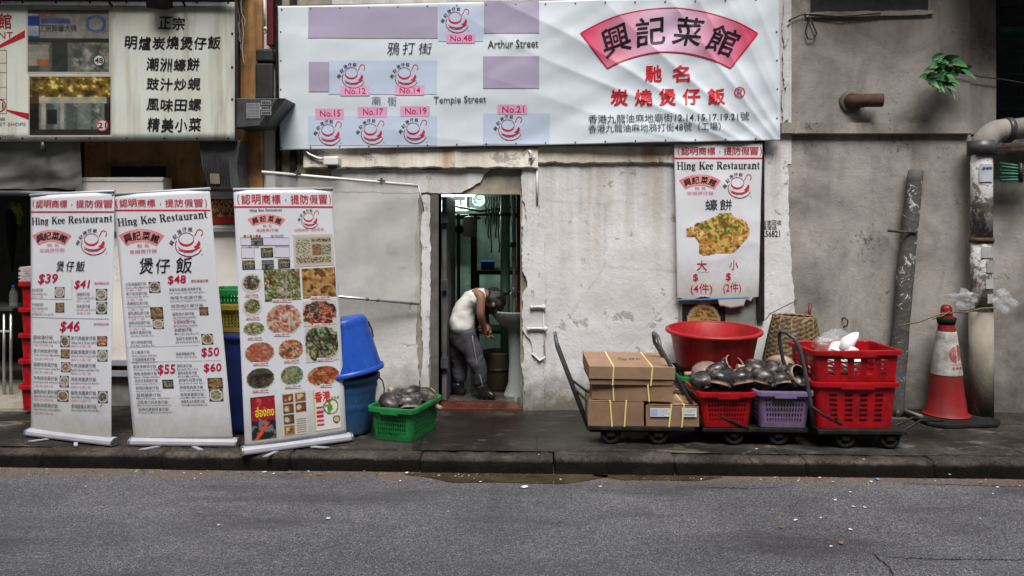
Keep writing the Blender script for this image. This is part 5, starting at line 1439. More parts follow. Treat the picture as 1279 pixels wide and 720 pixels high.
ik.text('$', (865.5, 342, 872, 352), CRIM, 0.014); ik.text('$', (906.5, 341, 913, 351), CRIM, 0.014)
ik.text('(4件)', (862, 354, 890, 368), CRIM, 0.004); ik.text('(2件)', (903, 353, 926, 367), CRIM, 0.004)
ik.line([(872, 340), (886, 339.5)], 0.6, S(170, 170, 176))
ik.build('price', po)
ik = Ink(ps, 0.003); ik.line([(846, 374.5), (875, 374), (936, 371.5)], 1.5, S(60, 140, 196)); ik.build('blue_line', po)
p2 = thing('old_poster', 'older dark poster with a plate of food, peeking out below the torn oyster cake poster', 'poster', at(880, 402, W - 0.03))
o2 = Sheet([at(848, 330, W - .03), at(944, 330, W - .03), at(944, 420, W - .03), at(848, 420, W - .03)], [(848, 330), (944, 330), (944, 420), (848, 420)])
mb = MB(); o2.grid(mb, 8, 8); mb.build('sheet', M['grey_paint'], p2, world=True, solid=0.001, offset=0)
def plate_(a, b):
    r = math.hypot((a - 0.5) / 0.4, (b - 0.62) / 0.62); k = noise.noise(Vector((a * 9, b * 9, 4)))
    if r > 1: return S(26, 22, 20)
    if r > 0.84: return S(170, 146, 110, 0.8)
    return S(*((96, 66, 34) if k > 0.1 else ((70, 84, 40) if k < -0.3 else (168, 128, 76))), 0.85)
ik = Ink(o2, 0.002); ik.photo((852, 380, 906, 418), plate_, 30, 22); ik.build('plate_photo', p2)
# the picture menu on the cream shop panel, between the stands
pm = thing('picture_menu', 'small food photo menu with red strip on cream shop panel, between two banner stands', 'poster', at(270, 284, W - 0.03))
q = Sheet([at(a, b, W - .026) for a, b in ((196, 249), (296, 249), (296, 281), (196, 281))], [(196, 249), (296, 249), (296, 281), (196, 281)])
mb = MB(); q.grid(mb, 4, 2, col=None); mb.build('sheet', M['dark'], pm, world=True, solid=0.001, offset=0)
def seaf(a, b):
    k = noise.noise(Vector((a * 16, b * 6, 4))) + 0.4 * noise.noise(Vector((a * 40, b * 14, 1)))
    if b > 0.7: return S(176, 34, 26, 0.8)
    return S(*((196, 70, 36) if k > 0.15 else ((206, 176, 120) if k > 0.0 else ((60, 70, 30) if k > -0.3 else (30, 22, 18)))), 0.85)
ik = Ink(q, 0.002); ik.photo((264, 250, 295, 280), seaf, 30, 24); ik.build('food_photo', pm)
# ------------------------------------------------------------------ builders for the loose things
def crate(name, label, loc, rz, L, Wd, Hh, mat, taper=0.88, rows=5, ns=14, nsy=18, group=None, wide=False, tilt=None, slot0=0.16, slot1=0.86):
    """open plastic basket: slotted tapering walls, ribs, rim and floor"""
    t = thing(name, label, 'basket', loc, rz, group)
    if tilt: t.rotation_euler = (tilt[0], tilt[1], rz)
    rad = 0.045
    def ring(z, grow=0.0):
        k = taper + (1 - taper) * z / Hh
        hx, hy = L / 2 * k + grow, Wd / 2 * k + grow
        return hx, hy
    # columns along the four sides, slot or rib
    cols = []
    for side, n in ((0, ns), (1, nsy), (2, ns), (3, nsy)):
        m = 2 * n + 1
        for i in range(m): cols.append((side, i / m, (i % 2 == 1)))
        cols.append((side, 1.0, False))
    def pt(side, s, z):
        hx, hy = ring(z); r = rad
        if side == 0: return Vector((-hx + r + (2 * hx - 2 * r) * s, -hy, z))
        if side == 1: return Vector((hx, -hy + r + (2 * hy - 2 * r) * s, z)) if False else Vector((hx, -hy + r + (2 * hy - 2 * r) * s, z))
        if side == 2: return Vector((hx - r - (2 * hx - 2 * r) * s, hy, z))
        return Vector((-hx, hy - r - (2 * hy - 2 * r) * s, z))
    # perimeter columns in order: sides, with rounded corners between them
    per = []
    def colz(fn): per.append(fn)
    seq = []
    for side, n in ((0, ns), (1, nsy), (2, ns), (3, nsy)):
        m = 2 * n + 1
        for i in range(m + 1):
            seq.append((('s', side, i / m), i < m and i % 2 == 1))
        for q in range(1, 4): seq.append((('c', side, q / 4), False))
    zs = [(0.0, False)]
    zr = []
    for j in range(rows):
        a = slot0 + (slot1 - slot0) * j / rows; b = a + (slot1 - slot0) / rows * (0.70 if not wide else 0.6)
        zr += [(a, True), (b, False)]
    zs = [0.0] + [a for a, _ in zr] + [1.0]
    hole = [False] + [f for _, f in zr]
    def p(cn, z):
        kind, side, s = cn
        if kind == 's': return pt(side, s, z)
        hx, hy = ring(z); r = rad
        c = [(hx - r, -hy + r), (hx - r, hy - r), (-hx + r, hy - r), (-hx + r, -hy + r)][side]
        a = R(-90 + 90 * side + 90 * s)
        return Vector((c[0] + r * math.cos(a), c[1] + r * math.sin(a), z))
    n = len(seq); vs = []; fs = []
    for z in zs:
        for cn, _ in seq: vs.append(p(cn, z * Hh))
    for j in range(len(zs) - 1):
        for i in range(n):
            if hole[j] and seq[i][1]: continue
            l = (i + 1) % n
            fs.append((j * n + i, j * n + l, (j + 1) * n + l, (j + 1) * n + i))
    mb = MB(); mb.add(vs, fs, 0, None, False)
    mb.build('wall', M[mat], t, solid=0.005, offset=-1, weld=False)
    mb = MB(); hx, hy = ring(0.0)
    mb.box(-hx + 0.01, hx - 0.01, -hy + 0.01, hy - 0.01, 0.0, 0.008); mb.build('bottom', M[mat], t)
    # turned-over rim
    mb = MB(); prof = [(-0.004, 0.0), (0.0, 0.006), (0.022, 0.004), (0.024, -0.004), (0.024, -0.030), (0.020, -0.032), (0.019, -0.004), (0.0, -0.006)]
    vs = []; fs = []; k = len(prof)
    for cn, _ in seq:
        a = p(cn, Hh); kind, side, s = cn
        if kind == 's': d = [Vector((0, -1, 0)), Vector((1, 0, 0)), Vector((0, 1, 0)), Vector((-1, 0, 0))][side]
        else:
            g = R(-90 + 90 * side + 90 * s); d = Vector((math.cos(g), math.sin(g), 0))
        for o, z in prof: vs.append(a + d * o + Vector((0, 0, z)))
    for i in range(n):
        l = (i + 1) % n
        for j in range(k):
            q = (j + 1) % k; fs.append((i * k + j, l * k + j, l * k + q, i * k + q))
    mb.add(vs, fs, 0, None, False); mb.build('rim', M[mat], t)
    # grips on the short ends
    for sgn in (-1, 1):
        mb = MB(); mb.box(-L * 0.20, L * 0.20, sgn * (Wd / 2 + 0.021), sgn * (Wd / 2 + 0.027), Hh - 0.046, Hh - 0.002); mb.build('grip', M[mat], t, bevel=0.002)
    return t

_potmesh = {}
def pot(label, loc, rot, s=1.0, pale=False, seed=0):
    """squat clay pot lying upside down, with its stub handle"""
    t = thing('clay_pot', label, 'clay pot', loc, 0, 'clay pots heaped in the plastic baskets')
    t.rotation_euler = rot; t.scale = (s, s, s * 0.95)
    k = 'p' if pale else 'd'
    if k not in _potmesh:
        mb = MB()
        prof = [(0.092, 0.0), (0.099, 0.003), (0.100, 0.010), (0.098, 0.015), (0.109, 0.036), (0.113, 0.056), (0.109, 0.080), (0.096, 0.101), (0.074, 0.116), (0.046, 0.124), (0.020, 0.126), (0.0, 0.126)]
        mb.lathe(prof, 28, wob=0.02, seed=2)
        inn = [(0.092, 0.0), (0.088, 0.002), (0.098, 0.03), (0.102, 0.056), (0.094, 0.085), (0.04, 0.112), (0.0, 0.114)]
        mb.lathe(inn, 28)
        me = mb.build('body', M['pot_pale' if pale else 'pot'], None)
        mb = MB(); P = [Vector((0.10, 0, 0.030)), Vector((0.125, 0, 0.032)), Vector((0.155, 0, 0.032)), Vector((0.180, 0, 0.031))]
        mb.tube(P, [0.026, 0.022, 0.021, 0.025], 12)
        h = mb.build('handle', M['pot_pale'], None)
        mb = MB()
        for a, b in (((0.09, 0.055, 0.03), (0.125, -0.0, 0.03)),): mb.ball((-0.116, 0, 0.03), (0.014, 0.022, 0.010))
        l = mb.build('lug', M['pot'], None)
        _potmesh[k] = (me.data, h.data, l.data)
        for o in (me, h, l): bpy.data.objects.remove(o)
    for nm, d in zip(('body', 'handle', 'lug'), _potmesh[k]):
        o = bpy.data.objects.new(nm, d); COL.objects.link(o); o.parent = t
    return t

def wheel(t, c, r, axis='Y', w=0.035):
    rot = Matrix.Rotation(R(90), 4, 'X') if axis == 'Y' else Matrix.Rotation(R(90), 4, 'Y')
    hub = thing('wheel', '', 'wheel', c); del hub['label']; del hub['category']; hub.parent = t
    mb = MB(); mb.lathe([(r * 0.62, -w / 2), (r * 0.93, -w / 2), (r, -w * 0.3), (r, w * 0.3), (r * 0.93, w / 2), (r * 0.62, w / 2), (r * 0.62, -w / 2)], 24, M=rot)
    mb.build('tyre', M['rubber'], hub)
    mb = MB(); mb.lathe([(0, -w * 0.3), (r * 0.25, -w * 0.42), (r * 0.3, -w * 0.2), (r * 0.61, -w * 0.25), (r * 0.61, w * 0.25), (r * 0.3, w * 0.2), (r * 0.25, w * 0.42), (0, w * 0.3)], 20, M=rot)
    for i in range(5):
        a = i * 2 * math.pi / 5
        mb.box(r * 0.2, r * 0.6, -0.008, 0.008, -w * 0.36, w * 0.36, M=rot @ Matrix.Rotation(a, 4, 'Z'))
    mb.build('rim', M['black_iron'], hub)
    return hub

def trolley(label, x0, x1, y0, y1, z, wheels, r, handle, brace, lip=True):
    """flat platform trolley: deck, wheels in forks, bent tube handle"""
    t = thing('hand_trolley', label, 'trolley', ((x0 + x1) / 2, (y0 + y1) / 2, 0), 0, 'flat hand trolleys parked along the wall')
    mb = MB(); mb.box(x0, x1, y0, y1, z - 0.03, z); mb.build('deck', M['black_iron'], t, world=True, bevel=0.004)
    mb = MB()
    for yy in (y0 + 0.04, y1 - 0.07): mb.box(x0 + 0.02, x1 - 0.02, yy, yy + 0.03, z - 0.055, z - 0.0305)
    mb.build('frame_rail', M['black_iron'], t, world=True)
    for wx in wheels:
        for yy in (y0 + 0.05, y1 - 0.09):
            wheel(t, Vector((wx, yy, r + 0.002)) - t.location, r)
            mb = MB(); mb.box(wx - 0.03, wx + 0.03, yy - 0.03, yy - 0.024, r - 0.01, z - 0.05); mb.box(wx - 0.03, wx + 0.03, yy + 0.024, yy + 0.03, r - 0.01, z - 0.05)
            mb.tube([(wx, yy - 0.034, r), (wx, yy + 0.034, r)], 0.010, 8); mb.box(wx - 0.035, wx + 0.035, yy - 0.032, yy + 0.032, z - 0.06, z - 0.05)
            mb.build('fork', M['black_iron'], t, world=True)
    mb = MB(); mb.tube(handle, 0.0155, 10); mb.build('handle', M['grey_steel'], t, world=True)
    mb = MB()
    for b in brace: mb.tube(b, 0.010, 8)
    mb.build('brace', M['black_iron'], t, world=True)
    return t

# ------------------------------------------------------------------ first trolley with cartons
y0, y1 = 5.99, 6.44
dz = 0.150
xa = dp(733, 530, 6.0).x; xb = dp(866, 530, 6.0).x
def U(px, top, bot_x, ya, yb, ztop, zbot):
    """a bent tube handle that leans outward"""
    a = Vector((bot_x, ya, zbot)); b = Vector((px, ya, ztop - 0.08)); c = Vector((px - 0.012, ya + 0.03, ztop - 0.01)); d = Vector((px - 0.014, ya + 0.07, ztop))
    e = Vector((px - 0.014, yb - 0.07, ztop)); f = Vector((px - 0.012, yb - 0.03, ztop - 0.01)); g = Vector((px, yb, ztop - 0.08)); h = Vector((bot_x, yb, zbot))
    return [a, b, c, d, e, f, g, h]
tx = dp(696, 425, 6.02).x; zt = dp(696, 421, 6.02).z
trolley('flat hand trolley loaded with brown cartons, nearest the doorway', xa, xb, y0, y1, dz, (dp(763, 540, 6.0).x, dp(822, 540, 6.0).x), 0.078,
    U(tx, 0, xa + 0.01, y0 + 0.03, y0 + 0.31, zt, dz - 0.02),
    [[Vector((tx + 0.115, y0 + 0.03, 0.46)), Vector((xa + 0.08, y0 + 0.035, 0.27)), Vector((xa + 0.30, y0 + 0.035, dz - 0.01))], [Vector((tx + 0.115, y0 + 0.31, 0.46)), Vector((xa + 0.30, y0 + 0.31, dz - 0.01))], [Vector((tx + 0.15, y0 + 0.03, 0.36)), Vector((tx + 0.15, y0 + 0.31, 0.36))]])

def carton(label, x0, x1, y0_, y1_, z0, z1, rz=0.0, straps=(0.28, 0.74), roll=0.0, seed=0, lab=None, open_flap=False, lid=True):
    c = Vector(((x0 + x1) / 2, (y0_ + y1_) / 2, z0))
    t = thing('carton', label, 'box', c, R(rz), 'strapped cartons on the trolley')
    t.rotation_euler = (0, R(roll), R(rz))
    hx, hy, h = (x1 - x0) / 2, (y1_ - y0_) / 2, z1 - z0
    rnd = random.Random(seed); mb = MB(); n = 8; vs = []; fs = []
    def bulge(p):
        return Vector((p.x + 0.006 * noise.noise(p * 5 + Vector((seed, 0, 0))), p.y + 0.008 * noise.noise(p * 5 + Vector((0, seed, 0))) , p.z + (0.008 * noise.noise(p * 4 + Vector((seed, 3, 0))) if p.z > 0.02 else 0)))
    bm = bmesh.new(); bmesh.ops.create_cube(bm, size=1.0)
    bmesh.ops.scale(bm, vec=(2 * hx, 2 * hy, h), verts=bm.verts); bmesh.ops.translate(bm, vec=(0, 0, h / 2), verts=bm.verts)
    bmesh.ops.subdivide_edges(bm, edges=bm.edges, cuts=5, use_grid_fill=True)
    for v in bm.verts: v.co = bulge(v.co)
    mb.add([v.co.copy() for v in bm.verts], [[v.index for v in f.verts] for f in bm.faces]); bm.free()
    mb.build('body', M['cardboard'], t, bevel=0.003)
    if lid:
        mb = MB(); o = 0.007
        mb.box(-hx - o, hx + o, -hy - o, hy + o, h + 0.009, h + 0.013)
        d = h * 0.62
        mb.box(-hx - o, hx + o, -hy - o - 0.004, -hy - o, h - d, h + 0.0125); mb.box(-hx - o, hx + o, hy + o, hy + o + 0.004, h - d, h + 0.0125)
        mb.box(-hx - o - 0.004, -hx - o, -hy - o, hy + o, h - d, h + 0.0125); mb.box(hx + o, hx + o + 0.004, -hy - o, hy + o, h - d, h + 0.0125)
        mb.build('lid', M['cardboard_top'], t)
    else:
        mb = MB(); mb.box(-hx, hx, -0.003, 0.003, h + 0.006, h + 0.009); mb.box(-hx + .01, hx - .01, -hy + 0.004, -0.004, h + 0.006, h + 0.010); mb.box(-hx + .01, hx - .01, 0.004, hy - 0.004, h + 0.006, h + 0.010)
        mb.build('flap', M['cardboard_top'], t)
    for s in straps:
        xx = -hx + 2 * hx * s; w = 0.006; g = 0.0145 if lid else 0.010; top = h + (0.0155 if lid else 0.0125)
        j = rnd.uniform(-0.015, 0.015)
        P = [(-hy - g, -0.001), (-hy - g, top), (hy + g, top), (hy + g, -0.001)]
        vs = []; 
        for i, (yy, zz) in enumerate(P):
            k = j * (1 if i in (1, 2) else -0.4)
            vs += [(xx - w + k, yy, zz), (xx + w + k, yy, zz)]
        mb = MB(); mb.add(vs, [(0, 1, 3, 2), (2, 3, 5, 4), (4, 5, 7, 6)]); mb.build('strap', M['strap'], t, solid=0.001, offset=0)
    return t, hx, hy, h
bx = lambda px, D=6.02: dp(px, 500, D).x
bz = lambda py, D=6.02: dp(640, py, D).z
carton('plain brown carton at the bottom left of the trolley, under the stack', bx(734), bx(803), 6.0, 6.42, dz + 0.001, bz(501), 0, (0.42, 0.66), 0, 1, lid=False)
c4, hx4, hy4, h4 = carton('brown carton with white shipping labels, bottom right on the trolley', bx(806), bx(871), 6.0, 6.36, dz + 0.001, bz(505), 0, (0.44, 0.68), 0, 2, lid=False)
sh = Sheet([Vector((-hx4 + 0.03, -hy4 - 0.004, h4 - 0.01)), Vector((hx4 - 0.02, -hy4 - 0.004, h4 - 0.01)), Vector((hx4 - 0.02, -hy4 - 0.004, h4 * 0.42)), Vector((-hx4 + 0.03, -hy4 - 0.004, h4 * 0.42))], [(0, 0), (100, 0), (100, 30), (0, 30)])
ik = Ink(sh, 0.004); wl = S(206, 208, 214, 0.9)
ik.rect((0, 2, 44, 26), wl); ik.rect((68, 1, 100, 26), wl); ik.rect((2, 5, 16, 23), S(150, 160, 190), 1)
for i, (a, b) in enumerate(((18, 40), (18, 36), (18, 42), (18, 30), (71, 97), (71, 90))): ik.text('TO: 123 456 HK', (a, 5 + (i % 4) * 5, b, 8.4 + (i % 4) * 5), S(110, 112, 124), lay=1, res=1)
for i in range(14): ik.rect((71 + i * 1.8, 18, 71.8 + i * 1.8, 23), BLK, 1)
ik.mb.build('shipping_label', M['ink'], c4)
carton('small brown carton behind the labelled carton, right end of the trolley', bx(842, 6.36), bx(872, 6.36), 6.39, 6.44 + 0.16, dz + 0.001, bz(484, 6.5), 0, (0.5,), 0, 3, lid=False)
carton('brown carton in the middle of the stack, on the two bottom cartons', bx(739), bx(840), 6.01, 6.40, bz(499.5), bz(477), -1.5, (0.27, 0.70), 1.4, 4, lid=False)
ct, hx, hy, h = carton('largest carton on top of the stack, with handwriting on its lid', bx(735), bx(838), 5.99, 6.52, bz(477.5), bz(456.5), 2.0, (0.27, 0.73), 0.8, 5)
ct.rotation_euler.x = R(2.5)
sh = Sheet([Vector((-0.1, 0.10, h + 0.0145)), Vector((0.14, 0.10, h + 0.0145)), Vector((0.14, -0.12, h + 0.0145)), Vector((-0.1, -0.12, h + 0.0145))], [(0, 0), (50, 0), (50, 40), (0, 40)])
sh.n = Vector((0, 0, 1)); ik = Ink(sh, 0.001); ik.text('Toy 49.91', (6, 12, 44, 30), S(50, 40, 34), 0.0, 0.3); ik.mb.build('handwriting', M['ink'], ct)

# ------------------------------------------------------------------ second trolley: baskets of pots, red basin
xa2 = dp(876, 530, 6.0).x; xb2 = dp(1006, 530, 6.0).x
y0, y1 = 6.00, 6.52
t2x = dp(824, 430, 6.02).x; t2z = dp(824, 421, 6.02).z
trolley('flat black hand trolley under the red and purple baskets of pots', xa2, xb2, y0, y1, 0.144, (dp(916, 540, 6.0).x, dp(971, 540, 6.0).x), 0.078,
    U(t2x, 0, xa2 + 0.03, y0 + 0.02, y0 + 0.34, t2z, 0.125),
    [[Vector((xa2 - 0.03, y0 + 0.02, 0.36)), Vector((xa2 + 0.10, y0 - 0.0, 0.25)), Vector((xa2 + 0.36, y0 + 0.005, 0.14))], [Vector((xa2 - 0.09, y0 + 0.02, 0.42)), Vector((xa2 - 0.09, y0 + 0.34, 0.42))]])
cx1 = (dp(868, 500, 6.0).x + dp(939, 500, 6.0).x) / 2; cx2 = (dp(943, 500, 6.0).x + dp(1009, 500, 6.0).x) / 2
crate('plastic_basket', 'bright red slotted basket of burnt clay pots, beside the purple basket', (cx1, 6.22, 0.152), R(3), 0.425, 0.50, 0.275, 'red_plastic', 0.86, 5, 13, 15, 'plastic baskets')
crate('plastic_basket', 'purple slotted basket of burnt clay pots', (cx2, 6.22, 0.152), R(-1), 0.415, 0.50, 0.285, 'purple_plastic', 0.86, 5, 13, 15, 'plastic baskets')
def fill(cx, cy, z, w, d, n, seed, desc, rz=0.0):
    """hidden bottom layer of pots"""
    rnd = random.Random(seed)
def P_(px, py, Y): return at(px, py, Y)
def potat(label, px, py, Y, s, rot, pale=False):
    c = at(px, py, Y); s *= 0.84
    e = tuple(R(v * 1.6) if k < 2 and abs(v) < 40 else R(v) for k, v in enumerate(rot))
    from mathutils import Euler
    p = c - Euler(e).to_matrix() @ Vector((0, 0, 0.060 * s)); pot(label, tuple(p), e, s, pale)
potat('pale unburnt clay pot upside down at the back left of the red basket', 880, 462, 6.32, 1.15, (-8, 6, 150), True)
potat('round black clay pot at the front left of the red basket', 899, 473, 6.08, 1.16, (12, -6, 165))
potat('black clay pot tilted at the back right of the red basket', 914, 459, 6.32, 1.1, (-135, 10, 20))
potat('grey-black clay pot at the front right of the red basket, handle to the left', 924, 472, 6.10, 1.12, (10, 8, 172))
potat('low black clay pot showing between the front pots of the red basket', 908, 482, 6.18, 1.0, (0, 0, 200))
potat('low black clay pot beneath the pale pot of the red basket', 886, 480, 6.22, 1.0, (0, 0, 20))
potat('black clay pot at the back left of the purple basket', 946, 459, 6.34, 1.15, (-6, -8, 190))
potat('large black clay pot at the front left of the purple basket', 955, 471, 6.10, 1.25, (10, 5, 100))
potat('pale clay pot at the back right of the purple basket, under trolley handle', 975, 455, 6.34, 1.2, (16, 14, 120), True)
potat('black clay pot in the middle right of the purple basket', 984, 464, 6.22, 1.02, (4, -10, 178))
potat('sooty clay pot with a dark round hole at the front right of the purple basket', 993, 471, 6.08, 1.05, (-118, 12, 25))
potat('low black clay pot in the middle of the purple basket', 972, 480, 6.20, 1.0, (0, 0, 30))
rnd = random.Random(19)
for k, (px, py, Y, lab) in enumerate(((893, 462, 6.24, 'sooty clay pot resting between the pale pot and black pots of the red basket'), (932, 466, 6.24, 'sooty clay pot leaning against the right rim of the red basket'), (906, 470, 6.20, 'small black clay pot on top in the middle of the red basket'), (876, 474, 6.08, 'brown-black clay pot against the left rim of the red basket'),
        (962, 461, 6.26, 'small black clay pot on top in the middle of the purple basket'), (941, 472, 6.16, 'dark clay pot against the left rim of the purple basket'), (1000, 464, 6.28, 'dark clay pot against the back right corner of the purple basket'), (974, 475, 6.06, 'brown-black clay pot at the front middle of the purple basket'))):
    potat(lab, px, py, Y, 0.98, (rnd.uniform(-28, 28), rnd.uniform(-24, 24), rnd.uniform(0, 360)))
# green basket behind the handle, carrying the basin
bY = 6.70
gx = (dp(842, 470, bY).x + dp(952, 470, bY).x) / 2
crate('plastic_basket', 'green basket half hidden behind black trolley handle, beneath the big red basin', (gx, bY, 0.002), 0, 0.80, 0.62, 0.46, 'green_plastic', 0.92, 6, 18, 15, 'plastic baskets')
bc_ = at(891, 411, bY - 0.02)
ba = thing('basin', 'big round red plastic basin standing above the baskets of pots', 'basin', (bc_.x, bY - 0.02, 0.468))
ba.rotation_euler = (R(2.5), 0, 0)
hb = bc_.z - 0.468
mb = MB(); rt = 0.392
mb.lathe([(0.0, 0.0), (0.28, 0.0), (0.30, 0.01), (0.325, 0.08), (rt - 0.018, hb - 0.012), (rt - 0.008, hb - 0.004)], 56)
mb.lathe([(0.0, 0.006), (0.276, 0.006), (0.294, 0.016), (0.319, 0.082), (rt - 0.024, hb - 0.012), (rt - 0.016, hb - 0.004)], 56)
mb.build('bowl', M['basin_red'], ba)
mb = MB(); mb.lathe([(rt - 0.018, hb - 0.006), (rt - 0.014, hb + 0.004), (rt + 0.004, hb + 0.006), (rt + 0.018, hb), (rt + 0.022, hb - 0.014), (rt + 0.016, hb - 0.024), (rt + 0.008, hb - 0.016), (rt - 0.01, hb - 0.012), (rt - 0.018, hb - 0.006)], 56)
mb.build('rim', M['basin_red'], ba)

# ------------------------------------------------------------------ third trolley: two red crates
xa3 = dp(1014, 530, 6.0).x; xb3 = dp(1121, 530, 6.0).x
y0, y1 = 5.94, 6.44
h1 = dp(1010, 452, 6.0); 
hp = [at(1016, 530, y0 + 0.01), at(1012, 500, y0 + 0.01), at(1005, 462, y0 + 0.01), at(999, 436, y0 + 0.01), at(992, 423, y0 + 0.02), at(984, 417, y0 + 0.06), at(976, 414, y0 + 0.20), at(973, 418, y0 + 0.24), at(974, 428, y0 + 0.25), at(978, 450, y0 + 0.26)]
hp.append(Vector((hp[0].x, y0 + 0.27, hp[0].z)))
trolley('flat black hand trolley carrying the stacked red crates', xa3, xb3, y0, y1, 0.15, (dp(1049, 540, 6.0).x, dp(1103, 540, 6.0).x), 0.078, hp,
    [[at(1014, 508, y0 - 0.02), at(1030, 520, y0 - 0.02), at(1052, 531, y0 - 0.02)], [Vector((xb3 - 0.02, y0 + 0.05, 0.13)), at(1150, 525, 6.2), at(1178, 526, 6.24)], [Vector((xb3 - 0.02, y0 + 0.2, 0.13)), at(1140, 522, 6.3), at(1168, 524, 6.34)]])
rx = (dp(1012, 500, 6.0).x + dp(1113, 500, 6.0).x) / 2
crate('plastic_crate', 'lower red crate with wide slots, standing on the trolley deck', (rx, 6.22, 0.152), R(1), 0.640, 0.46, 0.355, 'red_plastic', 0.91, 6, 4, 3, 'red crates on the trolley', wide=True, slot0=0.14, slot1=0.80)
crate('plastic_crate', 'upper red crate, turned slightly, holding a white bag and striped cloth', (dp(1050, 450, 6.2).x, 6.24, 0.508), R(4), 0.68, 0.49, 0.245, 'red_plastic', 0.94, 4, 5, 3, 'red crates on the trolley', wide=True, slot0=0.22, slot1=0.80)
# what lies in the upper crate
def crumple(mb, c, r, seed, amp=0.35, nu=26, nv=18, freq=1.6):
    c = Vector(c); r = Vector(r); vs = []; fs = []
    for i in range(nv + 1):
        p = math.pi * i / nv
        for j in range(nu):
            t_ = 2 * math.pi * j / nu; d = Vector((math.sin(p) * math.cos(t_), math.sin(p) * math.sin(t_), math.cos(p)))
            k = 1 + amp * noise.noise(d * freq + Vector((seed, 0, 0))) + amp * 0.6 * (abs(noise.noise(d * freq * 2.7 + Vector((0, seed, 0)))) - 0.3)
            vs.append(c + Vector((d.x * r.x, d.y * r.y, d.z * r.z)) * k)
    for i in range(nv):
        for j in range(nu):
            l = (j + 1) % nu; fs.append((i * nu + j, (i + 1) * nu + j, (i + 1) * nu + l, i * nu + l))
    mb.add(vs, fs, 0, None, True)
q = at(1052, 424, 6.40)
wb = thing('plastic_bag', 'knotted white plastic bag in the upper red crate', 'bag', (q.x, q.y, 0.53))
mb = MB(); crumple(mb, (0, 0, 0.10), (0.14, 0.10, 0.13), 4, 0.4, freq=1.3)
mb.tube([(0.0, 0, 0.16), (0.05, 0.0, 0.235), (0.11, 0.01, 0.285), (0.135, 0.01, 0.31)], [0.085, 0.075, 0.045, 0.008], 12, flat=0.7)
mb.build('bag', M['white_bag'], wb, weld=False)
mb = MB(); crumple(mb, (-0.11, 0.06, 0.19), (0.12, 0.06, 0.07), 6, 0.45, freq=1.2); mb.build('loose_fold', M['poly_bag'], wb, weld=False)
q = at(1050, 437, 6.18)
sc_ = thing('striped_cloth', 'black and white striped cloth bundle in the upper red crate', 'cloth', (q.x, q.y, 0.53))
n_ = NT('striped_fabric'); wv = n_.t.nodes.new('ShaderNodeTexWave'); wv.inputs['Scale'].default_value = 16; wv.inputs['Distortion'].default_value = 2.5; wv.bands_direction = 'DIAGONAL'
n_.link(n_.vec, wv.inputs['Vector']); M['stripes'] = n_.done(n_.ramp(wv.outputs['Fac'], [(0.45, (0.02, 0.02, 0.02)), (0.55, (0.45, 0.43, 0.41))]), 0.8)
mb = MB(); crumple(mb, (-0.02, 0, 0.06), (0.15, 0.12, 0.14), 12, 0.25, freq=1.2); mb.build('bundle', M['stripes'], sc_, weld=False)
mb = MB(); crumple(mb, (0.11, -0.02, 0.11), (0.08, 0.07, 0.06), 15, 0.3); mb.build('plain_end', M['white_bag'], sc_, weld=False)
bk_ = thing('slot_filler', 'dark red block added in the lower crate so its slots read dark', 'sack', (rx, 6.22, 0.165))  # added block, no real sack: keeps light out of the slots
mb = MB(); mb.box(-0.282, 0.282, -0.195, 0.195, 0.0, 0.325); mb.build('sack', M['darkred'], bk_, bevel=0.05, subsurf=1)
gb = thing('rubbish_sack', 'translucent grey plastic sack against dirty wall, behind the red crates', 'bag', (at(1050, 500, 6.85).x, 6.86, 0.0))
mb = MB(); crumple(mb, (0, 0, 0.36), (0.22, 0.16, 0.37), 21, 0.28); crumple(mb, (-0.05, -0.04, 0.70), (0.13, 0.08, 0.10), 25, 0.45, freq=1.2); mb.build('sack', M['poly_bag'], gb, weld=False)

# ------------------------------------------------------------------ wicker basket and broom
wk = at(990, 395, 6.78)
wt = thing('wicker_basket', 'tall woven wicker basket, between the red basin and red crates', 'basket', (at(986, 450, 6.78).x, 6.78, 0.0))
wt.rotation_euler = (0, R(3), R(10))
mb = MB(); nu, nv = 72, 46; Hw = wk.z
def wr(z): 
    k = z / Hw
    return 0.27 - 0.015 * k - 0.085 * max(0, k - 0.45) ** 1.4 * 2.0
vs = []; cs = []; fs = []
for i in range(nv + 1):
    z = Hw * i / nv
    for j in range(nu):
        a = 2 * math.pi * j / nu
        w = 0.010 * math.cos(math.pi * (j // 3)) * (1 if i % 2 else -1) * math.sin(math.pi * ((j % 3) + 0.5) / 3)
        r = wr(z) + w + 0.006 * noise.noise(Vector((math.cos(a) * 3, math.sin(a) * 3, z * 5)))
        vs.append((r * math.cos(a), r * 0.8 * math.sin(a), z)); k = 0.75 + 0.5 * noise.noise(Vector((j * 0.7, i * 0.7, 2))); cs.append((k * (1.25 if w > 0.004 else (0.28 if w < -0.002 else 0.75)),) * 3)  # shade of the weave put into colour: gaps darkened, raised strands lightened
for i in range(nv):
    for j in range(nu):
        l = (j + 1) % nu; fs.append((i * nu + j, i * nu + l, (i + 1) * nu + l, (i + 1) * nu + j))
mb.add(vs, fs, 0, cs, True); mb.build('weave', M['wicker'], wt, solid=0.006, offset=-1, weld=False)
mb = MB(); rr = wr(Hw)
mb.tube([((rr + 0.006 * math.cos(k * 2.1)) * math.cos(k * 0.13), (rr + 0.006 * math.cos(k * 2.1)) * 0.8 * math.sin(k * 0.13), Hw + 0.003 * math.sin(k * 2.1)) for k in range(49)], 0.010, 7, col=(0.8, 0.8, 0.8)); mb.build('rim', M['wicker'], wt)
mb = MB()
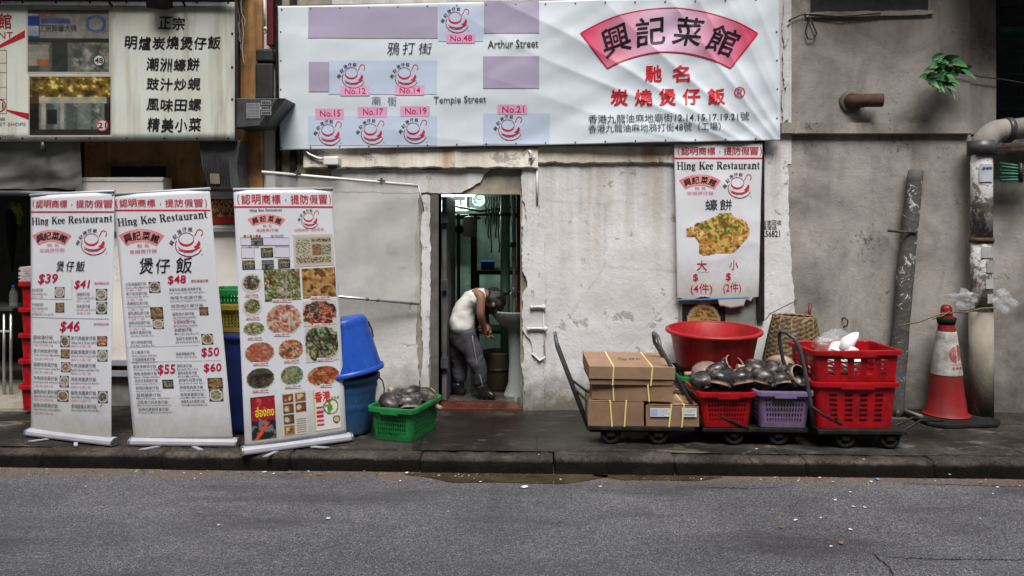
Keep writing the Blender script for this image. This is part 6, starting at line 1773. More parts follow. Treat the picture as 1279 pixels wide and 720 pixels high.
for j in range(12):
    a = 2 * math.pi * j / 12
    mb.tube([((wr(Hw * k / 8) + 0.007) * math.cos(a), (wr(Hw * k / 8) + 0.007) * 0.8 * math.sin(a), Hw * k / 8) for k in range(9)], 0.006, 6, col=(0.6, 0.6, 0.6))
mb.build('stake', M['wicker'], wt)
bm_ = thing('broom_handle', 'red stick standing up behind the wicker basket', 'stick', (at(1011, 500, 7.06).x, 7.06, 0.0))
mb = MB(); mb.tube([at(1009, 500, 7.02) * 1.0, at(1011, 392, 7.06), at(1012, 379, 7.07)], [0.014, 0.014, 0.016], 8); mb.build('stick', M['darkred'], bm_, world=True)
wi = thing('wire', 'thin dark wire slanting up wall from the wicker basket', 'wire', at(955, 397, 7.05))
mb = MB(); mb.tube([at(956, 400, 6.8), at(962, 392, 6.95), at(996, 375, W - 0.02)], 0.004, 5); mb.build('strand', M['cable_black'], wi, world=True)
hk = thing('rusty_hook', 'rusty iron hook on dirty wall above the white bag', 'hook', at(1056, 405, W - 0.02))
mb = MB(); mb.tube([at(1052, 398, W - 0.005), at(1055, 397, W - 0.05), at(1059, 401, W - 0.05), at(1058, 407, W - 0.05), at(1053, 409, W - 0.05)], 0.008, 7); mb.build('hook', M['rust'], hk, world=True)

# ------------------------------------------------------------------ green crate of pots by the doorway
gA = on_ground(514, 554); rzg = R(-16)
xax = Vector((math.cos(rzg), math.sin(rzg), 0)); yax = Vector((-math.sin(rzg), math.cos(rzg), 0))
gl, gw, gh = 0.385, 0.56, 0.265
gc = gA + Vector((0, 0, 0)) - xax * (gl * 0.45) + yax * (gw * 0.45)
gc.z = 0.004
crate('plastic_basket', 'bright green slotted basket of dark pots on wet pavement beside the doorway', gc, rzg, gl, gw, gh, 'green_plastic', 0.88, 5, 13, 17, 'plastic baskets')
def gpot(label, a, b, z, s, rot, pale=False):
    p = gc + xax * a + yax * b; pot(label, (p.x, p.y, z), tuple(R(v) for v in rot), s, pale)
gpot('broad brown-black clay pot at the front left of the green basket', -0.075, -0.13, 0.225, 1.06, (24, -18, 95))
gpot('black clay pot at the front right of the green basket', 0.085, -0.12, 0.22, 1.0, (-20, 24, 60))
gpot('dark clay pot at the back left of the green basket', -0.07, 0.05, 0.235, 1.0, (12, -22, 140))
gpot('topmost dark clay pot in the middle of the green basket', 0.02, 0.06, 0.258, 1.02, (18, 14, 200))
gpot('clay pot on its side at the back right of the green basket', 0.10, 0.12, 0.245, 0.92, (50, 30, 20))
gpot('pale clay pot in the back right corner of the green basket', 0.10, 0.19, 0.22, 0.95, (-14, 22, 130), True)
gpot('low dark clay pot at the very back of the green basket', -0.06, 0.19, 0.20, 0.95, (0, 0, 30))
gpot('small sooty clay pot on its rim near the right wall of the green basket', 0.115, -0.01, 0.235, 0.85, (38, -30, 250))
gpot('small sooty clay pot at the left wall of the green basket', -0.125, -0.03, 0.225, 0.85, (-25, -28, 20))
gpot('low dark clay pot between the front pots of the green basket', 0.01, -0.02, 0.185, 1.0, (0, 0, 200))

# ------------------------------------------------------------------ blue barrels
def bucket(label, loc, rb, rt_, h, mat, cat='barrel', name='barrel', rot=None, ribs=(0.55,), handle=False, group=None, lid=False):
    t = thing(name, label, cat, loc, 0, group)
    if rot: t.rotation_euler = rot
    mb = MB(); P = [(0.0, 0.0), (rb - 0.02, 0.0), (rb, 0.015)]
    for i in range(1, 20):
        z = h * i / 20; r = rb + (rt_ - rb) * i / 20
        for rbz in ribs:
            if abs(i / 20 - rbz) < 0.03: r += 0.006
        P.append((r, z))
    P += [(rt_, h)]
    P2 = [(r - 0.006, z) for r, z in P[::-1] if r > 0.03]
    P2[-1] = (P2[-1][0], 0.012); mb.lathe(P + P2 + [(0.0, 0.012)], 44); mb.build('shell', M[mat], t)
    mb = MB(); mb.lathe([(rt_ - 0.008, h - 0.004), (rt_ - 0.006, h + 0.006), (rt_ + 0.012, h + 0.006), (rt_ + 0.016, h - 0.004), (rt_ + 0.014, h - 0.034), (rt_ + 0.002, h - 0.036)], 44); mb.build('rim', M[mat], t)
    if lid:
        mb = MB(); mb.lathe([(0, h + 0.016), (rt_ - 0.05, h + 0.016), (rt_ - 0.01, h + 0.012), (rt_ + 0.018, h + 0.012), (rt_ + 0.019, h - 0.01)], 44); mb.build('lid', M[mat], t)
    return t
lb = on_ground(428, 546); lb = Vector((dp(428, 500, 6.36).x, dp(428, 500, 6.36).y + 0.02, 0.004))
bucket('worn dull blue barrel, upright on pavement beside the green basket', lb, 0.235, 0.290, 0.475, 'blue_worn', ribs=(0.5, 0.82))
ub = bucket('bright blue barrel turned upside down and tilted on the worn blue barrel', lb + Vector((-0.03, -0.02, 0.945)), 0.215, 0.285, 0.46, 'blue_plastic', rot=(R(180 - 4), R(-9), R(20)), ribs=(0.12,))
mb = MB()
for k in (0,):
    mb.tube([(0.185, -0.10, 0.06), (0.215, -0.115, 0.05), (0.245, -0.12, 0.085), (0.262, -0.12, 0.15), (0.262, -0.10, 0.21), (0.25, -0.08, 0.225)], 0.008, 8)
    mb.ball((0.19, -0.10, 0.07), (0.03, 0.03, 0.03))
mb.build('handle', M['black_iron'], ub)
cl = thing('black_cord', 'thin dark cord curling down beside the blue barrels', 'cord', at(476, 470, 6.5))
mb = MB(); mb.tube([at(474, 472, 6.40), at(478, 476, 6.46), at(480, 486, 6.48), at(479, 496, 6.48)], 0.006, 6); mb.build('cord', M['cable_black'], cl, world=True)
nb = Vector((dp(312, 500, 6.45).x, 6.46, 0.004))
bucket('dark navy drum, between two roll-up banner stands, below the yellow crate', nb, 0.26, 0.275, 0.80, 'navy_plastic', 'drum', 'drum', ribs=(0.12, 0.42, 0.8), lid=True)
mb = MB(); mb.ball(dp(292, 433, 6.17), 0.012)
dot = bpy.data.objects
cyl_ = Vector((dp(296, 500, 6.5).x, 6.5, 0.826))
crate('plastic_crate', 'yellow slatted crate on the navy drum, behind two roll-up banner stands', cyl_, R(2), 0.46, 0.36, 0.235, 'yellow_plastic', 0.93, 6, 12, 10, 'crates on the drum')
crate('plastic_crate', 'dark green crate stacked on the yellow crate, behind the roll-up banner stands', cyl_ + Vector((0.0, 0, 0.238)), R(-1), 0.46, 0.36, 0.12, 'green_plastic', 0.94, 2, 12, 10, 'crates on the drum')
# ------------------------------------------------------------------ traffic cone, post, drain pipe
cn = on_ground(1182, 523); 
ct = thing('traffic_cone', 'dirty red and white traffic cone with black base, in front of drain pipe', 'traffic cone', (cn.x, cn.y, 0.003), R(8))
mb = MB(); s = 0.335; k = 0.10
oct_ = [(-s + k, -s), (s - k, -s), (s, -s + k), (s, s - k), (s - k, s), (-s + k, s), (-s, s - k), (-s, -s + k)]
mb.poly([(a, b, 0) for a, b in oct_], (0, 0, 0.032)); mb.build('base', M['rubber'], ct, bevel=0.008)
mb = MB(); mb.lathe([(0.185, 0.033), (0.178, 0.05), (0.168, 0.065), (0.140, 0.25), (0.124, 0.405)], 36); mb.build('body', M['cone_red'], ct)
mb = MB(); mb.lathe([(0.18, 0.034), (0.195, 0.036), (0.193, 0.046), (0.178, 0.05)], 36); mb.build('skirt', M['cone_red'], ct)
mb = MB(); mb.lathe([(0.129, 0.400), (0.128, 0.41), (0.102, 0.62), (0.082, 0.775), (0.080, 0.78), (0.07, 0.775)], 36, wob=0.01); mb.build('sleeve', M['cone_white'], ct)
mb = MB(); mb.lathe([(0.076, 0.765), (0.066, 0.845)], 30); mb.lathe([(0.055, 0.88), (0.046, 0.97), (0.046, 0.985), (0.04, 1.0), (0.028, 1.012), (0.0, 1.016)], 24); mb.build('top', M['cone_red'], ct)
mb = MB(); mb.lathe([(0.062, 0.84), (0.069, 0.842), (0.083, 0.895), (0.076, 0.902), (0.045, 0.895)], 30); mb.build('collar', M['rubber'], ct)
# round waterworks-style mark printed on the sleeve
mb = MB()
def onsleeve(a, z): 
    r = 0.1282 + (z - 0.41) * (0.0815 - 0.128) / 0.37 + 0.0035
    return (r * math.sin(a), -r * math.cos(a), z)
for side in (0, 1):
    for rr in (0.018, 0.034, 0.050, 0.066):
        vs = []; fs = []
        for i in range(13):
            g = R(90 + 8 + 164 * i / 12) if side == 0 else R(-90 + 8 + 164 * i / 12)
            for w in (-0.0038, 0.0038):
                xx = 0.022 + (0.0 if side == 0 else 0.003) + (rr + w) * math.cos(g) ; zz = 0.585 + (0.0 if side == 0 else 0.018) + (rr + w) * math.sin(g)
                vs.append(onsleeve((xx) / 0.12, zz))
        mb.add(vs, [(2 * i, 2 * i + 1, 2 * i + 3, 2 * i + 2) for i in range(12)], 0, S(168, 34, 40, 0.9))
v2, f2, _ = text2d('水務署', 0.01)
mb.add([onsleeve(((a - 0.5) * 0.12 + 0.02) / 0.13, 0.455 + b * 0.026) for a, b in v2], f2, 0, S(168, 34, 40, 0.9))
v2, f2, _ = text2d('WATER SUPPLIES', 0.0)
mb.add([onsleeve(((a - 0.5) * 0.15 + 0.02) / 0.13, 0.492 + b * 0.012) for a, b in v2], f2, 0, S(168, 34, 40, 0.9))
mb.build('printed_mark', M['faded_ink'], ct)

pY = 6.96
dpx = thing('drain_pipe', 'old drain pipe with torn paper patches, turning right into thick horizontal pipe', 'pipe', (X(1226, pY), pY, 0))
r = 0.095
mb = MB()
zb_ = Z(392, pY, 1226); ze = Z(186, pY, 1226); zh = at(1250, 163, pY).z; ex = X(1240, pY)
x_ = X(1226, pY)
mb.tube([(x_, pY, zb_), (x_ - 0.002, pY, (zb_ + Z(300, pY, 1226)) / 2), (x_, pY, Z(301, pY, 1226))], r * 0.95, 24); mb.build('lower_length', M['flypost'], dpx, world=True)
mb = MB(); mb.tube([(x_, pY, Z(301, pY, 1226) - 0.001), (x_, pY, ze)], r * 0.93, 24); mb.build('upper_length', M['flypost'], dpx, world=True)
mb = MB(); mb.tube([(x_, pY, Z(303, pY, 1226)), (x_, pY, Z(297, pY, 1226))], r * 1.04, 24); mb.build('joint', M['rust'], dpx, world=True)
mb = MB(); mb.tube([(x_ - 0.005, pY, 0.0), (x_ - 0.005, pY, zb_ + 0.02)], [r * 1.06, r * 1.03], 28); mb.build('bottom_sleeve', M['pipe_low'], dpx, world=True)
mb = MB()
Rb = 0.20
P = [Vector((x_, pY, ze - 0.02)), Vector((x_, pY, zh - Rb))]
P += [Vector((x_ + Rb - Rb * math.cos(R(a)), pY, zh - Rb + Rb * math.sin(R(a)))) for a in range(15, 91, 15)]
P.append(Vector((x_ + Rb + 0.06, pY, zh)))
mb.tube(P, r * 1.08, 24); mb.build('elbow', M['pillar'], dpx, world=True)
mb = MB(); mb.tube([Vector((x_ + Rb + 0.02, pY, zh)), Vector((6.0, pY, zh + 0.22))], r * 1.0, 24); mb.build('horizontal_length', M['pillar'], dpx, world=True)
mb = MB(); mb.tube([(x_, pY, ze - 0.06), (x_, pY, ze + 0.07)], r * 1.22, 24); mb.tube([Vector((x_ + Rb + 0.0, pY, zh)), Vector((x_ + Rb + 0.05, pY, zh))], r * 1.2, 24); mb.build('collar', M['grey_steel'], dpx, world=True)
mb = MB(); mb.box(x_ - 0.03, x_ + 0.5, pY - 0.02, pY + 0.02, ze - 0.02, ze + 0.01, M=None); mb.build('strap_bracket', M['rust'], dpx, world=True)
def around(name, z0, z1, a0, a1, col, seed, rad=r):
    mb = MB(); n = 10; vs = []; fs = []
    for j in (0, 1):
        for i in range(n + 1):
            a = R(a0 + (a1 - a0) * i / n); z = (z0 if j == 0 else z1) + 0.008 * noise.noise(Vector((i, j * 7, seed)))
            vs.append((x_ + (rad + 0.002) * math.sin(a), pY - (rad + 0.002) * math.cos(a), z))
    mb.add(vs, [(i, i + 1, n + 2 + i, n + 1 + i) for i in range(n)], 0, col, True)
    return mb
mb = around('x', Z(228, pY, 1226), Z(206, pY, 1226), -40, 32, S(196, 198, 206, 0.85), 1)
for i in range(3):
    c = Vector((x_ + (r + 0.004) * math.sin(R(-18 + 16 * i)), pY - (r + 0.004) * math.cos(R(-18 + 16 * i)), Z(211, pY, 1226)))
    mb.ball(c, (0.014, 0.004, 0.014), 8, 6, 0, S(70, 110, 150, 0.8))
mb.build('paper_notice', M['faded_ink'], dpx, world=True)
for i, (a, b, c0, c1, cc) in enumerate(((322, 308, -30, 40, S(180, 176, 172, 0.8)), (340, 326, -5, 50, S(170, 166, 164, 0.8)), (360, 348, -10, 42, S(184, 182, 180, 0.8)), (356, 352, -42, -28, S(176, 110, 110, 0.8)), (378, 366, -2, 36, S(170, 168, 166, 0.8)))):
    around('x', Z(a, pY, 1226), Z(b, pY, 1226), c0, c1, cc, i + 3).build('torn_paper', M['faded_ink'], dpx, world=True)

sp_ = thing('leaning_post', 'dark leaning cement post with torn paper scraps, left of traffic cone', 'post', (X(1116, W - 0.12), W - 0.12, 0))
a = at(1144, 213, W - 0.10); b = at(1126, 380, W - 0.10); c = at(1117, 520, W - 0.10); c.z = 0
n_ = 26; path = []; rs = []
for i in range(n_ + 1):
    t_ = i / n_; p = (a * (1 - t_) * (1 - t_) + b * 2 * t_ * (1 - t_) + c * t_ * t_)
    path.append(p); rs.append(0.066 + 0.012 * t_ + 0.007 * noise.noise(Vector((t_ * 9, 1, 1))))
mb = MB(); mb.tube(path, rs, 18); mb.build('shaft', M['post'], sp_, world=True)
mb = MB(); q = at(1132, 290, W - 0.10); mb.tube([q + Vector((-0.14, 0.05, 0.01)), q + Vector((-0.05, -0.075, 0.0)), q + Vector((0.05, -0.078, 0)), q + Vector((0.09, 0.0, 0)), q + Vector((0.09, 0.09, 0))], 0.012, 7); mb.build('clamp', M['rust'], sp_, world=True)
# rope between post, cone and pipe
rp = thing('rope', 'old rope strung from the leaning post across traffic cone to drain pipe', 'rope', at(1184, 386, 6.8))
mb = MB()
k0 = at(1120, 408, W - 0.2); k1 = Vector((cn.x, cn.y - 0.055, 0.945)); k2 = Vector((x_ - 0.06, pY - 0.105, Z(384, pY, 1226)))
mb.tube([k0, at(1150, 402, 6.9), at(1170, 394, 6.8), k1 + Vector((-0.05, 0.02, 0.0)), k1, k1 + Vector((0.05, 0.02, 0.012)), (k1 + k2) / 2 + Vector((0, 0, -0.012)), k2, k2 + Vector((0.1, -0.02, 0.01)), k2 + Vector((0.16, 0.06, 0.0))], 0.0065, 7)
mb.tube([k1 + Vector((0, -0.004, 0.02)), k1 + Vector((-0.08, -0.02, -0.02)), k1 + Vector((-0.16, -0.02, -0.05))], 0.005, 6)
mb.build('strand', M['rope'], rp, world=True)
for (px, lab, sd, rr_) in ((1204, 'clear crumpled plastic bag tied to the left of drain pipe', 31, (0.115, 0.05, 0.07)), (1253, 'clear crumpled plastic bag hanging to the right of drain pipe', 37, (0.10, 0.05, 0.085))):
    q = at(px, 374 if px < 1220 else 376, pY - 0.08)
    t_ = thing('clear_bag', lab, 'bag', q, 0, 'clear bags tied to the drain pipe'); mb = MB(); crumple(mb, (0, 0, 0), rr_, sd, 0.65, 34, 24, freq=1.5); mb.build('film', M['poly_bag'], t_, weld=False)
gr = thing('green_rods', 'bundle of dark green rods beside drain pipe at right edge', 'rods', at(1262, 214, 7.0))
for i in range(6):
    mb = MB(); q0 = at(1248 + (i % 2) * 2, 204 + i * 4.3, 6.99 - 0.012 * (i % 2)); q1 = at(1300, 212 + i * 2.4, 6.99)
    mb.tube([q0, q1], 0.012, 7); mb.build('rod', M['green_hose'], gr, world=True)
mb = MB(); mb.tube([at(1275, 204, 6.97), at(1275, 228, 6.97)], 0.018, 8); mb.build('tie', M['cable_black'], gr, world=True)
bb = thing('bamboo_stick', 'short pale broken stick lying before traffic cone', 'stick', on_ground(1148, 526))
mb = MB(); mb.tube([on_ground(1130, 521) + Vector((0, 0, 0.06)), on_ground(1152, 528) + Vector((0, 0, 0.05))], [0.012, 0.016], 7); mb.build('stick', M['wood'], bb, world=True)

# rusty stub, plant, wire loop on the upper pillar
st = thing('rusty_pipe_stub', 'rusty brown pipe stub sticking out of dirty concrete above its ledge', 'pipe', at(1078, 129, W - 0.1))
q = at(1063, 128, W); mb = MB(); mb.tube([q + Vector((-0.02, 0.02, 0.0)), q + Vector((0.02, -0.06, 0)), q + Vector((0.10, -0.13, -0.004)), q + Vector((0.22, -0.15, -0.006))], [0.075, 0.066, 0.060, 0.062], 18); mb.build('pipe', M['rust'], st, world=True)
mb = MB(); mb.lathe([(0.07, 0.0), (0.105, 0.0), (0.10, 0.02), (0.07, 0.022)], 20, M=Matrix.Translation(q + Vector((-0.005, -0.005, 0))) @ Matrix.Rotation(R(90), 4, 'X'), wob=0.2); mb.build('mortar_collar', M['old_concrete'], st, world=True)
rnd = random.Random(11)
pl = thing('wall_plant', 'small green leafy fig seedling growing out of dirty concrete wall', 'plant', at(1179, 95, W - 0.05))
mb = MB(); root = at(1176, 100, W)
tips = []
stems = [[root, at(1174, 92, W - 0.10), at(1170, 82, W - 0.16), at(1164, 74, W - 0.2)], [root, at(1180, 88, W - 0.12), at(1186, 78, W - 0.18)], [root, at(1168, 98, W - 0.14), at(1154, 98, W - 0.2)], [root, at(1186, 92, W - 0.1), at(1200, 88, W - 0.14)], [root, at(1177, 98, W - 0.16), at(1178, 106, W - 0.22)], [root, at(1172, 88, W - 0.2), at(1176, 76, W - 0.26)]]
for s_ in stems: mb.tube(s_, [0.008, 0.006, 0.004, 0.003][:len(s_)], 6)
mb.build('stem', M['twig'], pl, world=True)
mb = MB()
def leaf(p, d, L, w):
    d = d.normalized(); sd = d.cross(Vector((0, -1, 0.3))).normalized(); up = sd.cross(d).normalized()
    vs = []; n = 7
    for i in range(n + 1):
        t_ = i / n; ww = w * math.sin(math.pi * min(1, t_ * 0.97 + 0.02)) ** 0.8
        c_ = p + d * (L * t_) + Vector((0, 0, -1)) * (L * 0.35 * t_ * t_)
        vs += [c_ - sd * ww + up * ww * 0.35, c_, c_ + sd * ww + up * ww * 0.35]
    fs = []
    for i in range(n): fs += [(3 * i, 3 * i + 1, 3 * i + 4, 3 * i + 3), (3 * i + 1, 3 * i + 2, 3 * i + 5, 3 * i + 4)]
    mb.add(vs, fs, 0, None, True)
for s_ in stems:
    for k_ in range(11):
        t_ = rnd.uniform(0.35, 1.0); i = min(len(s_) - 2, int(t_ * (len(s_) - 1))); p = s_[i].lerp(s_[i + 1], t_ * (len(s_) - 1) - i)
        d = (s_[-1] - s_[0]).normalized() * 0.7 + Vector((rnd.uniform(-1, 1), rnd.uniform(-0.9, 0.1), rnd.uniform(-0.7, 0.6)))
        leaf(p, d, rnd.uniform(0.09, 0.21), rnd.uniform(0.018, 0.036))
mb.build('leaves', M['leaf'], pl, world=True, weld=False)
mb = MB(); mb.tube([root + Vector((0.1, -0.05, 0.06)), at(1225, 96, W - 0.05), at(1250, 99, W - 0.05), at(1290, 106, W - 0.04)], 0.006, 6); mb.build('branch', M['twig'], pl, world=True)
wl_ = thing('wire_loop', 'black wire loop hanging below dark window on dirty concrete', 'wire', at(1012, 30, W - 0.03))
mb = MB(); mb.tube([at(p, q, W - 0.035) for p, q in ((985, 26), (1000, 19), (1011, 18), (1009, 28), (1006, 40), (1009, 49), (1016, 49), (1020, 42), (1015, 30), (1011, 22))], 0.0065, 6); mb.tube([at(1011, 18, W - 0.04), at(1050, 21, W - 0.05), at(1100, 17, W - 0.05)], 0.006, 6)
mb.build('strand', M['cable_black'], wl_, world=True)

# ------------------------------------------------------------------ folding arm with the plastic rain sheet, camera, cables
arm = thing('rain_sheet', 'grey see-through plastic rain sheet on steel arms, left of the doorway', 'plastic sheet', at(430, 378, W - 0.2))
A0, A1 = at(327, 215, 6.72), at(522, 232, W - 0.10); B0, B1 = at(415, 370, 6.86), at(524, 380, W - 0.09)
mb = MB(); mb.tube([A0, A0.lerp(A1, 0.5), A1], 0.0135, 10); mb.tube([A1, at(526, 246, W - 0.07), at(529, 262, W - 0.03)], 0.008, 6); mb.build('upper_arm', M['white_paint'], arm, world=True)
mb = MB(); mb.tube([B0 - (B1 - B0) * 0.6, B1], 0.013, 10); mb.build('lower_arm', M['steel'], arm, world=True)
mb = MB()
for t_ in (0.22, 0.76): q = A0.lerp(A1, t_); mb.box(q.x - 0.008, q.x + 0.008, q.y - 0.02, q.y + 0.02, q.z - 0.02, q.z + 0.04); mb.box(q.x - 0.035, q.x + 0.035, q.y - 0.018, q.y + 0.018, q.z + 0.014, q.z + 0.022)
for t_ in (0.4, 0.52, 0.9): q = B0.lerp(B1, t_); mb.ball(q + Vector((0, -0.012, 0)), 0.017, 8, 6)
mb.build('clip', M['grey_steel'], arm, world=True)
C0 = A0.lerp(A1, 0.02); vs = []; fs = []; nu, nv = 40, 26
for j in range(nv + 1):
    for i in range(nu + 1):
        u, v = i / nu, j / nv
        p = C0.lerp(A1, u) * (1 - v) + (B0 - (B1 - B0) * 0.55).lerp(B1, u) * v
        p = p + Vector((0, 0.022 * noise.noise(Vector((u * 5 + v * 2, v * 3, 2))) + 0.03 * math.sin(v * math.pi), 0))
        vs.append(p)
for j in range(nv):
    for i in range(nu): fs.append((j * (nu + 1) + i, j * (nu + 1) + i + 1, (j + 1) * (nu + 1) + i + 1, (j + 1) * (nu + 1) + i))
mb = MB(); mb.add(vs, fs, 0, None, True); mb.build('sheet', M['sheet'], arm, world=True, weld=False)
cc = thing('security_camera', 'small white security camera with grey conduit under the large cloth banner', 'camera', at(415, 203, W - 0.12))
q = at(415, 203, W - 0.14); mb = MB(); mb.box(q.x - 0.07, q.x + 0.07, q.y - 0.06, q.y + 0.06, q.z - 0.03, q.z + 0.05); mb.build('housing', M['white_paint'], cc, world=True, bevel=0.012)
mb = MB(); mb.lathe([(0.045, 0), (0.042, -0.02), (0.025, -0.038), (0, -0.044)], 18, M=Matrix.Translation(q + Vector((0, 0.0, -0.03)))); mb.build('lens_dome', M['cable_black'], cc, world=True)
mb = MB(); mb.tube([at(380, 187, W - 0.1), at(386, 193, W - 0.1), at(397, 198, W - 0.1), at(408, 199, W - 0.1)], 0.012, 8); mb.build('conduit', M['steel'], cc, world=True)

# metal box with notices, duct, cords on the tiled column
mbx = thing('vent_box', 'grey metal wedge-shaped vent box with paper notices, between sign and cloth banner', 'vent box', at(322, 160, W - 0.2))
mb = MB(); yb, yf = W - 0.11, W - 0.42
P = [at(294, 123, yf), at(356, 123, yf), at(330, 157, yf), at(294, 160, yf)]
mb.poly(P, (0, yb - yf, 0)); mb.build('casing', M['grey_steel'], mbx, world=True, bevel=0.006)
mb = MB(); mb.poly([at(347, 123, yf - 0.004), at(357, 123, yf - 0.004), at(331, 158, yf - 0.004), at(322, 158, yf - 0.004)], (0, 0.003, 0)); mb.build('dark_edge', M['black_iron'], mbx, world=True)
sh = Sheet([at(a_, b_, yf - 0.002) for a_, b_ in ((294, 123), (344, 123), (344, 160), (294, 160))], [(294, 123), (344, 123), (344, 160), (294, 160)])
ik = Ink(sh, 0.003); pp = S(150, 150, 152, 0.8); ik.rect((308, 129, 325, 148), pp); ik.rect((326, 126, 339, 131), pp); ik.rect((325, 133, 339, 138), pp); ik.rect((326, 139, 339, 144), pp)
for i in range(5): ik.text('電話維修通渠', (309, 130 + i * 3.6, 324, 132.6 + i * 3.6), S(90, 90, 94), lay=1, res=1)
for i in range(3): ik.text('通渠維修電', (327, 127 + i * 6.5, 338, 130 + i * 6.5), BLK, 0.01, lay=1, res=1)
ik.build('paper_notice', mbx, 'faded_ink')
du = thing('air_duct', 'dark ribbed metal air duct hanging below yellowed shop sign', 'duct', at(272, 235, W - 0.2))
vs = []; fs = []; prof = [(249, 176, 300), (250, 190, 298), (252, 205, 296), (255, 220, 297), (259, 236, 300)]
mb = MB(); n = len(prof)
yf = W - 0.40
for (l_, yy, r_) in prof:
    a = at(l_, yy, yf); b = at(r_, yy, yf)
    vs += [a, b, b + Vector((0, 0.24, 0)), a + Vector((0, 0.24, 0))]
for i in range(n - 1):
    for j in range(4): k_ = (j + 1) % 4; fs.append((4 * i + j, 4 * i + k_, 4 * i + 4 + k_, 4 * i + 4 + j))
fs += [(0, 3, 2, 1), (4 * n - 4, 4 * n - 3, 4 * n - 2, 4 * n - 1)]
mb.add(vs, fs); mb.build('casing', M['grey_steel'], du, world=True, bevel=0.004)
mb = MB()
for i in range(17):
    px = 253 + i * 1.9
    mb.tube([at(px, 188, yf - 0.003), at(px + 1.5, 203, yf - 0.003), at(px + 4, 234, yf - 0.003)], 0.0035, 5)
mb.build('rib', M['black_iron'], du, world=True)
sh = Sheet([at(a_, b_, yf - 0.008) for a_, b_ in ((262, 217), (274, 217), (275, 230), (263, 230))], [(0, 0), (10, 0), (10, 10), (0, 10)])
ik = Ink(sh, 0.003); ik.rect((0, 0, 10, 10), S(120, 112, 100, 0.8)); ik.build('tag', du, 'faded_ink')
cd = thing('white_cords', 'tangle of thin white cords hanging beside yellowed shop sign', 'cord', at(297, 70, W - 0.14))
rnd = random.Random(5); mb = MB()
for i in range(5):
    x0_ = 292 + i * 2.6; y_ = 0; pts = []
    L_ = (98, 78, 60, 90, 40)[i]
    for k_ in range(12):
        pts.append(at(x0_ + 4 * noise.noise(Vector((k_ * 0.45, i * 3.1, 0))) + k_ * (0.6 if i % 2 else 0.3), -6 + L_ * k_ / 11, W - 0.16 - 0.01 * i))
    mb.tube(pts, 0.0045, 5)
mb.build('strand', M['cable_white'], cd, world=True)
hc = thing('hanging_rod', 'white pull rod hanging in front of the tiled column', 'rod', at(331, 38, W - 0.22))
mb = MB(); mb.tube([at(330, -8, W - .22), at(331, 34, W - .22)], 0.010, 8); mb.ball(at(331.5, 36, W - .22), (0.016, 0.016, 0.02)); mb.build('rod', M['cable_white'], hc, world=True)
mb = MB(); mb.tube([at(331.5, 38, W - .22), at(333, 41, W - .22), at(330, 42, W - .22)], 0.005, 6); mb.build('hook', M['grey_steel'], hc, world=True)
tp = thing('dusty_tarp', 'grey dusty plastic tarpaulin sagging below the left end of yellowed sign', 'tarpaulin', at(40, 236, W - 0.4))
vs = []; fs = []; nu, nv = 34, 18
for j in range(nv + 1):
    for i in range(nu + 1):
        u, v = i / nu, j / nv; px = -60 + 160 * u
        d = 0.05 * noise.noise(Vector((u * 4, v * 2.4, 5))) + 0.03 * abs(noise.noise(Vector((u * 9 + v * 4, v * 3, 1))))
        vs.append(at(px + 3 * v, 178 + (58 + 3 * noise.noise(Vector((u * 6, 0, 3)))) * v, W - 0.42 + d + 0.12 * v))
for j in range(nv):
    for i in range(nu): fs.append((j * (nu + 1) + i, j * (nu + 1) + i + 1, (j + 1) * (nu + 1) + i + 1, (j + 1) * (nu + 1) + i))
mb = MB(); mb.add(vs, fs, 0, None, True); mb.build('film', M['tarp'], tp, world=True, weld=False)
mb = MB(); mb.tube([at(-60, 240, W - 0.3), at(105, 243, W - 0.3)], 0.025, 8); mb.tube([at(54, 176, W - 0.45), at(54, 190, W - 0.45)], 0.02, 8); mb.build('bar', M['grey_steel'], tp, world=True)

# ------------------------------------------------------------------ things in the dim shop at the far left
for i in range(5):
    z0 = 0.035 + i * 0.235
    crate('plastic_crate', 'red crate in the tall stack behind the leftmost roll-up stand, ' + ('bottom one', 'second from the ground', 'third from the ground', 'fourth from the ground', 'topmost one')[i], (X(64, 6.85), 6.95, z0), R(-2), 0.50, 0.36, 0.23, 'red_plastic', 0.94, 2, 3, 3, 'red crates stacked behind the leftmost stand', wide=True)
um = thing('umbrella', 'closed black umbrella hanging in the dim shop at left edge', 'umbrella', at(14, 340, 7.7))
mb = MB(); a = at(12, 262, 7.7); b = at(15, 340, 7.7)
mb.tube([a, a.lerp(b, 0.15), a.lerp(b, 0.4), a.lerp(b, 0.75), b], [0.03, 0.075, 0.065, 0.04, 0.012], 12, flat=0.7); mb.build('canopy', M['black_cloth'], um, world=True)
mb = MB(); mb.tube([a, at(13, 256, 7.7), at(17, 252, 7.7), at(20, 256, 7.7)], 0.011, 7); mb.build('handle', M['wood'], um, world=True)
yb_ = thing('yellow_bag', 'yellow-green carrier bag hanging above the umbrella in the dim shop', 'bag', at(20, 268, 7.8))
mb = MB(); crumple(mb, at(21, 266, 7.8), (0.06, 0.04, 0.11), 51, 0.5); mb.build('bag', surface('lime_film', (0.30, 0.34, 0.06), 0.4), yb_, world=True, weld=False)
mg = thing('paper_stack', 'stack of papers on the red crates behind the leftmost roll-up stand', 'papers', (X(58, 6.85), 6.9, 1.216))
mb = MB(); rnd = random.Random(8)
for i in range(9): 
    o_ = rnd.uniform(-0.012, 0.012); mb.box(-0.2 + o_, 0.2 + o_, -0.13, 0.13, 0.015 * i, 0.015 * i + 0.012)
mb.build('sheets', surface('striped_paper', (0.35, 0.30, 0.30), 0.7, 0.5, 30), mg)
tb = thing('steel_table', 'dark steel-legged table in the dim shop at left edge', 'table', (X(0, 7.6), 7.65, 0.03))
tx0, tx1 = X(-90, 7.6), X(32, 7.6)
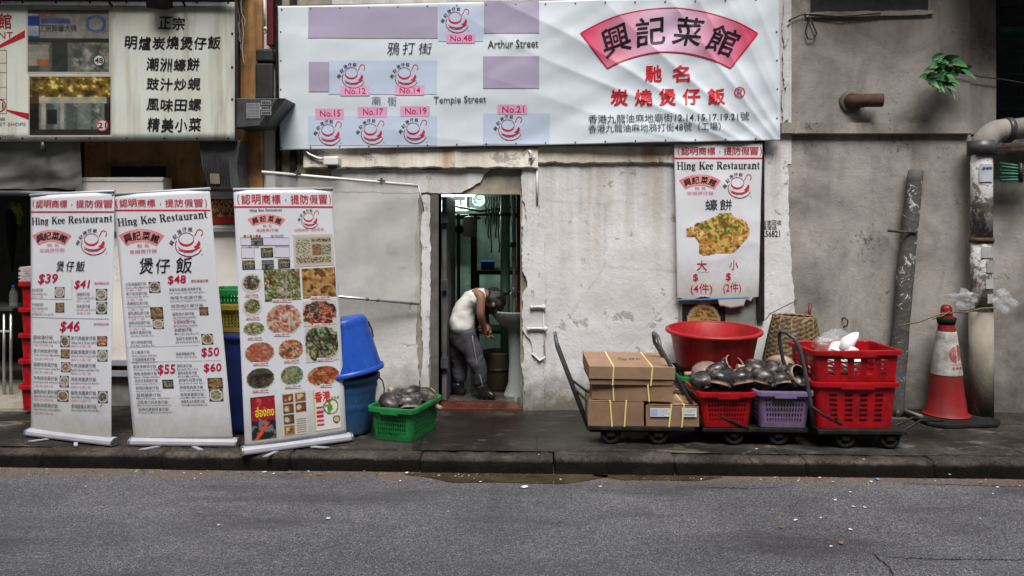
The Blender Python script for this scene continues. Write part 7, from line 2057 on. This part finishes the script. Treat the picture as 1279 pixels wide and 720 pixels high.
mb = MB(); zt_ = Z(385, 7.4, 10); mb.box(tx0, tx1, 7.4, 8.0, zt_ - 0.03, zt_); mb.build('table_top', M['grey_steel'], tb, world=True, bevel=0.004)
for lx in (tx0 + 0.04, X(6, 7.45), tx1 - 0.04):
    for ly in (7.44, 7.95): mb = MB(); mb.tube([(lx, ly, 0.03), (lx, ly, zt_ - 0.03)], 0.014, 8); mb.build('leg', M['steel'], tb, world=True)
mb = MB(); mb.tube([(tx0, 7.44, Z(415, 7.4, 10)), (tx1 - 0.04, 7.44, Z(415, 7.4, 10))], 0.012, 8); mb.build('crossbar', M['alu'], tb, world=True)
bo = thing('water_bottle', 'clear blue-capped bottle on the steel table in the dim shop', 'bottle', (X(21, 7.6), 7.55, zt_ + 0.001))
mb = MB(); mb.lathe([(0, 0), (0.035, 0), (0.038, 0.01), (0.038, 0.12), (0.03, 0.155), (0.014, 0.18), (0.014, 0.2)], 18); mb.build('body', M['poly_bag'], bo)
mb = MB(); mb.lathe([(0.016, 0.19), (0.016, 0.215), (0, 0.216)], 14); mb.build('cap', M['blue_plastic'], bo)

# ------------------------------------------------------------------ things seen through the doorway
fx = thing('fluorescent_light', 'lit fluorescent tube under dim kitchen ceiling, seen through the doorway', 'lamp', at(572, 244, 9.2))
mb = MB(); a = at(549, 243.5, 9.2); b = at(592, 243.5, 9.2); mb.box(a.x - 0.1, b.x + 0.02, 9.2, 9.26, a.z + 0.02, a.z + 0.06); mb.build('fitting', M['white_paint'], fx, world=True)
mb = MB(); mb.tube([(a.x - 0.08, 9.2, a.z), (b.x, 9.2, b.z)], 0.016, 12); mb.build('tube', M['tube_lamp'], fx, world=True)
mb = MB(); mb.tube([(a.x + 0.1, 9.23, a.z + 0.06), (a.x + 0.1, 9.23, IZ)], 0.005, 6); mb.tube([(b.x - 0.1, 9.23, a.z + 0.06), (b.x - 0.1, 9.23, IZ)], 0.005, 6); mb.build('hanger', M['grey_steel'], fx, world=True)
ck = thing('wall_clock', 'round pale wall clock high up inside the doorway', 'clock', at(598, 250, 9.55))
q = at(598, 250, 9.55); mt = Matrix.Translation(q) @ Matrix.Rotation(R(90), 4, 'X')
mb = MB(); mb.lathe([(0, 0), (0.069, 0), (0.069, 0.006)], 26, M=mt); mb.build('face', surface('clock_face', (0.22, 0.28, 0.26), 0.4, 0.05), ck, world=True)
mb = MB(); mb.lathe([(0.067, -0.03), (0.080, -0.03), (0.084, 0.0), (0.077, 0.014), (0.068, 0.010)], 26, M=mt); mb.build('ring', M['white_paint'], ck, world=True)
mb = MB()
for l_, an in ((0.045, 70), (0.032, -50)): mb.tube([q + Vector((0, -0.009, 0)), q + Vector((l_ * math.sin(R(an)), -0.009, l_ * math.cos(R(an))))], 0.003, 5)
mb.build('hands', M['cable_black'], ck, world=True)
mb = MB(); mb.tube([q + Vector((0, 0.03, 0)), q + Vector((0, 0.03, 0.7))], 0.006, 6); mb.build('hanger', M['cable_black'], ck, world=True)
gp = thing('green_pipe', 'thick pale green pipe standing inside the doorway at its right', 'pipe', (X(631, 7.9), 7.9, 0.01))
mb = MB(); mb.tube([(X(631, 7.9), 7.9, 0.012), (X(631, 7.9), 7.9, IZ)], 0.050, 18); mb.build('pipe', M['green_pipe'], gp, world=True)
mb = MB(); 
for zz in (Z(268, 7.9), Z(365, 7.9)): mb.tube([(X(631, 7.9), 7.9, zz - 0.02), (X(631, 7.9), 7.9, zz + 0.02)], 0.058, 18)
mb.build('clamp', M['grey_steel'], gp, world=True)
for i, (px, mm, rr_, lab) in enumerate(((641, 'grey_paint', 0.022, 'thin grey pipe beside thick green pipe inside the doorway'), (647, 'darkred', 0.02, 'thin dark red pipe at the right inside the doorway'))):
    t_ = thing('thin_pipe', lab, 'pipe', (X(px, 7.8), 7.8, 0.01)); mb = MB(); mb.tube([(X(px, 7.8), 7.8, 0.012), (X(px, 7.8) + 0.01, 7.8, 1.2), (X(px, 7.8), 7.8, IZ)], rr_, 10); mb.build('pipe', M[mm], t_, world=True)
    mb = MB(); zz = 1.5 + i * .3; mb.tube([(X(px, 7.8), 7.8, zz), (X(px, 7.8), 7.8, zz + 0.05)], rr_ * 1.5, 10); mb.build('joint', M['rust'], t_, world=True)
sk = thing('pedestal_sink', 'pale porcelain pedestal sink inside the doorway', 'sink', (X(645, 7.72), 7.72, 0.012))
zt_ = Z(389, 7.6, 630) - 0.012
mb = MB(); mb.lathe([(0.09, zt_ - 0.20), (0.16, zt_ - 0.15), (0.235, zt_ - 0.07), (0.265, zt_ - 0.01), (0.268, zt_), (0.255, zt_ + 0.003), (0.235, zt_ - 0.02), (0.18, zt_ - 0.10), (0.0, zt_ - 0.13)], 36); mb.build('bowl', M['porcelain'], sk)
mb = MB(); mb.lathe([(0.13, 0.0), (0.12, 0.02), (0.085, 0.12), (0.075, 0.35), (0.095, zt_ - 0.19), (0.11, zt_ - 0.17)], 24); mb.build('pedestal', M['porcelain'], sk)
fc = thing('tap', 'small brass tap above the pedestal sink inside the doorway', 'tap', at(642, 366, 7.75))
q = at(641, 365, 7.75); mb = MB(); mb.tube([q + Vector((0.08, 0.02, 0)), q, q + Vector((-0.02, -0.03, 0.0)), q + Vector((-0.03, -0.05, -0.035))], 0.011, 8); mb.tube([q, q + Vector((0, 0, 0.04))], 0.007, 6); mb.build('spout', M['steel'], fc, world=True)
mb = MB(); mb.tube([q + Vector((-0.03, 0, 0.042)), q + Vector((0.03, 0, 0.042))], 0.007, 6); mb.build('lever', M['steel'], fc, world=True)
mc = thing('kitchen_machine', 'grey motor on two dark uprights inside the doorway, behind bending person', 'machine', (X(585, 8.8), 8.8, 0.012))
mb = MB()
for px in (571, 588, 592): mb.box(X(px, 8.8), X(px, 8.8) + 0.035, 8.78, 8.82, 0.012, Z(268, 8.8, 585))
mb.build('upright', M['black_iron'], mc, world=True)
q = at(587, 283, 8.75); mb = MB(); mb.lathe([(0.0, -0.12), (0.07, -0.12), (0.085, -0.1), (0.085, 0.08), (0.06, 0.11), (0.03, 0.12), (0, 0.12)], 20, M=Matrix.Translation(q)); mb.build('motor', M['grey_paint'], mc, world=True)
mb = MB(); mb.lathe([(0.0, -0.05), (0.05, -0.05), (0.05, 0.05), (0, 0.05)], 16, M=Matrix.Translation(at(574, 287, 8.75)) @ Matrix.Rotation(R(90), 4, 'X')); mb.box(q.x - 0.2, q.x + 0.12, 8.76, 8.8, q.z + 0.08, q.z + 0.11); mb.build('pulley', M['black_iron'], mc, world=True)
hw = thing('hanging_wires', 'tangle of dark wires hanging high inside the doorway', 'wire', at(612, 290, 8.9))
mb = MB(); rnd = random.Random(4)
for i in range(6):
    px = 607 + i * 3.2; P = [at(px + 3 * noise.noise(Vector((k_ * 0.7, i, 0))), 246 + (34 + 18 * (i % 3)) * k_ / 7, 8.6 + 0.1 * (i % 3)) for k_ in range(8)]
    mb.tube(P, 0.008, 5)
mb.tube([at(548, 268, 9), at(575, 270, 8.9), at(605, 268, 8.8), at(650, 268, 8.7)], 0.016, 7); mb.tube([at(548, 254, 9), at(600, 264, 8.9), at(650, 258, 8.7)], 0.014, 7)
mb.build('strand', M['cable_black'], hw, world=True)
sf = thing('wall_shelf', 'pale shelf with cans under fluorescent light inside the doorway', 'shelf', at(568, 262, 9.5))
a = at(540, 262, 9.5); b = at(586, 262, 9.5); mb = MB(); mb.box(a.x, b.x, 9.4, 9.7, a.z - 0.02, a.z); mb.build('board', M['porcelain'], sf, world=True)
mb = MB(); mb.box(a.x + 0.02, a.x + 0.04, 9.4, 9.7, a.z, IZ); mb.box(b.x - 0.04, b.x - 0.02, 9.4, 9.7, a.z, IZ); mb.build('hanger', M['grey_steel'], sf, world=True)
for i in range(4):
    q = a.lerp(b, 0.3 + 0.19 * i); q.y = 9.5
    t_ = thing('can', 'pale can on the shelf under fluorescent light inside the doorway', 'can', (q.x, q.y, a.z + 0.001), 0, 'pale cans on the kitchen shelf'); mb = MB(); mb.lathe([(0, 0), (0.036, 0), (0.038, 0.006), (0.036, 0.012), (0.036, 0.10), (0.038, 0.106), (0.035, 0.11), (0, 0.108)], 16); mb.build('body', M['porcelain'], t_)
bbx = thing('blue_bin', 'small blue plastic box on dark counter inside the doorway', 'box', at(609, 337, 9.0))
a = at(601, 337, 9.0); b = at(617, 327, 9.0); mb = MB(); mb.box(a.x, b.x, 8.95, 9.2, a.z, b.z); mb.build('body', M['navy_plastic'], bbx, world=True, bevel=0.006)
mb = MB(); mb.box(a.x - 0.008, b.x + 0.008, 8.94, 9.21, b.z - 0.012, b.z + 0.004); mb.build('rim', M['blue_plastic'], bbx, world=True)
ctr = thing('kitchen_counter', 'dark counter along the back wall inside the doorway', 'counter', (X(600, 9.3), 9.3, 0.012))
mb = MB(); zz = at(609, 337, 9.0).z; mb.box(X(592, 9), IX1 - 0.02, 8.85, 9.6, zz - 0.05, zz - 0.001); mb.build('top', M['black_iron'], ctr, world=True)
for lx in (X(594, 9), IX1 - 0.1): mb = MB(); mb.box(lx, lx + 0.05, 8.9, 8.95, 0.012, zz - 0.05); mb.build('leg', M['black_iron'], ctr, world=True)
mb = MB(); mb.box(X(596, 9), IX1 - 0.1, 8.92, 9.5, 0.45, 0.48); mb.build('lower_shelf', M['black_iron'], ctr, world=True)
wbk = thing('dark_bucket', 'dark bamboo bucket on wet floor between person and sink', 'bucket', (X(622, 7.95), 7.95, 0.013))
mb = MB(); mb.lathe([(0, 0), (0.12, 0), (0.14, 0.02), (0.17, 0.38), (0.175, 0.40), (0.16, 0.40), (0.13, 0.03), (0, 0.02)], 26); mb.build('shell', surface('dark_bamboo', (0.045, 0.03, 0.02), 0.7, 0.4, 20), wbk)
mb = MB(); mb.lathe([(0.152, 0.20), (0.158, 0.2), (0.162, 0.24), (0.156, 0.24)], 26); mb.build('hoop', M['black_iron'], wbk)
bh = thing('blue_drum', 'dark blue drum just inside the doorway at its left', 'drum', (X(554, 7.75), 7.75, 0.013))
mb = MB(); mb.lathe([(0, 0), (0.10, 0), (0.11, 0.02), (0.115, 0.42), (0.12, 0.44), (0.11, 0.45), (0, 0.45)], 26); mb.build('shell', M['navy_plastic'], bh)
mb = MB(); mb.lathe([(0.112, 0.2), (0.12, 0.2), (0.12, 0.22), (0.112, 0.22)], 26); mb.build('rib', M['navy_plastic'], bh)

# ------------------------------------------------------------------ litter on the road and pavement
rnd = random.Random(21)
def scrap(px, py, s0, z, mat, label, cat='litter', name='paper_scrap', group='scraps of litter on the road and pavement', lift=0.004):
    s = s0 * 0.8; p = on_ground(px, py, z); mb = MB(); n = 7
    top = [(s * (0.6 + 0.5 * rnd.random()) * math.cos(2 * math.pi * i / n), s * 0.62 * (0.6 + 0.5 * rnd.random()) * math.sin(2 * math.pi * i / n), rnd.uniform(0.002, 0.3 * s)) for i in range(n)]
    vs = top + [(0, 0, s * rnd.uniform(0.15, 0.4))]; fs = [(i, (i + 1) % n, n) for i in range(n)]
    mb.add(vs, fs)
    o = mb.build(name, M[mat], None, solid=0.002, offset=1); o.location = (p.x, p.y, z + lift); o.rotation_euler = (0, 0, rnd.uniform(0, 6))
    return tag(o, label, cat, group)
RZ = -0.118
scrap(655, 610, 0.045, RZ, 'paper', 'largest white paper scrap on the road, in front of gutter water', group=None)
scrap(1096, 600, 0.038, RZ, 'blue_paper', 'blue crumpled paper scrap in the gutter at right', group=None)
for px, py, s, z in ((1088, 603, .02, RZ), (1024, 598, .016, RZ), (876, 600, .014, RZ), (892, 594, .014, RZ), (750, 609, .018, RZ), (994, 651, .024, RZ), (410, 649, .022, RZ), (342, 593, .018, RZ), (385, 590, .014, RZ), (330, 591, .022, RZ), (1224, 649, .012, RZ), (1043, 626, .018, RZ),
        (1062, 616, .016, RZ), (1080, 635, .018, RZ), (1066, 634, .016, RZ), (1168, 602, .012, RZ), (1246, 610, .018, RZ), (508, 592, .022, RZ), (273, 657, .016, RZ), (600, 603, .014, RZ), (500, 602, .016, RZ), (1025, 648, .014, RZ), (251, 593, .012, RZ), (243, 599, .012, RZ), (1062, 663, .018, RZ), (1038, 684, .016, RZ),
        (170, 590, .012, RZ), (107, 609, .012, RZ), (230, 592, .012, RZ), (950, 600, .010, RZ), (1040, 603, .012, RZ), (1240, 618, .010, RZ), (700, 600, .012, RZ), (560, 640, .010, RZ)):
    scrap(px, py, s, z, 'paper', 'small white scrap of litter on the asphalt near the gutter')
for px, py, s in ((945, 562, .016), (1079, 575, .012), (673, 569, .010), (1186, 594, .012)): scrap(px, py, s, 0.006, 'paper', 'tiny white scrap of litter on the pavement')
for px, py, s in ((1050, 680, .032), (975, 660, .022), (362, 592, .03), (400, 594, .02), (455, 590, .02)): scrap(px, py, s, RZ, 'brown_trash', 'dry brown scrap on the asphalt', group='brown scraps on the road')
o = scrap(1179, 672, 0.03, RZ, 'wood', 'thin pale splinter lying on the road at right', 'splinter', 'splinter', None); o.scale = (2.0, 0.25, 0.6); o.rotation_euler = (0, 0, R(60))
# ------------------------------------------------------------------ the person bending inside the doorway
FY = 7.56
def person():
    base = at(590, 503, FY); base.z = 0.013
    t = thing('person', 'person bending forward inside the doorway, white sleeveless shirt, grey trousers, black boots', 'person', base)
    def g(px, py, dy=0.0): 
        p = at(px, py, FY + dy); return p - t.location
    J = {}
    def skin(name, mat, verts, edges, radii, root, sub=2, parent=t, disp=None):
        me = bpy.data.meshes.new(name); bm = bmesh.new()
        ly = bm.verts.layers.skin.verify()
        bv = []
        for k, (p, r) in enumerate(zip(verts, radii)):
            v = bm.verts.new(p); v[ly].radius = r if hasattr(r, '__len__') else (r, r); v[ly].use_root = (k == root); bv.append(v)
        for a, b in edges: bm.edges.new((bv[a], bv[b]))
        bm.to_mesh(me); bm.free()
        o = bpy.data.objects.new(name, me); COL.objects.link(o)
        m = o.modifiers.new('skin', 'SKIN'); m.use_smooth_shade = True; m.branch_smoothing = 0.6
        s = o.modifiers.new('sub', 'SUBSURF'); s.levels = sub; s.render_levels = sub
        bpy.context.view_layer.update()
        m2 = bpy.data.meshes.new_from_object(o.evaluated_get(bpy.context.evaluated_depsgraph_get()))
        for mod in list(o.modifiers): o.modifiers.remove(mod)
        o.data = m2; m2.materials.clear(); m2.materials.append(M[mat]); m2.name = name
        for p in m2.polygons: p.use_smooth = True
        if disp:
            for v in m2.vertices: v.co += disp(v.co)
        o.parent = parent
        return o
    # joints: the near (right) leg is the one further right in the picture
    pel = g(578, 411, 0.0); sp1 = g(574, 393, 0.0); che = g(583, 371, 0.0); nk0 = g(598, 364, 0.02); nk = g(607, 366, 0.04); hd = g(617, 377, 0.06); hd2 = g(619, 386, 0.06)
    hipN = g(585, 415, -0.085); knN = g(596, 453, -0.10); anN = g(601, 493, -0.08); toN = g(612, 497, -0.10)
    hipF = g(572, 413, 0.085); knF = g(574, 452, 0.10); anF = g(572, 491, 0.09); toF = g(578, 495, 0.07)
    shN = g(601, 367, -0.13); elN = g(600, 393, -0.15); wrN = g(605, 411, -0.06)
    shF = g(600, 367, 0.19); elF = g(606, 391, 0.20); wrF = g(610, 411, 0.10)
    haN = wrN + (wrN - elN).normalized() * 0.07; haF = wrF + (wrF - elF).normalized() * 0.07
    V = [pel, sp1, che, nk0, nk, hd, hd2, hipN, knN, anN, toN, hipF, knF, anF, toF, shN, elN, wrN, haN, shF, elF, wrF, haF]
    E_ = [(0, 1), (1, 2), (2, 3), (3, 4), (4, 5), (5, 6), (0, 7), (7, 8), (8, 9), (9, 10), (0, 11), (11, 12), (12, 13), (13, 14), (2, 15), (15, 16), (16, 17), (17, 18), (2, 19), (19, 20), (20, 21), (21, 22)]
    Rr = [0.09, 0.09, 0.09, 0.06, 0.05, 0.075, 0.06, 0.062, 0.045, 0.030, 0.022, 0.062, 0.045, 0.030, 0.022, 0.050, 0.042, 0.028, 0.032, 0.048, 0.038, 0.027, 0.032]
    skin('body', 'skin', V, E_, Rr, 0)
    # fingers, each a short chain rooted in the palm, curling round what is held
    for wr_, el_, ha_, sg in ((wrN, elN, haN, 1), (wrF, elF, haF, -1)):
        d = (wr_ - el_).normalized(); side = d.cross(Vector((1, 0, 0.2))).normalized(); fwd = side.cross(d).normalized()
        for k in range(5):
            o_ = (k - 1.5) * 0.017 if k < 4 else -0.034
            L_ = (0.028, 0.032, 0.030, 0.024, 0.026)[k]
            p0 = wr_ + d * (0.06 if k < 4 else 0.03) + side * o_
            p1 = p0 + d * L_ + side * (0 if k < 4 else -0.012); p2 = p1 + (d * 0.6 + fwd * 0.8).normalized() * L_ * 0.8; p3 = p2 + (d * -0.1 + fwd).normalized() * L_ * 0.6
            skin('finger', 'glove', [p0, p1, p2, p3], [(0, 1), (1, 2), (2, 3)], [0.0095, 0.009, 0.008, 0.007], 0, 1)
    # clothes: shirt over the trunk with open armholes, trousers, boots
    fold = lambda a, f, s: (lambda c: Vector((noise.noise(c * f + Vector((s, 0, 0))), noise.noise(c * f + Vector((0, s, 0))), noise.noise(c * f + Vector((0, 0, s))))) * a)
    hem = g(579, 414, 0.0)
    hemv = [g(577, 418.5, 0.0), g(577, 402, 0.0), g(579, 388, 0.0), g(585, 377, 0.0), g(594, 371, 0.0), g(602, 369, 0.01)]
    skin('shirt', 'cloth_white', hemv + [g(603, 367, -0.125), g(601, 367, 0.17)], [(0, 1), (1, 2), (2, 3), (3, 4), (4, 5), (4, 6), (4, 7)], [(0.156, 0.172), (0.140, 0.158), (0.127, 0.152), (0.118, 0.155), (0.104, 0.148), (0.078, 0.088), 0.064, 0.064], 0, 3, disp=lambda c: fold(0.016, 7, 2)(c) + fold(0.009, 19, 6)(c))
    skin('trousers', 'trouser', [g(577, 404), g(578, 417), g(585, 427, -0.075), g(596, 455, -0.10), g(602, 483, -0.08), g(571, 427, 0.075), g(574, 453, 0.10), g(573, 480, 0.09)],
         [(0, 1), (1, 2), (2, 3), (3, 4), (1, 5), (5, 6), (6, 7)], [(0.145, 0.16), (0.145, 0.16), 0.118, 0.086, 0.070, 0.115, 0.086, 0.070], 1, 3, disp=lambda c: fold(0.016, 9, 5)(c) + fold(0.008, 24, 3)(Vector((c.x, c.y, c.z * 1.8))))
    mb = MB()
    P = [g(590 + 14 * k / 8 - 1.5 * math.sin(k / 8 * 3.1) , 420 + 66 * k / 8, -0.185 + 0.02 * k / 8) for k in range(9)]
    for o_ in (0.0,): mb.tube(P, 0.005, 5)
    mb.build('side_stripe', M['grey_paint'], t)
    for kn, an, to in ((g(600, 478, -0.085), g(603, 497, -0.08), g(620, 501.0, -0.11)), (g(573, 476, 0.09), g(572, 494, 0.09), g(582, 498, 0.06))):
        an = an.copy(); an.z = 0.052; to = to.copy(); to.z = 0.036; he = an + (an - to).normalized() * 0.035; he.z = 0.040
        mid = (an + to) / 2; mid.z = 0.045
        skin('boot', 'boot', [kn, kn.lerp(an, 0.5), an, mid, to, he], [(0, 1), (1, 2), (2, 3), (3, 4), (2, 5)], [0.086, 0.072, 0.060, (0.052, 0.044), (0.048, 0.032), 0.045], 2, 2)
    # head with face turned down, and hair
    mb = MB(); hc = g(617, 377, 0.06)
    hair = MB(); crumple(hair, hc + Vector((0.0, 0.0, 0.0)), (0.118, 0.115, 0.135), 61, 0.22, 34, 26, 3.0)
    hair.build('hair', M['hair'], t, weld=False)
    f = MB(); fc_ = hc + Vector((0.055, 0.03, -0.085))
    f.ball(fc_ + Vector((0.012, 0, -0.005)), (0.012, 0.014, 0.02)); f.ball(fc_ + Vector((0.02, 0, -0.03)), (0.02, 0.026, 0.008))
    f.ball(hc + Vector((0.0, -0.112, -0.02)), (0.018, 0.012, 0.026)); f.build('face', M['skin'], t)
    f = MB()
    for s_ in (-0.03, 0.03): f.ball(fc_ + Vector((0.012, s_, 0.03)), 0.008)
    f.build('eye', M['cable_black'], t)
    return t
person()
bkt = at(607, 420, FY)
ld = thing('yellow_sponge', 'yellow-orange cloth held in hands of the bending person', 'cloth', bkt)
mb = MB(); crumple(mb, at(605, 411, FY - 0.02), (0.06, 0.05, 0.04), 71, 0.5); mb.build('rag', M['glove'], ld, world=True, weld=False)

bpy.data.objects.remove(_fo); bpy.data.curves.remove(_fc)
